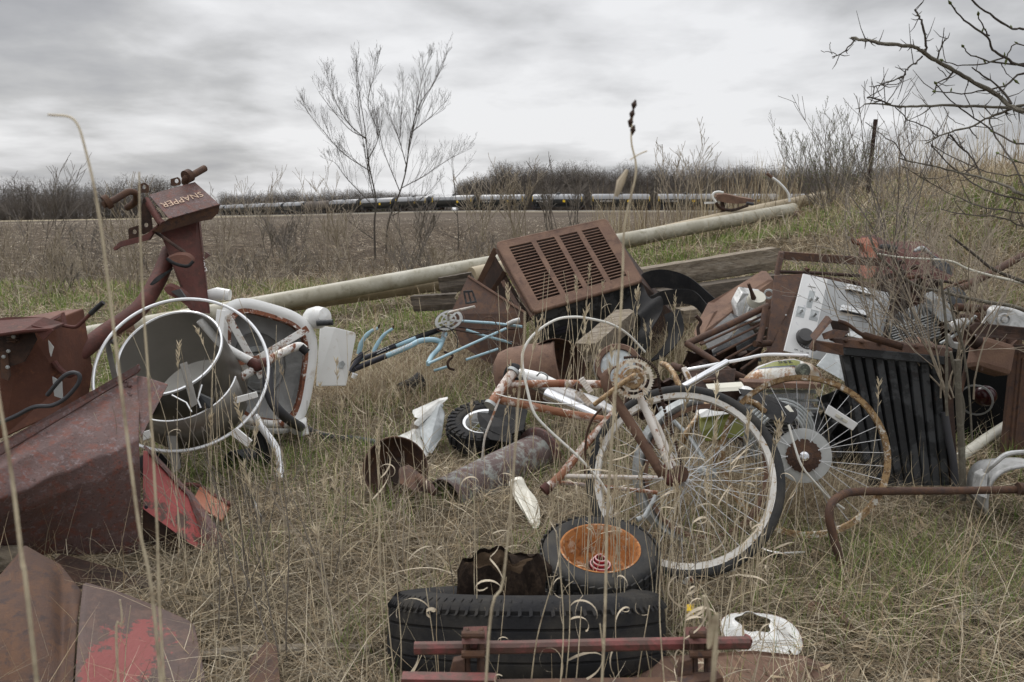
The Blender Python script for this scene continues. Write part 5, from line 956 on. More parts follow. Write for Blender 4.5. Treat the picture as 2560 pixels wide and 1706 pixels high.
# knobby motorcycle wheel
t = thing('knobby_wheel', 'small off road motorcycle wheel with knobbly black tyre lying flat', 'wheel', ground(1215, 1150))
c = at(1214, 1068, 4.15); n = nrm(73, -8); Ro, Ri = .205, .115
part(MB().lathe(c, n, tyre_prof(Ro, Ri, .10), 56), 'tyre', K['tyre'], t)
u = n.orthogonal().normalized(); v = n.cross(u); m = MB()
for i in range(30):
    for k_, z_ in enumerate((-.036, 0, .036)):
        a = 2 * math.pi * (i + .5 * (k_ % 2)) / 30; d = u * math.cos(a) + v * math.sin(a); s_ = n.cross(d); m.box(c + d * (Ro + .001 - (.008 if z_ else 0)) + n * z_, d * .008, s_ * .014, n * .014)
    a = 2 * math.pi * i / 30; d = u * math.cos(a) + v * math.sin(a); s_ = n.cross(d); m.box(c + d * (Ro - .028) + n * .048, d * .016, s_ * .011, n * .006)
part(m, 'tread_knobs', K['tyre'], t, smooth=False)
part(MB().lathe(c, n, [(Ri, .035), (Ri + .006, .04), (Ri - .008, .036), (Ri - .015, 0), (Ri - .008, -.036), (Ri, -.035)], 50), 'rim', K['steelrim'], t)
for i in range(18):
    a = 2 * math.pi * i / 18; b_ = a + (.7 if i % 2 else -.7); part(MB().tube([c + (u * math.cos(a) + v * math.sin(a)) * (Ri - .01), c + (u * math.cos(b_) + v * math.sin(b_)) * .03 + n * (.03 if i % 4 < 2 else -.03)], .0018, 4), 'spoke', K['galv'], t)
part(MB().lathe(c, n, [(.001, -.05), (.03, -.05), (.03, -.02), (.018, 0), (.03, .02), (.03, .05), (.001, .05)], 20), 'hub', K['galv'], t)
t = thing('black_mudguard', 'broken black plastic mudguard lying across the knobbly wheel', 'mudguard', ground(1270, 1110))
part(MB().slab(A((1192, 1043, 4.05), (1220, 1045, 4.05), (1224, 1015, 4.1), (1320, 1030, 4.0), (1310, 1075, 3.9), (1280, 1085, 3.9), (1275, 1100, 3.86), (1230, 1080, 3.9), (1200, 1068, 3.98)), V((0, .03, .02))), 'curved_shell', K['black'], t, smooth=False, bevel=.006)
part(MB().slab(A((1196, 1070, 3.94), (1232, 1082, 3.9), (1282, 1090, 3.88), (1280, 1110, 3.84), (1225, 1100, 3.86)), V((0, .02, .0))), 'rolled_lip', K['black'], t, smooth=False, bevel=.006)
t = thing('small_tyre', 'small black patterned tyre end poking out behind the bicycle head tube', 'tyre', ground(1280, 990))
c = at(1282, 938, 3.9); n = nrm(20, -60); part(MB().lathe(c, n, tyre_prof(.06, .03, .05), 30), 'tyre', K['tyre'], t)
# chrome shock body
t = thing('chrome_exhaust', 'white and chrome motorcycle exhaust lying behind the bicycle top tube', 'exhaust', ground(1400, 1060))
part(MB().tube(spl(A((1308, 940, 3.55), (1330, 950, 3.5), (1400, 985, 3.4), (1500, 1020, 3.3), (1560, 1045, 3.25)), 6), [.028] * 3 + [.036] * 8 + [.040] * 8 + [.03] * 6, 20), 'silencer', mat('dull_chrome', (.42, .41, .40), [((.16, .12, .09), .56, 9, .05)], rough=.25, metal=.9, bump=.05), t)
part(MB().tube(spl(A((1303, 935, 3.54), (1345, 945, 3.47), (1385, 963, 3.42)), 5), [.026] * 11, 14), 'white_sleeve', K['white'], t)
part(MB().tube(spl(A((1342, 940, 3.42), (1352, 932, 3.4), (1368, 940, 3.4), (1366, 955, 3.4)), 5), .004, 6), 'clamp_wire', K['galv'], t)
part(MB().tube(spl(A((1365, 985, 3.38), (1420, 1010, 3.33), (1490, 1040, 3.28)), 5), .028, 16), 'lower_body', K['chrome'], t)
# main white rusty bicycle
t = thing('rusty_bicycle', 'white bicycle frame with rusted paint, cream chainring and black tyred front wheel, upside down', 'bicycle', ground(1700, 1430))
def tb2(pts, r_, nm, mt='bikerust', par=None, n=12, sp=0): 
    p = A(*pts); p = spl(p, sp) if sp else p; return part(MB().tube(p, r_, n), nm, K[mt], par or t)
hd = tb2(((1282, 932, 2.95), (1252, 975, 2.9), (1228, 1012, 2.85)), .0195, 'head_tube', 'bikerust')
for a in ((1283, 930, 2.95), (1227, 1013, 2.85)): part(MB().lathe(at(*a), (at(1282, 932, 2.95) - at(1228, 1012, 2.85)), [(.001, -.006), (.025, -.006), (.025, .006), (.001, .006)], 18), 'headset_cup', K['galv'], hd)
tb2(((1275, 961, 2.94), (1400, 959, 2.96), (1512, 961, 2.98)), .0150, 'top_tube')
part(MB().tube(A((1397, 959.5, 2.958), (1410, 959.5, 2.96)), .0156, 12), 'orange_decal', K['orange'], t)
tb2(((1240, 998, 2.88), (1310, 1012, 2.9), (1420, 1035, 2.93), (1522, 1052, 2.95)), .0155, 'down_tube')
tb2(((1540, 1028, 2.93), (1470, 1105, 2.85), (1404, 1187, 2.78), (1363, 1226, 2.74)), .0155, 'seat_tube')
tb2(((1386, 1190, 2.78), (1500, 1192, 2.77), (1656, 1196, 2.76)), .0085, 'chain_stay', 'bikewhite'); tb2(((1398, 1207, 2.82), (1500, 1216, 2.84), (1643, 1232, 2.84)), .0075, 'chain_stay')
tb2(((1359, 1228, 2.74), (1372, 1216, 2.75)), .021, 'seat_lug', 'rustred')
tb2(((1504, 1022, 2.72), (1480, 1050, 2.74), (1465, 1100, 2.76), (1462, 1190, 2.78)), .004, 'mudguard_stay', 'rustbrown', sp=4)
# brown flat bar (mudguard stay / chain guard)
p_ = spl(A((1534, 918, 2.72), (1518, 930, 2.71), (1514, 955, 2.70), (1532, 990, 2.69), (1590, 1080, 2.66), (1658, 1190, 2.64)), 6)
part(MB().strip(p_, V((1, 0, .35)).normalized(), .036), 'chain_guard', K['rustlight'], t, solid=.006)
tb2(((1596, 985, 2.72), (1625, 1050, 2.68), (1650, 1110, 2.66), (1676, 1172, 2.64)), [.0125, .0135, .0125, .010], 'fork_blade', 'bikewhite'); tb2(((1618, 1020, 2.8), (1645, 1070, 2.78), (1685, 1165, 2.74)), [.011, .012, .009], 'fork_blade', 'bikewhite')
# chainring
c = at(1583, 947, 2.68); n = nrm(14, -8); u = n.orthogonal().normalized(); v = n.cross(u); Rc = .068
m = MB(); k = 46
for i in range(k):
    a0, a1, a2 = [2 * math.pi * (i + f) / k for f in (0, .5, 1)]; d0, d1, d2 = [u * math.cos(a) + v * math.sin(a) for a in (a0, a1, a2)]
    m.slab([c + d0 * Rc * .82, c + d0 * Rc * .96, c + d1 * Rc * 1.06, c + d2 * Rc * .96, c + d2 * Rc * .82], n * .003)
cr_ = part(m, 'chainring', K['cream'], t, smooth=False)
for i in range(5):
    a = i * 2 * math.pi / 5 + .3; d = u * math.cos(a) + v * math.sin(a); s_ = n.cross(d); part(MB().slab([c + d * .025 - s_ * .012, c + d * .025 + s_ * .012, c + d * Rc * .66 + s_ * .004, c + d * Rc * .85 + s_ * .010, c + d * Rc * .85 - s_ * .010, c + d * Rc * .66 - s_ * .004], n * .0026), 'chainring_arm', K['cream'], cr_, smooth=False)
part(MB().lathe(c, n, [(Rc * .58, -.0005), (Rc * .68, -.0005), (Rc * .68, .0022), (Rc * .58, .0022), (Rc * .58, -.0005)], 40), 'inner_ring', K['cream'], cr_)
part(MB().lathe(c, n, [(.001, .004), (.034, .004), (.036, 0), (.034, -.002)], 30), 'spider_disc', K['goldrust'], cr_)
tb2(((1590, 938, 2.655), (1560, 955, 2.65), (1484, 1013, 2.62)), [.011, .009, .008], 'crank', 'goldrust')
m = MB()
for a, b in (((1452, 946), (1478, 982)), ((1440, 975), (1476, 1012))):
    p, r_ = at(a[0], a[1], 2.62), at(b[0], b[1], 2.60); d = (r_ - p).normalized(); s_ = d.cross(tocam(p)).normalized(); m = MB(); 
    m.box((p + r_) / 2, d * ((r_ - p).length / 2), s_ * .010, tocam(p) * .012)
    for k_ in range(7): m.box(p + (r_ - p) * (k_ + .5) / 7 + tocam(p) * .013, d * .002, s_ * .010, tocam(p) * .002)
    part(m, 'pedal_block', K['bikewhite'], t, smooth=False, bevel=.001)
tb2(((1437, 961, 2.61), (1450, 973, 2.61)), .011, 'pedal_axle', 'rustbrown')
part(MB().slab(A((1447, 972, 2.59), (1455, 976, 2.59), (1462, 990, 2.585), (1455, 987, 2.585)), V((0, .002, 0))), 'pedal_reflector', K['goldrust'], t, smooth=False)
# hanging chain
m = MB(); ch = spl(A((1560, 895, 2.78), (1600, 895, 2.76), (1640, 925, 2.74), (1650, 975, 2.72), (1668, 1050, 2.7), (1690, 1110, 2.68), (1705, 1170, 2.66), (1712, 1205, 2.66)), 9)
for i in range(len(ch) - 1): m.tube([ch[i], ch[i + 1].lerp(ch[i], .2)], [.0065, .0045], 5)
part(m, 'chain', K['rustdark'], t)
tb2(((1668, 1165, 2.68), (1680, 1200, 2.64), (1700, 1190, 2.64)), [.02, .026, .02], 'rear_hub', 'rustred', sp=4)
part(MB().lathe(at(1700, 1185, 2.64), nrm(10, 10), [(.001, .01), (.028, .01), (.030, 0), (.028, -.01), (.001, -.01)], 18), 'sprocket', K['rustbrown'], t)
tb2(((1640, 1240, 2.7), (1612, 1290, 2.66), (1592, 1300, 2.65)), [.008, .008, .010], 'kickstand', 'galv')
c = at(1708, 1196, 2.72); n = nrm(30, -14)
wheel(t, c, n, .313, .018, wd=.028, rim='rim', tyre='greytyre', spokes=36, th=.016)
t = thing('bicycle_wheel', 'bare bicycle wheel with brown rusted rim, sprocket stack and white reflector', 'wheel', ground(2010, 1330))
c = at(2007, 1139, 3.0); n = nrm(14, -16)
wheel(t, c, n, .312, 0, wd=.03, rim='goldrust', spokes=36, th=.016)
m = MB(); n_ = n
for k_ in range(6):
    R_ = .063 - .006 * k_; mm_ = MB(); kk = 44; u = n.orthogonal().normalized(); v = n.cross(u); pts = [c + n * (.03 + .0055 * k_) + (u * math.cos(2 * math.pi * i / kk) + v * math.sin(2 * math.pi * i / kk)) * (R_ * (1.0 if i % 2 else 1.06)) for i in range(kk)]; part(mm_.slab(pts, n * .002), 'sprocket', K['rustbrown'], t, smooth=False)
part(MB().lathe(c, n, [(.001, .078), (.01, .078), (.011, .07), (.018, .068), (.02, .055), (.001, .055)], 20), 'axle_end', K['chrome'], t)
pk = mat('clear_plastic_disc', (.45, .46, .45), rough=.35, bump=0, trans=.4); part(MB().lathe(c, n, [(.106, .012), (.105, .015), (.094, .020), (.06, .022), (.03, .022)], 48), 'spoke_guard', pk, t)
q = QB((2072, 1012, 2.93), (2146, 1060, 2.92), (2132, 1078, 2.92), (2062, 1034, 2.93)); m = MB(); q.rect(m, 0, 1, 0, 1, -.006, 0); rf_ = part(m, 'reflector', K['panelw'], t, smooth=False, bevel=.003); m = MB(); q.rect(m, .3, .7, .35, .65, .0, .005); part(m, 'reflector_clip', K['offwhite'], rf_, smooth=False, bevel=.001); part(MB().lathe(q.p(.5, .5, .005), q.n, [(.005, 0), (.005, .003), (.001, .003)], 10), 'screw', K['galv'], rf_)
t = thing('bicycle_wheel', 'thin brown rimmed bicycle wheel with grey mudguard seen through the black tyred wheel', 'wheel', ground(1760, 1380))
c = at(1768, 1180, 2.98); n = nrm(12, 12); wheel(t, c, n, .262, .0, wd=.03, rim='rustlight', spokes=28, th=.014, spm='galv')
part(MB().lathe(c - n * .03, n, [(.262, .03), (.285, .035), (.30, .015), (.292, -.01)], 40, math.radians(0), math.radians(170), ref=V((0, 0, 1)) if True else None), 'mudguard', K['galv'], t, solid=.003)
# cables
def cable(pts, r_, mt, nm, lab, cat='cable', sp=8): return solo(MB().tube(spl(A(*pts), sp), r_, 8), nm, K[mt], lab, cat)
cable(((1612, 880, 2.95), (1572, 838, 2.9), (1530, 812, 2.85), (1483, 799, 2.8), (1435, 793, 2.75), (1387, 801, 2.7), (1336, 835, 2.68), (1310, 873, 2.66), (1306, 911, 2.64), (1317, 969, 2.62), (1335, 1032, 2.60), (1373, 1076, 2.6), (1440, 1137, 2.6), (1488, 1188, 2.6), (1514, 1225, 2.6), (1529, 1258, 2.6), (1526, 1284, 2.6)), .0047, 'cable', 'white_cable', 'long white brake cable arching in a big loop over the bicycle frame')
cable(((1972, 1062, 2.8), (1985, 1110, 2.78), (2006, 1168, 2.76), (2045, 1215, 2.8), (2075, 1248, 2.85), (2110, 1272, 2.88)), .0042, 'cable', 'white_cable', 'short white cable crossing the sprocket stack of the rusty wheel')
cable(((1249, 997, 2.84), (1229, 1048, 2.82), (1212, 1095, 2.82), (1205, 1150, 2.84)), .004, 'bikewhite', 'bent_rod', 'thin white rusted rod hanging from the bicycle head tube', 'rod')
cable(((1240, 985, 2.83), (1280, 995, 2.8), (1370, 1008, 2.78), (1450, 1010, 2.78), (1470, 1003, 2.75)), .002, 'cable', 'thin_wire', 'thin pale wire under the bicycle top tube', 'wire')
# ---------------- right group ----------------
def poly(pts, mt, nm, par, d=.01, bev=.003, Y=None, dv=None):
    return part(MB().slab(A(*pts) if Y is None else A(*[(a, b, Y) for a, b in pts]), dv or V((0, d, d * .3))), nm, K[mt], par, smooth=False, bevel=bev)
def tub(pts, r_, mt, nm, par, n=10, sp=0):
    p = A(*pts); p = spl(p, sp) if sp else p; return part(MB().tube(p, r_, n), nm, K[mt], par)
# rusty engine and cowl
t = thing('old_engine', 'small engine with grey casting and cream disc under a rusty cowl', 'engine', ground(1850, 900))
poly([(1784, 782, 4.85), (1796, 776, 4.9), (1866, 734, 5.0), (1921, 699, 5.1), (1934, 700, 5.1), (1926, 790, 5.0), (1921, 870, 4.8), (1748, 862, 4.6), (1762, 826, 4.7)], 'rustlight', 'cowl', t, d=.15)
poly([(1837, 771, 4.75), (1843, 760, 4.75), (1857, 732, 4.8), (1869, 735, 4.85), (1909, 739, 4.85), (1912, 794, 4.8), (1846, 806, 4.7)], 'alu', 'casting', t, d=.1, bev=.008)
part(MB().lathe(at(1888, 757, 4.70), nrm(48), [(.001, .055), (.048, .055), (.051, .045), (.051, .03), (.055, .02), (.05, 0)], 30), 'cream_disc', K['offwhite'], t)
tub(((1871, 709, 4.6), (1878, 728, 4.62), (1884, 746, 4.65)), [.009, .010, .016], 'rustbrown', 'shaft', t)
tub(((1868, 786, 4.66), (1870, 776, 4.66), (1873, 770, 4.67)), .008, 'alu', 'stud', t)
part(MB().lathe(at(1880, 797, 4.66), nrm(40), [(.001, .012), (.026, .012), (.028, .0), (.028, -.02)], 24), 'brass_cap', K['offwhite'], t)
tub(((1860, 803, 4.62), (1885, 803, 4.6), (1912, 797, 4.6)), .012, 'panel', 'pale_lip', t)
tub(((1893, 820, 4.66), (1893, 850, 4.66)), [.06, .05], 'wooddark', 'lower_cylinder', t, n=20)
part(MB().lathe(at(1922, 735, 4.78), nrm(0, -20), [(.02, 0), (.03, 0), (.03, .03), (.02, .03), (.02, 0)], 20), 'collar', K['galv'], t)
poly([(1850, 820, 4.5), (1890, 838, 4.45), (1905, 905, 4.4), (1790, 905, 4.3), (1775, 885, 4.32)], 'blackmetal', 'black_box', t, d=.2)
tub(((1740, 790, 4.6), (1752, 805, 4.6), (1745, 820, 4.6), (1748, 845, 4.58)), .010, 'rustdark', 'lever', t, sp=3)
t = thing('rod_rack', 'rusty rack of parallel round rods leaning over the old engine', 'rack', ground(1790, 930))
tub(((1920, 765, 4.35), (1820, 814, 4.25), (1716, 861, 4.15)), .0185, 'rustbrown', 'rail', t, n=12)
tub(((1716, 859, 4.15), (1770, 893, 4.05), (1830, 932, 3.95), (1860, 945, 3.95)), .017, 'rustbrown', 'rail', t, n=12)
tub(((1914, 768, 4.3), (1906, 820, 4.25), (1897, 858, 4.2)), .017, 'rustbrown', 'rail', t, n=12)
tub(((1887, 860, 4.2), (1925, 858, 4.25)), .018, 'rustbrown', 'tube_end', t, n=14)
for i in range(6):
    f = i / 5; tub(((1908 + 10 * f, 790 + 88 * f, 4.33), (1752 + 100 * f, 862 + 62 * f, 4.12)), .0068, 'rustbrown', 'rod', t, n=7)
# steel frame
t = thing('angle_iron_stand', 'rusty angle iron frame with a dark brown plate behind the pale panel', 'frame', ground(1990, 900))
tub(((1950, 640, 4.95), (2080, 650, 5.0), (2215, 663, 5.05)), 1, 'rustdark', 'top_angle', t) if False else part(MB().slab(A((1950, 629, 4.95), (2212, 647, 5.1), (2216, 668, 5.1), (1958, 650, 4.95)), V((0, .03, .002))), 'top_angle', K['rustbrown'], t, smooth=False, bevel=.003)
poly([(1950, 631, 4.93), (1962, 634, 4.93), (1950, 688, 4.85), (1938, 688, 4.85)], 'rustbrown', 'upright', t, d=.03)
tub(((1950, 680, 4.86), (2040, 683, 4.9), (2150, 690, 4.95)), .011, 'rustdark', 'tube', t)
poly([(1936, 690, 4.82), (2012, 686, 4.85), (2180, 708, 4.95), (2170, 760, 4.9), (2000, 740, 4.75), (1962, 886, 4.4), (1916, 886, 4.4)], 'rustbrown', 'dark_plate', t, d=.012)
part(MB().lathe(at(1965, 788, 4.58), nrm(10), [(.005, -.002), (.005, .004), (.001, .005)], 8), 'rivet', K['panelw'], t)
tub(((2015, 672, 4.88), (2020, 676, 4.86)), .012, 'rustbrown', 'knob', t)
# pale louvred panel
t = thing('louvred_panel', 'pale grey louvred appliance panel with a white control strip and round dial', 'control panel', ground(2080, 930))
q = QB((2070, 698, 4.42), (2231, 734, 4.6), (2186, 930, 4.35), (2026, 895, 4.1))
m = MB(); q.rect(m, 0, 1, 0, 1, -.008, 0); sh = part(m, 'sheet', K['panel'], t, smooth=False, bevel=.002)
qs = QB((2008, 684, 4.40), (2070, 698, 4.42), (2026, 895, 4.1), (1960, 877, 4.08)); m = MB(); qs.rect(m, 0, 1, 0, 1, -.008, 0); cs = part(m, 'control_strip', K['panelw'], t, smooth=False, bevel=.002)
for (x0, y0, x1, y1) in ((2112, 726, 2184, 744), (2098, 778, 2170, 796), (2084, 838, 2158, 854)):
    a, b = at(x0, y0, 0.97 * 4.45 if y0 < 760 else 4.24), at(x1, y1, 0.97 * 4.6 if y0 < 760 else 4.34)
    pa, pb = None, None
    def onq(px, py):
        best = min(((at(px, py, Yv) - q.o).dot(q.n) ** 2, Yv) for Yv in np.linspace(4.0, 4.8, 161)); return at(px, py, best[1])
    a, b = onq(x0, y0), onq(x1, y1); d = (b - a); up_ = q.n.cross(d.normalized()); up_ = up_ if up_.z > 0 else -up_
    k = 12; vs = []
    for i in range(k + 1):
        f = i / k; e_ = min(1, min(f, 1 - f) * 8) ** .5; p = a + d * f
        vs += [p + q.n * .002, p + q.n * (.002 + .026 * e_), p + up_ * .022 * e_ + q.n * (.002 + .020 * e_), p + up_ * .046 * e_ + q.n * .002]
    m = MB().add(vs, [(4 * i + j, 4 * i + j + 1, 4 * i + j + 5, 4 * i + j + 4) for i in range(k) for j in range(3)]); part(m, 'louvre', K['louvre'], sh)
    part(MB().slab([a + q.n * .001, b + q.n * .001, b + q.n * .021 - up_ * .0015, a + q.n * .021 - up_ * .0015], up_ * .001), 'louvre_gap', K['ink'], sh, smooth=False)
text('PETRO', q, .62, .57, .050, 0, K['galv'], sh, h=.002, ext=.003)
c = qs.p(.68, .80, .0); part(MB().lathe(c, qs.n, [(.001, .004), (.058, .004), (.060, .0)], 40), 'dial_plate', K['dial'], cs)
part(MB().lathe(qs.p(.58, .80, .004), (qs.n + V((-.25, 0, 0))).normalized(), [(.040, 0), (.042, .01), (.040, .04), (.036, .044), (.001, .044)], 36), 'dial_knob', K['dial'], cs)
m = MB(); rr = random.Random(2)
for i in range(26):
    a = 2 * math.pi * i / 26; u = qs.ua; v = qs.n.cross(u); d = u * math.cos(a) + v * math.sin(a); s_ = qs.n.cross(d); m.slab([c + qs.n * .0045 + d * .048 - s_ * .0015, c + qs.n * .0045 + d * .048 + s_ * .0015, c + qs.n * .0045 + d * .054 + s_ * .0015, c + qs.n * .0045 + d * .054 - s_ * .0015], qs.n * .0008)
o_ = part(m, 'dial_marks', K['panelw'], cs, smooth=False)
for a0, a1, b0, b1 in ((.40, .62, .20, .42), (.10, .42, .43, .56), (.62, .95, .43, .56)): m = MB(); qs.rect(m, a0, a1, b0, b1, .0, .002); part(m, 'switch_plate', K['galv'], cs, smooth=False)
for a0, b0 in ((.50, .33), (.25, .50), (.78, .50), (.72, .30)): part(MB().tube([qs.p(a0, b0, .002), qs.p(a0, b0, .02), qs.p(a0 - .1, b0, .03)], .006, 8), 'toggle_switch', K['galv'], cs)
m = MB(); qs.rect(m, .30, .60, .135, .15, 0, .006); part(m, 'slot_lip', K['panelw'], cs, smooth=False)
for i, w_ in enumerate(('OFF', 'LO', 'HI')): text(w_, qs, .42 + .22 * i, .955, .013, 0, K['ink'], cs, h=.001, ext=.0003)
solo(MB().slab(A((2069, 884, 4.0), (2100, 890, 4.0), (2120, 960, 3.85), (2098, 946, 3.85), (2043, 915, 3.9)), V((0, .01, 0))), 'pale_plate', K['galv'], 'pale blue grey folded plate behind the radiator corner', 'metal plate', smooth=False)
# radiator
t = thing('radiator', 'tall sooty black finned radiator with a riveted rusty top bar', 'radiator', ground(2290, 1220))
q = QB((2092, 868, 3.52), (2372, 896, 3.50), (2392, 1215, 3.42), (2168, 1215, 3.40)); k = 9
m = MB(); q.rect(m, .06, .97, .02, .99, -.07, -.065); part(m, 'core', K['blackmetal'], t, smooth=False)
for i in range(k):
    f = .03 + i * .102; p0, p1 = q.p(f + .045, .05, -.012), q.p(f + .045, 1, -.012); d = (p1 - p0).normalized(); m = MB().tube([p0, p0.lerp(p1, .5), p1], 1, up=q.n, prof=[(-.0180, -.03), (-.0175, .000), (-.012, .006), (.014, .001), (.0175, -.006), (.0180, -.03)]); part(m, 'fin', K['blackmetal'], t, smooth=False)
part(MB().slab([q.p(.945, 0, .01), q.p(1.01, 0, .01), q.p(1.01, 1, .01), q.p(.945, 1, .01)], -q.n * .09), 'side_post', K['rustdark'], t, smooth=False, bevel=.003)
part(MB().slab([q.p(.03, -.01, .012), q.p(.95, -.01, .012), q.p(.95, .055, .012), q.p(.03, .055, .012)], -q.n * .03), 'black_band', K['blackmetal'], t, smooth=False, bevel=.003)
bar_ = part(MB().slab(A((2068, 845, 3.52), (2382, 872, 3.52), (2382, 894, 3.50), (2104, 868, 3.50)), V((0, .05, .006))), 'rivet_bar', K['rustbrown'], t, smooth=False, bevel=.003)
for px in (2078, 2115, 2154, 2198, 2248, 2291, 2338): part(MB().lathe(at(px, 848 + (px - 2068) * .087, 3.515), nrm(50), [(.010, 0), (.010, .006), (.006, .009), (.001, .009)], 10), 'rivet', K['rustbrown'], bar_)
poly([(2036, 852, 3.45), (2108, 862, 3.45), (2110, 890, 3.45), (2042, 878, 3.43)], 'rustbrown', 'corner_bracket', t, d=.01)
poly([(2034, 853, 3.44), (2040, 852, 3.44), (2082, 802, 3.55), (2074, 801, 3.55)], 'rustbrown', 'bracket_side', t, d=.05)
poly([(2074, 801, 3.55), (2122, 808, 3.6), (2123, 835, 3.6), (2084, 830, 3.56)], 'rustdark', 'bracket_back', t, d=.008)
poly([(2055, 836, 3.5), (2085, 825, 3.5), (2125, 830, 3.5), (2110, 842, 3.48), (2060, 850, 3.48)], 'rustbrown', 'bracket_shelf', t, d=.006)
poly([(2026, 876, 3.43), (2040, 852, 3.43), (2042, 878, 3.43), (2034, 880, 3.43)], 'rustbrown', 'bracket_tip', t, d=.03)
part(MB().strip(spl(A((2096, 803, 3.53), (2120, 812, 3.5), (2150, 834, 3.48), (2180, 845, 3.46), (2215, 855, 3.46), (2257, 868, 3.46)), 5), V((0, -.3, .95)), [.018] * 12 + [.034] * 14), 'twisted_strap', K['rustbrown'], t, solid=.006)
tub(((2361, 1031, 3.46), (2372, 1100, 3.44), (2384, 1160, 3.42), (2388, 1216, 3.4)), .016, 'hose', 'side_hose', t, sp=4)
# fuel tank
t = thing('fuel_tank', 'white motorcycle fuel tank with rust stains, olive band and black cap, upside down', 'fuel tank', ground(1960, 1100))
def tank_fn(u, v):
    a = u * math.pi; X0, X1 = 1852, 2062
    prof = np.interp(u, [0, .06, .2, .4, .62, .85, .95, 1], [956, 940, 916, 902, 897, 910, 930, 956]); px = X0 + (X1 - X0) * u
    h = (958 - prof); s_ = math.sin(v * math.pi); c_ = math.cos(v * math.pi)
    return at(px, 958 - h * s_ ** .8, 3.62 - c_ * .12 * (min(1, math.sin(a) * 1.8)) ** .6 * -1)
part(MB().grid(tank_fn, 36, 18), 'shell', mat('stained_tank', (.66, .65, .60), [((.30, .14, .055), .52, 9, .03), ((.50, .40, .28), .55, 14, .05)], rough=.3, bump=.1, var=.05), t)
def on_tank(px, f, h=0):
    u = (px - 1852) / 210; p = tank_fn(u, f); n_ = (p - at(1957, 965, 3.62)).normalized(); return p + V((0, -1, .3)).normalized() * (.003 + h)
def tband(f0, f1, x0, x1, h):
    vs = []; k = 16
    for i in range(k + 1):
        px = x0 + (x1 - x0) * i / k; w_ = math.sin(min(1, (i / k) * 1.6 + .05) * math.pi / 2) if True else 1; mid = (f0 + f1) / 2; vs += [on_tank(px, mid - (mid - f0) * w_, h), on_tank(px, mid, h), on_tank(px, mid + (f1 - mid) * w_, h)]
    return MB().add(vs, [(3 * i + j, 3 * i + j + 1, 3 * i + j + 4, 3 * i + j + 3) for i in range(k) for j in range(2)])
part(tband(.78, .58, 1884, 2000, .0), 'blue_border', mat('blue_grey_border', (.25, .27, .38), var=.1, bump=0), t)
part(tband(.765, .60, 1892, 1999, .0015), 'olive_band', K['green'], t)
qd = QP(on_tank(1964, .68, .004), on_tank(1990, .68, .004), on_tank(1964, .62, .004)); text('250', qd, -.1, 0, .034, math.pi, K['ink'], t, h=.003, ext=.001, sx=1.3)
part(MB().lathe(at(2008, 926, 3.50), nrm(15, 10), [(.03, -.02), (.031, .008), (.025, .016), (.001, .018)], 24), 'fuel_cap', mat('mossy_cap', (.08, .085, .07), [((.2, .22, .17), .56, 40, .04)], bump=.3), t)
poly([(1860, 955, 3.40), (2054, 960, 3.42), (2054, 973, 3.42), (1862, 970, 3.40)], 'rustlight', 'mounting_bar', t, dv=V((0, .08, 0)))
# condenser with springs and hose loops
t = thing('wire_condenser', 'grey refrigerator coil with rows of wire fins under the fuel tank', 'coil', ground(1980, 1150))
for r_, y0 in enumerate((978, 999, 1020)):
    tub(((1872, y0, 3.5), (2045, y0 + 3, 3.52)), .006, 'galv', 'coil_tube', t, n=8)
m = MB()
for i in range(46): x0 = 1868 + i * 3.9; m.tube(A((x0, 972, 3.49), (x0 + 1, 1010, 3.49)), .0013, 3, caps=False)
tag(part(m, 'wire_fins', K['galv'], t), kind='stuff')
m = MB(); m.tube([at(1880 + i * .55, 978 + 3.5 * math.sin(i * 1.1), 3.48 + .007 * math.cos(i * 1.1)) for i in range(290)], .0016, 4); part(m, 'spring', K['galv'], t)
t = thing('hose_coil', 'coil of pale plastic hose behind the bare rusty wheel', 'hose', ground(1960, 1200))
m = MB(); 
pts = []
for i in range(150):
    a = i / 150 * 2 * math.pi * 5; R_ = 92 - i * .28; pts.append(at(1945 + R_ * 1.0 * math.sin(a) + i * .05, 1085 - R_ * .95 * math.cos(a), 3.42 - i * .0009))
part(m.tube(pts, .0075, 8), 'hose', K['galv'], t)
t = thing('black_fender', 'black plastic fender lying over the top of the black tyred wheel', 'fender', ground(1930, 1100))
poly([(1850, 985, 3.15), (1895, 990, 3.15), (1950, 1012, 3.1), (2000, 1036, 3.05), (1982, 1063, 2.98), (1925, 1050, 3.0), (1880, 1015, 3.08)], 'black', 'shell', t, d=.05, bev=.01)
poly([(1962, 1018, 2.985), (1972, 1013, 3.0), (1985, 1030, 2.98), (1975, 1030, 2.975)], 'offwhite', 'paper_tag', t, d=.002, bev=0)
t = thing('side_cover', 'olive green motorcycle side cover with white top edge seen through the spokes', 'side cover', ground(1800, 1200))
poly([(1750, 1046, 3.25), (1858, 1030, 3.3), (1862, 1092, 3.25), (1764, 1106, 3.2), (1752, 1080, 3.2)], 'green', 'cover', t, d=.03, bev=.006)
poly([(1748, 1036, 3.23), (1790, 1013, 3.28), (1858, 1022, 3.28), (1858, 1031, 3.27), (1752, 1046, 3.22)], 'white', 'white_edge', t, d=.03, bev=.004)
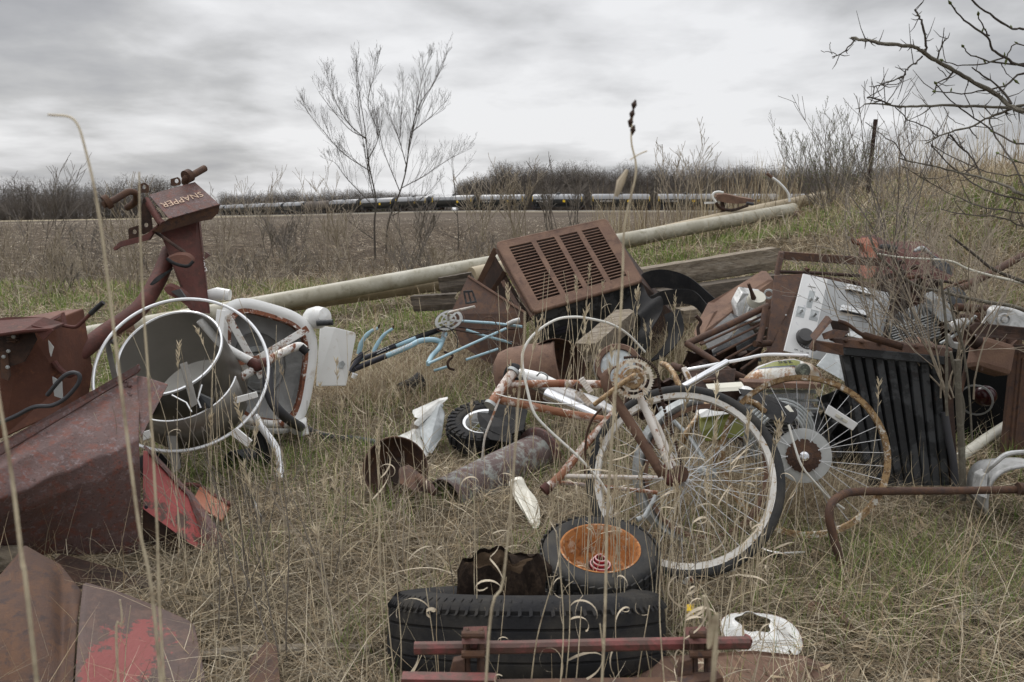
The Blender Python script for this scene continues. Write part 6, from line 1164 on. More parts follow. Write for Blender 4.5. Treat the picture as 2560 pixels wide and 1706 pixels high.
# handlebars and other bits between
t = thing('handlebar', 'bent gold rusted handlebar with chrome tube above the black tyred wheel', 'handlebar', ground(1720, 1080))
tub(((1655, 910, 3.25), (1668, 915, 3.2), (1684, 935, 3.15), (1696, 960, 3.1), (1707, 978, 3.08)), .0125, 'goldrust', 'bent_tube', t, sp=5)
tub(((1707, 968, 3.05), (1760, 938, 3.1), (1816, 906, 3.2)), .0145, 'chrome', 'straight_tube', t)
tub(((1758, 1008, 3.15), (1775, 1018, 3.1), (1800, 1022, 3.1), (1830, 1018, 3.15)), .011, 'goldrust', 'grip_bend', t, sp=4)
tub(((1868, 1003, 3.05), (1890, 1010, 3.05), (1912, 1030, 3.05)), .012, 'goldrust', 'bar_end', t, sp=4)
solo(MB().tube(spl(A((1716, 925, 3.6), (1770, 915, 3.6), (1850, 900, 3.7), (1920, 887, 3.8), (2020, 890, 3.8)), 6), .008, 8), 'chrome_strip', K['steelrim'], 'long thin bent chrome strip running below the rod rack', 'trim')
t = thing('spare_pedal', 'second white rimmed bicycle pedal right of the chainring', 'pedal', ground(1730, 1050))
q = QB((1703, 920, 3.15), (1716, 916, 3.15), (1733, 950, 3.12), (1718, 955, 3.12)); m = MB(); q.rect(m, 0, 1, 0, 1, -.02, 0); part(m, 'block', K['bikewhite'], t, smooth=False, bevel=.003)
m = MB(); q.rect(m, .35, .75, .35, 1.0, .0, .003); part(m, 'reflector', K['goldrust'], t, smooth=False)
tub(((1680, 915, 3.2), (1703, 922, 3.17)), .016, 'rustbrown', 'axle', t)
poly([(1722, 928, 3.7), (1840, 924, 3.8), (1835, 972, 3.7), (1728, 968, 3.6)], 'rustdark', 'sheet', thing('flat_scrap', 'dark rusty flat scrap under the chrome tube', 'scrap', ground(1780, 1060)))
solo(MB().slab(A((1770, 972, 3.3), (1862, 966, 3.35), (1860, 977, 3.33), (1775, 982, 3.28)), V((0, .05, .01))), 'cream_batten', K['offwhite'], 'cream painted batten lying left of the fuel tank', 'batten', smooth=False, bevel=.003)
solo(MB().slab(spl(A((1850, 984, 3.2), (1862, 974, 3.2), (1880, 978, 3.2), (1893, 992, 3.2), (1870, 990, 3.18)), 3), V((0, .02, .01))), 'white_shell', K['white'], 'small white curved shell at the fender top', 'plastic part', smooth=False)
# back heap
t = thing('orange_tool', 'faded orange painted machine housing with a rusty hook behind the steel frame', 'machine', ground(2190, 800))
poly([(2157, 613, 5.4), (2196, 606, 5.45), (2198, 640, 5.4), (2186, 690, 5.2), (2164, 700, 5.2), (2170, 640, 5.35)], 'orange', 'housing', t, d=.12)
tub(((2130, 594, 5.4), (2136, 608, 5.4), (2158, 612, 5.42)), .010, 'orangerust', 'hook', t, sp=4)
t = thing('rusty_engine_block', 'big rusty brown engine block lying behind the brambles', 'engine', ground(2290, 780))
poly([(2196, 628, 5.35), (2230, 622, 5.5), (2270, 640, 5.5), (2350, 640, 5.5), (2388, 672, 5.4), (2384, 690, 5.3), (2330, 735, 5.1), (2300, 748, 5.1), (2225, 735, 5.1), (2190, 700, 5.2)], 'rustred', 'block', t, d=.3, bev=.01)
poly([(2200, 690, 5.1), (2260, 705, 5.05), (2330, 740, 5.0), (2300, 760, 4.95), (2215, 735, 4.98)], 'rustbrown', 'sump', t, d=.1, bev=.01)
tub(((2196, 620, 5.45), (2215, 618, 5.45), (2238, 624, 5.45)), .022, 'blackmetal', 'manifold', t)
tub(((2285, 628, 5.5), (2305, 622, 5.5), (2325, 634, 5.5)), [.012, .02, .012], 'galv', 'pipe_stub', t, sp=3)
poly([(2335, 640, 5.3), (2385, 668, 5.25), (2380, 690, 5.22), (2340, 670, 5.25)], 'blackmetal', 'bracket', t, d=.06)
for a, b in ((2255, 655), (2290, 668), (2320, 690), (2240, 690)): part(MB().lathe(at(a, b, 5.28), nrm(10), [(.016, -.05), (.016, .02), (.008, .024), (.001, .024)], 6), 'bolt', K['rustdark'], t)
t = thing('black_canister', 'round black lidded canister under the bramble stems', 'canister', ground(2385, 800))
part(MB().lathe(at(2385, 745, 4.6), nrm(40, -10), [(.001, .02), (.03, .025), (.062, .02), (.068, .008), (.068, -.10), (.05, -.12)], 36), 'body', K['blackmetal'], t)
solo(MB().tube(A((2400, 722, 5.0), (2480, 682, 5.2), (2556, 640, 5.4)), .024, 12), 'rusty_tube', K['rustbrown'], 'rusty tube rising to the right behind the brambles', 'tube')
solo(MB().tube(A((2390, 768, 4.3), (2450, 772, 4.3), (2515, 778, 4.3)), .022, 12), 'rusty_tube', K['rustbrown'], 'mossy horizontal rusty tube ending at the aluminium cover', 'tube')
t = thing('fin_block', 'grey finned cylinder head in two ribbed halves under the twigs', 'engine part', ground(2285, 920))
q = QB((2220, 790, 4.5), (2322, 752, 4.6), (2336, 790, 4.5), (2228, 826, 4.4))
m = MB(); q.rect(m, 0, 1, 0, 1, -.06, -.02); part(m, 'upper_body', K['blackmetal'], t, smooth=False)
for i in range(13): m = MB(); q.rect(m, i / 12.4, i / 12.4 + .03, 0, 1, -.03, .0); part(m, 'fin', K['darkalu'], t, smooth=False)
q = QB((2224, 820, 4.42), (2338, 782, 4.5), (2354, 838, 4.35), (2240, 872, 4.25)); m = MB(); q.rect(m, 0, 1, 0, 1, -.06, -.02); part(m, 'lower_body', K['blackmetal'], t, smooth=False)
for i in range(9): m = MB(); q.rect(m, 0, 1, i / 8.4, i / 8.4 + .045, -.03, .0); part(m, 'fin', K['darkalu'], t, smooth=False)
part(MB().lathe(q.p(.68, .42, -.01), q.n, [(.008, .0), (.008, .018), (.016, .018), (.018, .0)], 20), 'port', K['darkalu'], t)
part(MB().lathe(at(2300, 872, 4.0), nrm(60), [(.001, .03), (.05, .028), (.085, .01), (.098, -.02), (.1, -.06)], 30), 'lid', K['rustlight'], thing('round_cap', 'domed brown rusty lid just above the radiator bar', 'lid', ground(2300, 950)))
t = thing('grey_casting', 'grey cast metal box beside the fin block', 'engine part', ground(2360, 900))
poly([(2330, 752, 4.45), (2350, 745, 4.5), (2380, 765, 4.5), (2392, 800, 4.4), (2355, 808, 4.35), (2338, 790, 4.4)], 'darkalu', 'casting', t, d=.1, bev=.008)
tub(((2375, 820, 4.2), (2400, 808, 4.2), (2418, 805, 4.2)), [.03, .026, .02], 'alu', 'nozzle', t, sp=3)
poly([(2366, 838, 4.15), (2376, 838, 4.15), (2386, 858, 4.15), (2400, 860, 4.15), (2398, 876, 4.15), (2378, 870, 4.15)], 'alu', 'bracket', t, d=.02)
t = thing('aluminium_cover', 'shiny cast aluminium cover with a round boss at the right edge', 'engine cover', ground(2520, 900))
part(MB().slab(spl(A((2481, 800, 3.9), (2486, 780, 3.9), (2505, 770, 3.92), (2545, 778, 3.95), (2600, 800, 3.95), (2600, 840, 3.9), (2520, 832, 3.88), (2492, 822, 3.88), (2481, 808, 3.9)), 4), V((0, .06, .01))), 'casting', K['alu'], t, smooth=False, bevel=.008)
part(MB().lathe(at(2508, 800, 3.885), nrm(12), [(.032, 0), (.034, .012), (.026, .014), (.022, .004), (.016, .004), (.014, .016), (.001, .018)], 28), 'boss', K['alu'], t)
part(MB().slab(A((2438, 842, 4.0), (2442, 828, 4.0), (2466, 790, 4.05), (2470, 795, 4.05), (2448, 830, 4.0)), V((0, .004, 0))), 'white_strip', K['white'], thing('white_strip', 'short white strip left of the aluminium cover', 'strip', ground(2450, 900)), smooth=False)
solo(MB().slab(A((2424, 818, 3.7), (2440, 808, 3.7), (2620, 826, 3.7), (2620, 858, 3.7), (2450, 842, 3.68), (2430, 832, 3.69)), V((0, .008, .003))), 'flat_bar', K['rustdark'], 'flat lichen spotted rusty bar above the brown can', 'bar', smooth=False, bevel=.003)
t = thing('brown_can', 'square brown rusty fuel can tipped over, with pressed ridge', 'can', ground(2470, 1000))
c = at(2476, 893, 3.85); e0 = (at(2535, 880, 3.8) - at(2450, 850, 3.9)).normalized() if False else (at(2520, 868, 3.85) - at(2452, 848, 3.85)).normalized(); e1 = (at(2440, 930, 3.8) - at(2470, 850, 3.85)).normalized(); e1 = (e1 - e0 * e1.dot(e0)).normalized()
part(MB().box(c, e0 * .088, e1 * .080, e0.cross(e1) * .06), 'body', K['rustlight'], t, smooth=False, bevel=.028)
part(MB().tube([c - e0 * .03 - e1 * .08 - e0.cross(e1) * .0 + tocam(c) * .05, c - e0 * .03 + tocam(c) * .062, c - e0 * .03 + e1 * .078 + tocam(c) * .05], .005, 8), 'ridge', K['rustbrown'], t)
part(MB().lathe(at(2438, 855, 3.85), e0, [(.03, -.02), (.034, .0), (.03, .03)], 20), 'spout', K['rustdark'], t)
t = thing('brown_door', 'brown pressed steel door standing at the right edge', 'door panel', ground(2540, 1200)); t.name = 'pressed_steel_sheet'
q = QB((2533, 862, 4.0), (2700, 868, 3.95), (2690, 1165, 3.88), (2503, 1145, 3.92)); m = MB(); q.rect(m, 0, 1, 0, 1, -.03, 0); part(m, 'sheet', K['rustbrown'], t, smooth=False, bevel=.004)
part(MB().tube([q.p(.95, .07, .002), q.p(.10, .07, .002), q.p(.10, .97, .002)], .007, 6), 'pressed_rib', K['rustbrown'], t)
part(MB().tube([q.p(.95, .12, .002), q.p(.16, .12, .002), q.p(.16, .42, .002), q.p(.16, .97, .002)], .007, 6), 'pressed_rib', K['rustbrown'], t)
solo(MB().tube(A((2395, 1148, 3.85), (2460, 1100, 4.0), (2540, 1048, 4.2)), .026, 16), 'white_pole', K['offwhite'], 'thick cream white pole sloping under the brown pressed sheet', 'pole')
t = thing('red_lamp', 'dark red round tail lamp in the shadow behind the radiator', 'lamp', ground(2450, 1150))
part(MB().lathe(at(2462, 990, 4.0), nrm(0, -30), [(.001, .04), (.035, .035), (.05, .02), (.055, 0)], 24), 'lens', K['redlens'], t)
part(MB().lathe(at(2440, 1000, 3.98), nrm(0, -40), [(.072, 0), (.08, 0), (.08, .01), (.072, .012)], 24), 'rim', K['darkalu'], t)
solo(MB().slab(A((2370, 880, 4.45), (2600, 880, 4.45), (2600, 1125, 4.2), (2370, 1125, 4.2)), V((0, .3, 0))), 'shade_box', K['void'], 'black box added as deep shade in the heap behind the red lamp', 'box', smooth=False)  # added black box stands in for the deep shade behind the lamp
t = thing('aluminium_casting', 'rough cast aluminium scoop lying at the right edge on the grass', 'casting', ground(2500, 1260))
def sc_fn(u, v):
    a = u * math.pi * 1.1 - .3; r_ = .16 * (1 - .25 * v); c = at(2560, 1215, 3.15); return c + V((-math.cos(a) * r_ * 1.15, .22 * v - .06, math.sin(a) * r_ * 1.1 - .05 + .02 * math.sin(u * 9)))
part(MB().grid(sc_fn, 24, 8), 'scoop', K['alu'], t, solid=.012)
part(MB().tube(spl(A((2462, 1180, 3.1), (2485, 1160, 3.08), (2520, 1135, 3.08), (2580, 1130, 3.1)), 5), .010, 8), 'rolled_lip', K['alu'], t)
part(MB().slab(A((2445, 1240, 3.1), (2452, 1190, 3.12), (2470, 1180, 3.12), (2468, 1250, 3.05)), V((0, .05, 0))), 'lug', K['alu'], t, smooth=False, bevel=.006)
solo(MB().tube(spl(A((2640, 1222, 3.0), (2555, 1224, 3.0), (2400, 1227, 2.95), (2250, 1228, 2.9), (2140, 1230, 2.85), (2105, 1238, 2.8), (2080, 1258, 2.75), (2073, 1290, 2.72), (2083, 1340, 2.7), (2100, 1400, 2.68), (2118, 1448, 2.68), (2130, 1475, 2.7)), 6), .0150, 14), 'bent_tube', K['rustbrown'], 'long bent rusty tube propped in the grass on the right', 'tube')
solo(MB().tube(A((2545, 1222, 2.98), (2620, 1222, 2.98)), .024, 14), 'tube_socket', K['rustbrown'], 'rusty socket at the right end of the bent tube', 'socket')
# darker scrap added to fill the heap and darken its gaps
t = thing('motorcycle_engine', 'dark motorcycle engine added to fill the dark behind the bare rusty wheel', 'engine', ground(1960, 1220))
poly([(1870, 1040, 3.75), (2050, 1030, 3.75), (2075, 1120, 3.7), (2060, 1220, 3.6), (1900, 1235, 3.6), (1850, 1140, 3.7)], 'blackmetal', 'crankcase', t, d=.2, bev=.02)
for i in range(6): poly([(1895 + i, 1045 + i * 9, 3.72), (2035 - i, 1040 + i * 9, 3.72), (2035 - i, 1043 + i * 9, 3.72), (1895 + i, 1048 + i * 9, 3.72)], 'darkalu', 'cooling_fin', t, d=.1, bev=0)
part(MB().lathe(at(2040, 1150, 3.66), nrm(5, 10), [(.001, .04), (.06, .038), (.07, .02), (.072, 0)], 28), 'side_case', K['darkalu'], t)
t = thing('motorcycle_frame', 'rusty motorcycle frame tubes behind the black tyred wheel', 'frame', ground(1750, 1250)); t.name = 'motorcycle_tubes'
for pts, r_, mt_ in ((((1752, 1000, 3.4), (1745, 1040, 3.35), (1722, 1075, 3.3), (1702, 1110, 3.3)), .014, 'goldrust'), (((1880, 1030, 3.3), (1850, 1040, 3.3), (1812, 1080, 3.25), (1790, 1140, 3.2), (1780, 1180, 3.2)), .009, 'goldrust'), (((1650, 1020, 3.4), (1720, 1090, 3.3), (1760, 1150, 3.2)), .010, 'galv'), (((1690, 1000, 3.6), (1860, 1100, 3.5), (1900, 1180, 3.5)), .012, 'rustdark')): tub(pts, r_, mt_, 'frame_tube', t, sp=4)
def crumple(nm, lab, cat, quad_, mt, sd_, amp=.04, n_=10):
    q_ = QB(*quad_); r_ = random.Random(sd_); g_ = [[r_.gauss(0, amp) for _ in range(n_ + 1)] for _ in range(n_ + 1)]; m_ = MB().grid(lambda u, v: q_.p(u + g_[int(u * n_)][int(v * n_)] * .4, v, g_[int(u * n_)][int(v * n_)]), n_, n_); return solo(m_, nm, K[mt], lab, cat, smooth=False, solid=.004)  # dark sheets added to close bright gaps in the heap, in place of shade
crumple('dark_fill_sheet', 'crumpled dark rusty sheet added to darken the gap behind the fin block', 'metal sheet', ((2180, 690, 5.0), (2345, 700, 5.0), (2400, 860, 4.8), (2200, 860, 4.7)), 'rustdark', 1)
crumple('dark_fill_sheet', 'crumpled dark rusty sheet added to darken the gap between the canister and the aluminium cover', 'metal sheet', ((2370, 780, 4.9), (2540, 770, 4.9), (2560, 900, 4.6), (2390, 900, 4.6)), 'rustbrown', 2)
crumple('dark_fill_sheet', 'crumpled rusty sheet added to darken the gap under the rod rack and cream batten', 'metal sheet', ((1715, 880, 4.3), (1900, 880, 4.3), (1880, 1010, 4.1), (1700, 990, 4.1)), 'rustdark', 3)
crumple('dark_fill_sheet', 'dark crumpled sheet added to darken the gap low behind the chainring', 'metal sheet', ((1560, 960, 3.9), (1700, 940, 3.9), (1720, 1040, 3.8), (1560, 1050, 3.8)), 'rustdark', 4)
crumple('dark_fill_sheet', 'dark crumpled sheet added to darken the gap left of the radiator foot', 'metal sheet', ((2050, 990, 3.95), (2160, 960, 3.95), (2190, 1180, 3.8), (2070, 1190, 3.8)), 'blackmetal', 5)
rr = random.Random(8)
for i, (x0, y0, x1, y1, Yr, mt_) in enumerate(((2170, 720, 2300, 690, 4.9, 'rustbrown'), (2230, 640, 2300, 760, 5.0, 'rustdark'), (2300, 760, 2420, 700, 4.7, 'rustbrown'), (2350, 860, 2440, 790, 4.2, 'galv'), (2130, 700, 2230, 800, 4.9, 'rustdark'), (2420, 900, 2395, 1010, 3.9, 'rustbrown'), (1640, 985, 1790, 950, 3.7, 'rustbrown'), (1600, 935, 1560, 1010, 3.6, 'rustdark'), (2320, 700, 2440, 730, 5.1, 'rustdark'))):
    solo(MB().tube(spl([at(x0, y0, Yr), at((x0 + x1) / 2, (y0 + y1) / 2 + rr.uniform(-8, 8), Yr), at(x1, y1, Yr - .05)], 4), rr.uniform(.007, .014), 8), 'rusty_rod', K[mt_], 'rusty rod ' + ['lying flat over the engine block foot', 'standing steep before the engine block', 'sloping under the black canister', 'of dull grey steel above the radiator end', 'leaning behind the pale panel corner', 'hanging below the brown can', 'lying behind the chainring to the right', 'dark and steep behind the chainring', 'dark, lying left of the canister'][i], 'rod')
# ---------------- on the berm ----------------
t = thing('cultivator_blade', 'brown rusty shovel blade with white hooped handle on the berm before the train', 'blade', ground(1840, 545))
part(MB().slab(spl(A((1793, 487, 12.2), (1815, 486, 12.2), (1850, 494, 12.2), (1885, 500, 12.2), (1882, 506, 12.2), (1840, 510, 12.2), (1800, 504, 12.2), (1790, 494, 12.2)), 3), V((0, .1, .02))), 'blade', K['rustlight'], t, smooth=False)
tub(((1808, 482, 12.1), (1795, 480, 12.1), (1784, 484, 12.1), (1782, 494, 12.1), (1790, 506, 12.1)), .018, 'white', 'hoop', t, sp=4); tub(((1790, 506, 12.1), (1800, 520, 12.2), (1830, 526, 12.2), (1870, 514, 12.2)), .022, 'rustdark', 'lower_bar', t, sp=4); tub(((1866, 508, 12.1), (1884, 511, 12.1)), .022, 'hose', 'grip', t)
tub(((1806, 505, 12.3), (1808, 540, 12.2)), .03, 'rustdark', 'stand', t)
solo(MB().slab(A((1768, 505, 12.3), (1800, 504, 12.3), (1800, 509, 12.3), (1768, 510, 12.3)), V((0, .2, 0))), 'white_board', K['white'], 'small white board left of the rusty shovel blade', 'board', smooth=False)
t = thing('white_rod', 'thin curved white rod with a rusty tip standing on the far pipe end', 'rod', ground(1972, 530)); tub(((1974, 505, 12.6), (1972, 488, 12.6), (1962, 472, 12.6), (1945, 455, 12.6), (1930, 444, 12.6)), .02, 'steelrim', 'rod', t, sp=5); tub(((1930, 444, 12.6), (1917, 434, 12.6)), .022, 'rustlight', 'tip', t)
t = thing('brick', 'small square rusty block sitting in the berm grass below the bush', 'block', ground(1991, 560)); t.name = 'rusty_block'
g = ground(1992, 556); part(MB().box(g + V((0, 0, .07)), V((.068, .01, 0)), V((-.01, .05, 0)), V((0, 0, .10))), 'block', K['rustpurple'], t, smooth=False, bevel=.008)
# ---------------- foreground ----------------
t = thing('trailer_wheel', 'small trailer wheel lying flat, orange rusted rim and red coiled cup inside', 'wheel', ground(1500, 1470))
c = at(1500, 1372, 2.45); n = nrm(78, 0); Ro, Ri = .192, .128; Wt = .115
part(MB().lathe(c - n * .05, n, tyre_prof(Ro, Ri - .012, Wt, 12, 3.2), 64), 'tyre', K['greytyre'], t)
u = n.orthogonal().normalized(); v = n.cross(u)
m = MB()
for i in range(46):
    a = 2 * math.pi * i / 46; d = u * math.cos(a) + v * math.sin(a); s_ = n.cross(d)
    for z_ in (-.085, -.05, -.015): m.box(c + d * (Ro + .0015) + n * z_ + s_ * (.004 if z_ == -.05 else 0), d * .003, (s_ * .009 + n * .003), n * .012)
tag(part(m, 'tread_blocks', K['greytyre'], t, smooth=False), kind='stuff')
part(MB().lathe(c, n, [(.128, -.004), (.132, .006), (.126, .006), (.118, -.005), (.112, -.05), (.095, -.085), (.06, -.095), (.001, -.095)], 56), 'rim', mat('orange_rust_rim', (.42, .17, .05), [((.56, .46, .36), .57, 26, .04), ((.22, .08, .03), .55, 40, .05)], rough=.75, bump=.6, bscale=160), t)
c2 = at(1500, 1395, 2.42) + n * -.01; sp_ = [c2 + n * (.010 - i * .0006) + (u * math.cos(i * .35) + v * math.sin(i * .35)) * (.012 + i * .00042) for i in range(54)]
part(MB().strip(sp_, n, .012), 'red_coil', mat('red_coil', (.38, .03, .045), var=.1, bump=.05), t, solid=.003); part(MB().tube([p + n * .006 for p in sp_], .0022, 5), 'pink_edge', mat('pink_edge', (.7, .45, .45), bump=0), t)
part(MB().lathe(c2 - n * .02, n, [(.038, .0), (.038, -.05)], 24), 'cup', K['rustlight'], t, solid=.004)
# big tyre
t = thing('big_tyre', 'large black worn truck tyre lying tilted across the foreground', 'tyre', ground(1320, 1700))
dd = V((0, math.cos(R(24)), -math.sin(R(24)))); n = V((0, math.sin(R(24)), math.cos(R(24)))); fm = at(1323, 1606, 1.83); Ro = .405; c = fm + dd * Ro; wt = .205
part(MB().lathe(c, n, [(Ro - .012, -wt / 2 + .012), (Ro, -wt / 2 + .03), (Ro + .003, -.055), (Ro - .002, -.052), (Ro - .002, -.050), (Ro + .004, -.047), (Ro + .004, -.018), (Ro - .002, -.015), (Ro - .002, -.012), (Ro + .004, -.009), (Ro + .004, .022), (Ro - .002, .025), (Ro - .002, .028), (Ro + .004, .031), (Ro + .002, .06), (Ro - .003, .063), (Ro, wt / 2 - .03), (Ro - .008, wt / 2 - .014), (Ro - .03, wt / 2 - .002), (Ro - .08, wt / 2 + .004), (Ro - .13, wt / 2 - .01), (Ro - .165, wt / 2 - .035), (Ro - .168, wt / 2 - .045), (Ro - .15, wt / 2 - .05), (Ro - .08, wt / 2 - .012), (Ro - .03, wt / 2 - .02), (Ro - .02, -wt / 2 + .03), (Ro - .06, -wt / 2 + .01), (Ro - .16, -wt / 2 + .03), (Ro - .165, -wt / 2 + .02), (Ro - .10, -wt / 2 - .004), (Ro - .03, -wt / 2), (Ro - .012, -wt / 2 + .012)], 120), 'carcass', K['tyre'], t)
u = n.orthogonal().normalized(); v = n.cross(u); m = MB()
for i in range(92):
    a = 2 * math.pi * i / 92; d = u * math.cos(a) + v * math.sin(a); s_ = n.cross(d); m.box(c + d * (Ro - .008) + n * (wt / 2 - .022), d * .006 + n * -.003, s_ * .0045 + n * .002, n * .016 - d * .012)
tag(part(m, 'shoulder_ribs', K['tyre'], t, smooth=False), kind='stuff')
# charred stump
t = thing('charred_stump', 'charred black rotten stump with a pale crumbling top standing in the big tyre', 'stump', ground(1250, 1500))
rr = random.Random(12); c = at(1250, 1450, 2.15)
def st_fn(u, v):
    a = u * 2 * math.pi; r_ = .108 * (1 + .10 * math.sin(2 * a + 1 + v * 2) + .07 * math.sin(5 * a + v * 4) + .05 * math.sin(11 * a - v * 3)) * (1 + .022 * math.sin(38 * a + v * 3)) * (.86 + .2 * math.sin(v * 3.1) ** .5); return c + V((math.cos(a) * r_ * 1.0, math.sin(a) * r_ * .8 , .062 - .22 * v + (.010 * math.sin(3 * a + 2) + .007 * math.sin(9 * a)) * (1 - v)))
m = MB().grid(st_fn, 150, 6)
part(m, 'charred_side', K['char'], t)
m = MB().grid(lambda u, v: (lambda p: V((c.x + (p.x - c.x) * v, c.y + (p.y - c.y) * v, p.z - .012 + .012 * math.sin(u * 40 + v * 9) * (1 - v) - .02 * (1 - v))))(st_fn(u, 0)), 100, 8); part(m, 'rotten_top', mat('rotten_top', (.05, .034, .022), [((.30, .27, .23), .66, 26, .03)], bump=1, bscale=30, spec=.05, rough=.95), t)
c = at(1350, 1440, 2.2); part(MB().tube([c + V((-.09, 0, .01)), c + V((0, .02, .01)), c + V((.03, .02, 0))], [.055, .045, .02], 12), 'hollow_root', K['char'], t)
# red bar frame
t = thing('red_bar_frame', 'red painted steel bar with rusty clamp brackets across the near tyre', 'machine frame', ground(1400, 1706))
part(MB().tube(A((1036, 1621, 1.60), (1300, 1618, 1.60), (1600, 1611, 1.61), (1872, 1607, 1.62)), 1, up=(0, 0, 1), prof=[(-.006, -.0125), (-.0125, -.006), (-.0125, .006), (-.006, .0125), (.006, .0125), (.0125, .006), (.0125, -.006), (.006, -.0125)]), 'top_bar', K['redbar'], t)
part(MB().tube(A((1005, 1704, 1.50), (1120, 1706, 1.50), (1240, 1708, 1.50)), 1, up=(0, 0, 1), prof=[(-.014, -.014), (-.014, .014), (.014, .014), (.014, -.014)]), 'lower_bar', K['redbar'], t)
def clampb(px, par):
    for x_, nm in ((px - 16, 'clamp_plate'), (px + 20, 'clamp_plate')):
        m = MB().slab(spl(A((x_ - 8, 1582, 1.57), (x_, 1575, 1.57), (x_ + 8, 1582, 1.57), (x_ + 9, 1640, 1.57), (x_ + 9, 1700, 1.55), (x_ - 9, 1700, 1.55), (x_ - 9, 1640, 1.57)), 2), V((0, .012, 0))); part(m, nm, K['rustbrown'], t, smooth=False, bevel=.002)
    for y_ in (1587, 1636, 1690): part(MB().tube(A((px - 28, y_, 1.55), (px + 30, y_, 1.55)), .008, 8), 'clamp_bolt', K['rustbrown'], t)
    part(MB().slab(A((px - 28, 1604, 1.56), (px + 34, 1602, 1.56), (px + 32, 1610, 1.55), (px - 28, 1611, 1.55)), V((0, .06, .0))), 'clamp_pad', K['rustred'], t, smooth=False, bevel=.002)
    part(MB().slab(A((px - 50, 1655, 1.55), (px - 20, 1648, 1.55), (px - 20, 1700, 1.54), (px - 62, 1704, 1.54)), V((0, .02, .0))), 'gusset', K['rustbrown'], t, smooth=False, bevel=.002)
clampb(1182, t); clampb(1752, t)
part(MB().slab(A((1870, 1596, 1.62), (1882, 1602, 1.62), (1878, 1618, 1.62), (1858, 1612, 1.62)), V((0, .02, 0))), 'bent_tab', K['redbar'], t, smooth=False)
solo(MB().slab([gnd(1580, 1652, .93), gnd(1880, 1632, .95), gnd(2010, 1645, .97), gnd(2110, 1685, .98), gnd(2200, 1760, .98), gnd(1560, 1800, .93)], V((0, 0, .008))), 'ground_sheet', K['rustlight'], 'flat reddish brown rusty sheet at the bottom edge', 'metal sheet', smooth=False, bevel=.003)
part(MB().tube(A((1240, 1722, 1.50), (1700, 1716, 1.52), (1800, 1700, 1.54)), 1, up=(0, 0, 1), prof=[(-.013, -.013), (-.013, .013), (.013, .013), (.013, -.013)]), 'rear_bar', K['rustbrown'], t)
t = thing('white_plate', 'crumpled white enamel plate with pleated rim and a curved hole', 'plate', ground(1905, 1630))
c = gnd(1902, 1596, .975) + V((0, 0, .012)); vs = []; k = 110
pn = nrm(84, 15); pu = (V((1, 0, 0)) - pn * pn.x).normalized(); pv = pn.cross(pu); hc = pu * -.014 + pv * .034
for i in range(k):
    a = 2 * math.pi * i / k; d = pu * math.cos(a) + pv * math.sin(a); pi_ = hc + d * (.050 + .006 * math.sin(5 * a)); po = d * .119
    for j in range(7):
        f = j / 6; p = pi_.lerp(po, f); vs.append(c + p + pn * (.018 * (1 - f) ** 2 + (.0028 if i % 2 else -.0028) * math.sin(f * 3.1) + .006 * math.sin(3 * a) * f))
part(MB().add(vs, [(7 * i + j, 7 * ((i + 1) % k) + j, 7 * ((i + 1) % k) + j + 1, 7 * i + j + 1) for i in range(k) for j in range(6)]), 'pleated_rim', K['white'], t, solid=.0015)
part(MB().tube([c + (pu * math.cos(2 * math.pi * i / 80) + pv * math.sin(2 * math.pi * i / 80)) * .1195 + pn * .006 * math.sin(6 * math.pi * i / 80) for i in range(80)], .0018, 5, closed=True), 'rusty_edge', K['rustlight'], t)
solo(MB().slab([gnd(a, b, .96) for a, b in ((1716, 1522), (1733, 1520), (1734, 1545), (1728, 1545), (1724, 1538), (1715, 1540))], V((0, 0, .015))), 'yellow_clip', K['yellow'], 'small bright yellow plastic clip in the grass by the near tyre', 'clip', smooth=False, bevel=.002)
t = thing('rusty_hook', 'rusty iron hook with an eye lying in the grass', 'hook', ground(2060, 1540))
g = gnd(2035, 1520, .975); part(MB().lathe(g, nrm(60), [(.007, .006), (.02, .008), (.027, 0), (.02, -.008), (.007, -.006), (.007, .006)], 24), 'eye', K['rustlight'], t)
part(MB().tube(spl([gnd(2050, 1522, .975), gnd(2075, 1528, .975), gnd(2100, 1538, .97), gnd(2120, 1560, .97), gnd(2135, 1580, .98)], 4), [.02, .014, .012, .010, .006], 10), 'shank', K['rustbrown'], t)
part(MB().tube(spl([gnd(2022, 1535, .98), gnd(2030, 1552, .98), gnd(2050, 1550, .98), gnd(2055, 1538, .98)], 4), .006, 8), 'ring', K['rustbrown'], t)
t = thing('rusty_channel', 'short rusty channel with a chipped white edge under the front wheel', 'channel', ground(1780, 1440))
a, b = gnd(1705, 1450, .96), gnd(1832, 1412, .955); part(MB().tube([a, b], 1, up=(0, 0, 1), prof=[(-.02, -.012), (-.02, .014), (-.016, .014), (-.016, -.008), (.016, -.008), (.016, .014), (.02, .014), (.02, -.012)]), 'channel', K['whiterust'], t, smooth=False)
solo(MB().tube(spl([gnd(a, b, .97) for a, b in ((1695, 1432), (1720, 1425), (1750, 1418), (1790, 1402))], 4), .006, 6), 'white_edge_strip', K['white'], 'thin white strip beside the rusty channel', 'strip')
t = thing('chrome_bumper_strip', 'black rubber strip with chrome edge lying right of the front tyre', 'strip', ground(1950, 1400))
p_ = [gnd(a, b, .975) for a, b in ((1868, 1378), (1890, 1372), (1915, 1385), (1950, 1392), (2010, 1390))]; part(MB().tube(spl(p_, 5), [.008, .014, .016, .014, .01], 8), 'rubber', K['black'], t); part(MB().tube([p + V((0, 0, .014)) for p in spl(p_, 5)], .004, 6), 'chrome_edge', K['steelrim'], t)
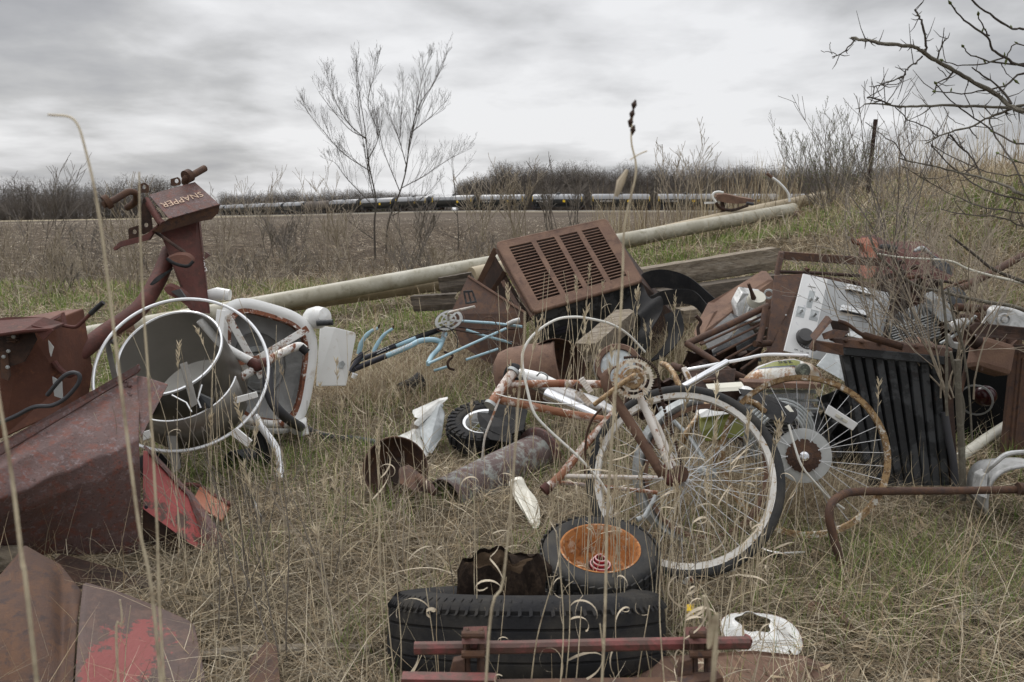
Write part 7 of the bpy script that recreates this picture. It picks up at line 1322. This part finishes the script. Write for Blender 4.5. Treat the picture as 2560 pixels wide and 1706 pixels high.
solo(MB().tube(spl([gnd(2380, 1575, .98), gnd(2400, 1550, .97), gnd(2425, 1530, .97)], 3), [.014, .016, .012], 8), 'wood_stub', K['wood'], 'short grey broken wood stub lying in the grass lower right', 'wood')
# ---------------- tall near stalks ----------------
def ribbon_leaf(m, p, rng, L_, w_):
    d = V((rng.gauss(0, 1), rng.gauss(0, .6), rng.uniform(.2, 1.2))).normalized(); k = 14; curl = (rng.uniform(.6, 2.2) if rng.random() < .6 else rng.uniform(3, 7)) / k * rng.choice((-1, 1)); ax = V((rng.gauss(0, .4), 1, rng.gauss(0, .4))).normalized(); pts = [p]; sd = []
    for i in range(k):
        sd.append((ax * 1.0 + d.cross(ax) * .2).normalized()); d = Matrix.Rotation(curl * (.3 + i / k * 1.5), 3, ax) @ d; pts.append(pts[-1] + d * L_ / k)
    sd.append(sd[-1]); m.strip(pts, sd, [w_ * math.sin(min(1, (i + 1.5) / 5) * 1.57) * (1 - .75 * (i / k) ** 2) for i in range(k + 1)]); return m
def stalk(pts, r0, label, rng, leaves=3, seed=False, group=None, lw=.008, ll=.12, mt='stalk', name='dry_stalk', lf=(.1, .8)):
    t = thing(name, label, 'dry plant', pts[0], group); P = spl(pts, 6); k = len(P)
    part(MB().tube(P, [r0 * (1 - .55 * i / (k - 1)) for i in range(k)], 6), 'stem', K[mt], t)
    for j in range(leaves): i = int(k * rng.uniform(*lf)); part(ribbon_leaf(MB(), P[i], rng, ll * rng.uniform(.5, 1.3), lw * rng.uniform(.6, 1.3)), 'leaf', K['leaf'], t)
    if seed:
        m = MB(); top = P[-1]; dr = (P[-1] - P[-4]).normalized()
        for j in range(16): a = rng.uniform(0, 6.28); o_ = top - dr * rng.uniform(0, .09); u_ = (dr + V((math.cos(a), math.sin(a), 0)) * .45).normalized(); m.tube([o_, o_ + u_ * .012, o_ + u_ * .026], [.0008, .0022, .0004], 4)
        part(m, 'seed_head', K[mt], t)
    return t
rs = random.Random(21)
def down(px, py, Y):   # foot on the ground under a point of the picture edge
    p = at(px, py, Y); return V((p.x, p.y, gzf(p.x, p.y)))
near = [(((92, 1706), (55, 1400), (28, 1180), (-8, 960), (-20, 800)), .62, .0021, 'thick blurred stalk crossing the left edge of the photo'),
    (((402, 1706), (345, 1300), (300, 950), (272, 720), (245, 520), (215, 380), (185, 300), (120, 287)), .75, .0020, 'tall blurred stalk bending over at the top, in front of the washing drum'),
    (((410, 1706), (392, 1300), (372, 960), (358, 760), (350, 560), (348, 430)), .85, .0019, 'tall blurred stalk just left of the mower column'),
    (((1505, 1706), (1520, 1250), (1545, 900), (1556, 700), (1562, 560), (1590, 430), (1578, 350), (1584, 262)), 1.05, .0022, 'tallest stalk with dark seed head rising into the sky right of centre'),
    (((1215, 1706), (1258, 1450), (1282, 1200), (1296, 1000), (1310, 850), (1312, 780)), .8, .0016, 'blurred stalk in front of the mottled pipe'),
    (((1782, 1706), (1772, 1620), (1774, 1540), (1760, 1490)), .7, .0028, 'short thick blurred stalk in front of the red bar end'),
    (((296, 1706), (305, 1560), (300, 1500)), .9, .0018, 'short cut stalk before the red paint patch'),
    (((1120, 1780), (1180, 1700), (1505, 1640), (1495, 1560), (1475, 1500)), 1.0, .0016, 'short stalk with broad leaf before the tyre')]
for pts, Y, r_, lab in near:
    P = [at(a, b, Y) for a, b in pts]; foot = V((P[0].x - .02, P[0].y + .03, gzf(P[0].x, P[0].y))); sd_ = 'seed head' in lab
    if 'broad leaf' in lab: P = [at(1505, 1706, 1.0), at(1508, 1640, 1.0), at(1500, 1560, 1.0)]; foot = V((P[0].x, P[0].y + .03, 0))
    t = stalk([foot] + P, r_, lab, rs, leaves=0, seed=False, lw=.008, ll=.07, lf=(.5, .95))
    if sd_:
        m = MB()
        for a, b, w_ in ((1585, 262, 8), (1580, 285, 9), (1576, 305, 8), (1582, 325, 7)): m.tube(A((a + 4, b - 12, Y), (a, b, Y), (a - 2, b + 14, Y)), [.0008, .0038, .0008], 6)
        part(m, 'seed_head', K['rustdark'], t); part(MB().tube(A((1568, 425, Y), (1552, 455, Y), (1540, 492, Y)), [.002, .0055, .003], 7), 'fluffy_sheath', K['leaf'], t); part(MB().tube(spl(A((1575, 400, Y), (1600, 385, Y), (1618, 378, Y)), 3), .0009, 5), 'side_twig', K['stalk'], t)
labs = 'thin tan stalk with curled pale leaves standing among others in the foreground'
for i in range(78):
    if i < 40: px, Y = rs.uniform(930, 1960), rs.uniform(1.45, 1.72) if i < 24 else rs.uniform(2.3, 2.6); h = rs.uniform(.25, .62)
    elif i < 60: px, Y = rs.uniform(1380, 1960), rs.uniform(2.2, 2.6); h = rs.uniform(.35, .7)
    else: px, Y = rs.uniform(60, 2500), rs.uniform(1.6, 3.2); h = rs.uniform(.2, .55)
    x_ = (px - 1280) / F * Y; b_ = V((x_, Y, gzf(x_, Y) - .01)); lx, ly = rs.gauss(0, .06), rs.gauss(0, .03)
    if i < 40 and rs.random() < .4: h *= 1.25
    stalk([b_, b_ + V((lx * .3, ly * .3, h * .35)), b_ + V((lx * .7 + rs.gauss(0, .01), ly * .7, h * .7)), b_ + V((lx, ly, h))], rs.uniform(.0013, .0022), labs, rs, leaves=rs.choice((1, 2, 3, 4)) if i < 60 else 0, seed=False, group='dry stalks with curled leaves', lw=.0075, ll=.13, lf=(.25, .98))
labs = 'thin tall dry grass stem standing among the scrap'
for i in range(185):
    px, Y = [(rs.uniform(1230, 1620), rs.uniform(2.0, 4.5)), (rs.uniform(380, 1000), rs.uniform(1.8, 3.2)), (rs.uniform(1350, 1950), rs.uniform(2.1, 2.6)), (rs.uniform(950, 2500), rs.uniform(2.2, 5)), (rs.uniform(1350, 1750), rs.uniform(4, 5.5))][i % 5]
    x_ = (px - 1280) / F * Y; b_ = V((x_, Y, gzf(x_, Y) - .01)); h = rs.uniform(.35, .85) * (1.25 if i % 5 < 2 else 1); lx = rs.gauss(0, .08)
    stalk([b_, b_ + V((lx * .2, 0, h * .35)), b_ + V((lx * .5 + rs.gauss(0, .01), 0, h * .7)), b_ + V((lx, rs.gauss(0, .03), h))], max(.0014, .00062 * Y), labs, rs, leaves=(1 if i % 3 == 0 else 0), seed=rs.random() < .4, group='thin dry grass stems', lw=.005, ll=.1, name='grass_stem')
# pale branching weeds
wl = [(700, 1690, 2.3, .85), (880, 1640, 2.3, .75), (560, 1600, 2.6, .7), (1000, 1500, 2.5, .6), (640, 1450, 3, .55), (1120, 1560, 2.3, .55), (1260, 1000, 5.2, .6), (1330, 1000, 5, .7), (820, 1500, 2.7, .6), (480, 1380, 3.2, .6), (1700, 1560, 2.3, .5), (2010, 1180, 3.6, .5), (1560, 870, 6, .7), (740, 1350, 3, .6)]
for i, (px, py, Y, h) in enumerate(wl):
    g = ground(px, py); m = MB()
    for j in range(3): grow(m, rs, g + V((rs.gauss(0, .02), rs.gauss(0, .02), -.02)), V((rs.gauss(-.1, .25), rs.gauss(0, .12), 1)), h * rs.uniform(.7, 1.1), .0028, 1, 6, 5, .6, .15, 5, .7, .0009, klen=(.3, .5), start=.3)
    solo(m, 'branching_weed', K['twig'] if i % 2 else K['twiggrey'], 'pale branching dead weed ' + ['left of the near tyre, tall', 'between the near tyre and the hoop, leaning', 'right of the red patched hood', 'above the near tyre left end', 'below the chrome trim', 'just left of the charred stump', 'in front of the rusty plate', 'in front of the cabinet corner', 'left of the mottled pipe end', 'beside the red plate', 'between front tyre and white plate', 'in front of the sprocket stack', 'before the black belt', 'below the drain hose'][i], 'weed', 'branching dead weeds')
# ---------------- right tree ----------------
def Z(x, y): return (1900 + x / 2.6136, y / 2.6136)
TB = (2920, 1000); base = V(((TB[0] - 1280) / F * 2.7, 2.7, 0)); base.z = gzf(base.x, base.y)
t = thing('budding_tree', 'dark branches with swelling green buds reaching in from the right', 'tree', base)
part(MB().tube([base + V((0, 0, -.1)), base + V((.02, 0, .6)), base + V((-.05, 0, 1.3)), base + V((-.02, .1, 2.4))], [.07, .055, .045, .02], 14), 'trunk', K['bark'], t)
br = [([(1725, 730), (1630, 690), (1560, 630), (1400, 540), (1270, 460), (1150, 400), (1075, 350), (1010, 310), (900, 295), (780, 280), (690, 265), (600, 248)], 15, 8.5, 1), ([(1075, 350), (1085, 300), (1065, 170), (1040, 110), (1010, 70)], 7, 5, 0), ([(630, 255), (560, 330), (475, 375)], 5, 3, 0), ([(500, 355), (460, 345), (400, 338)], 2.5, 1.5, 0), ([(470, 350), (455, 310), (458, 278)], 2.5, 1.5, 0),
    ([(1060, 370), (1020, 410), (960, 450), (935, 500), (810, 550), (750, 570), (735, 640)], 5, 3, 0), ([(1725, 715), (1620, 705), (1400, 695), (1120, 690), (950, 695), (850, 690), (680, 678)], 11, 4, 1), ([(850, 685), (780, 650), (700, 635)], 6, 4, 0), ([(1725, 690), (1600, 730), (1500, 765), (1390, 825), (1240, 865), (1160, 895), (1085, 940)], 9, 4, 1), ([(1240, 865), (1215, 920), (1190, 980)], 5, 2, 0),
    ([(1240, 880), (1320, 970), (1390, 1040), (1450, 1165)], 6, 5, 0), ([(1725, 1280), (1630, 1225), (1450, 1165), (1300, 1130), (1130, 1090), (905, 1030)], 10, 4, 1), ([(950, 1050), (900, 960), (820, 900), (690, 800)], 4, 2, 0), ([(1725, 435), (1600, 375), (1520, 320), (1480, 240), (1330, 130), (1250, 35)], 9, 4, 2), ([(1500, 240), (1460, 180), (1425, 105)], 5, 3, 2), ([(1725, 190), (1650, 185), (1500, 95), (1385, 0), (1340, -60)], 7, 5, 2),
    ([(1725, 420), (1540, 410), (1380, 360), (1330, 310)], 6, 3, 2), ([(1600, 375), (1440, 425), (1290, 425), (1200, 400)], 5, 3, 2), ([(1270, 460), (1220, 510), (1150, 550), (1145, 610)], 6, 3, 0), ([(1220, 500), (1160, 440)], 3, 2, 0), ([(1725, 480), (1600, 560), (1420, 600), (1280, 610), (1145, 595)], 7, 3, 2), ([(1640, 680), (1580, 590), (1480, 510), (1385, 445)], 8, 4, 0),
    ([(1725, 945), (1560, 880), (1400, 770), (1240, 655), (1150, 550)], 6, 3, 2), ([(1500, 780), (1540, 900), (1640, 1040), (1725, 1230)], 5, 5, 2), ([(890, 705), (960, 775), (1080, 830), (1160, 890)], 3, 4, 0), ([(1120, 700), (1060, 745), (955, 790)], 4, 2, 0), ([(1200, 700), (1260, 790), (1340, 820)], 2.5, 2, 0), ([(1160, 390), (1190, 290), (1228, 245)], 5, 3, 0), ([(1190, 290), (1205, 185)], 3, 2, 0),
    ([(1120, 955), (1250, 1090), (1400, 1200), (1500, 1250), (1725, 1310)], 4, 6, 0), ([(1370, 840), (1395, 880), (1425, 905)], 4, 3, 0), ([(1725, 1150), (1600, 1145), (1480, 1120), (1300, 1050), (1120, 950)], 4, 3, 0), ([(1725, 1395), (1480, 1360), (1300, 1290), (1150, 1220), (950, 1100)], 5, 2, 0), ([(1725, 1480), (1560, 1420), (1340, 1400), (1180, 1370)], 5, 3, 0), ([(1370, 510), (1340, 620), (1380, 700), (1400, 770)], 3, 3, 0), ([(1725, 300), (1660, 290), (1610, 375)], 4, 4, 2), ([(1330, 970), (1290, 900), (1250, 840)], 3, 2, 0), ([(1725, 1070), (1640, 1045), (1560, 1000)], 4, 3, 2), ([(1575, 420), (1610, 480), (1655, 515)], 3, 2, 2)]
bud = MB(); Yb = 2.35
for pts, w0, w1, fl in br:
    P = [at(*Z(a, b), Yb + .12 * math.sin(a * .004 + b * .003)) for a, b in pts]; jitter = random.Random(int(w0 * 7 + pts[0][0]))
    if pts[0][0] >= 1725: P = [base + V((-.03, .02, max(.3, (P[0].z - base.z) * .72)))] + [at(2680, Z(*pts[0])[1] + 20, Yb)] + P; w_ = [w0 * 1.8, w0 * 1.25] + list(np.linspace(w0, w1, len(P) - 2))
    else: w_ = list(np.linspace(w0, w1, len(P)))
    S = spl(P, 4); k = len(S); rad = np.interp(np.linspace(0, 1, k), np.linspace(0, 1, len(w_)), w_) / 2.6136 / 2 * Yb / F * 2.0
    S = [p + V((jitter.gauss(0, .0012), 0, jitter.gauss(0, .0012))) for p in S]
    part(MB().tube(S, [max(.0009, r_ * jitter.uniform(.9, 1.15)) for r_ in rad], 7), 'branch', K['bark'] if w0 > 8 and fl < 2 else K['barkdark'], t)
    # side spurs and buds
    for j in range(3, k - 1, 3):
        if jitter.random() < .5:
            d = V((jitter.gauss(0, 1), jitter.gauss(0, .4), jitter.gauss(0, 1))).normalized(); m_ = bud if fl == 2 else None
            if fl == 2: bud.tube([S[j], S[j] + d * .004 + V((-.002, 0, .003)), S[j] + d * .009 + V((-.004, 0, .006))], [.0012, .0028, .0005], 5)
    if fl == 2: e_ = (S[-1] - S[-2]).normalized(); bud.tube([S[-1], S[-1] + e_ * .009, S[-1] + e_ * .022], [.0016, .0042, .0006], 6)
    if fl < 2 and w0 >= 5:
        # short spurs share the branch they grow on
        m = MB()
        for j in range(int(k * .7)):
            i = jitter.randrange(2, k); d = V((jitter.gauss(0, 1), jitter.gauss(0, .4), jitter.gauss(0, 1))).normalized(); l_ = jitter.uniform(.008, .03) if j % 3 else jitter.uniform(.04, .09); m.tube([S[i] - d * .002, S[i] + d * l_ * .5, S[i] + d * l_ + V((0, 0, l_ * .2))], [max(.0012, rad[i] * .5), .0012, .0006], 4)
        tag(part(m, 'spurs', K['barkdark'], t), kind='stuff')
part(bud, 'buds', K['bud'], t)
# brambles over the right heap
def zz(x, y): return (2100 + x / 5.115, 580 + y / 5.115)
t = thing('fallen_branch', 'grey fallen branch crossing the right heap with a peeled cream offshoot', 'branch', ground(2540, 860))
part(MB().tube(spl([at(*zz(a, b), 3.9) for a, b in ((370, 40), (480, 280), (700, 500), (1000, 700), (1280, 760), (1600, 840), (1880, 900), (2240, 960), (2500, 1080))], 5), [.006, .010], 8), 'stem', K['bark'], t)
part(MB().tube(spl([at(*zz(a, b), 3.85) for a, b in ((480, 280), (800, 330), (1380, 370), (1620, 470), (1880, 550), (2350, 660), (2500, 700))], 5), [.004, .008], 7), 'peeled_stem', K['offwhite'], t)
part(MB().tube(spl([at(*zz(a, b), 3.8) for a, b in ((1400, 40), (1730, 300), (1960, 480), (2300, 620), (2500, 680))], 5), [.005, .010], 7), 'dark_stem', K['barkdark'], t)
rb = random.Random(33)
roots = [(2395, 930, 3.45, 13, -.3), (2330, 880, 3.8, 13, -.38), (2190, 890, 3.75, 9, -.2), (2500, 850, 4.2, 10, -.35), (2240, 640, 5.6, 9, -.2), (2420, 620, 6.0, 10, 0), (2080, 640, 6.0, 4, .1), (2160, 560, 8, 6, 0), (2330, 560, 7.5, 6, 0), (2500, 560, 7, 5, -.1)]
for i, (px, py, Y, k, lean) in enumerate(roots):
    m = MB(); p0 = at(px, py, Y); gz0 = gzf(p0.x, p0.y)
    for j in range(k):
        s_ = p0 + V((rb.gauss(0, .04), rb.gauss(0, .03), 0)); s_.z = min(p0.z, gz0 + .02) if i > 4 else p0.z - .12
        grow(m, rb, s_, V((lean + rb.gauss(0, .28), rb.gauss(0, .15), 1)), rb.uniform(.55, .95) * (1 if i < 4 else .9 + .08 * Y), .0042 if i < 4 else .006, 2, 7, 4, .6, .06, 5, .7, .0011 if i < 4 else .0018, klen=(.3, .55))
    solo(m, 'bramble', K['twig'] if i % 3 != 1 else K['twiggrey'], 'tangle of thin leafless stems ' + ['at the right side of the radiator', 'over the fin block', 'over the pale louvred panel', 'at the right edge above the aluminium cover', 'over the rusty engine block', 'on the slope right of the engine block', 'above the steel frame', 'on the slope under the budding bush', 'on the berm slope between bush and tree', 'on the berm slope at the right edge'][i], 'bramble', 'leafless brambles')
t = thing('thicket_stems', 'upright brown stems growing in front of the radiator right side', 'stems', ground(2405, 1250))
for pts, r_ in ((((2393, 900), (2397, 1000), (2404, 1120), (2407, 1250)), .014), (((2366, 880), (2367, 940), (2366, 1000), (2368, 1040)), .006), (((2400, 830), (2410, 880), (2420, 950), (2425, 1010), (2430, 1100)), .004), (((2376, 880), (2392, 950), (2408, 1010), (2406, 1060)), .007), (((2370, 720), (2385, 800), (2408, 870), (2415, 930)), .0045), (((2352, 700), (2362, 780), (2368, 880)), .0055)):
    part(MB().tube(spl([at(a, b, 3.28) for a, b in pts], 5), r_, 8), 'stem', K['bark'], t)
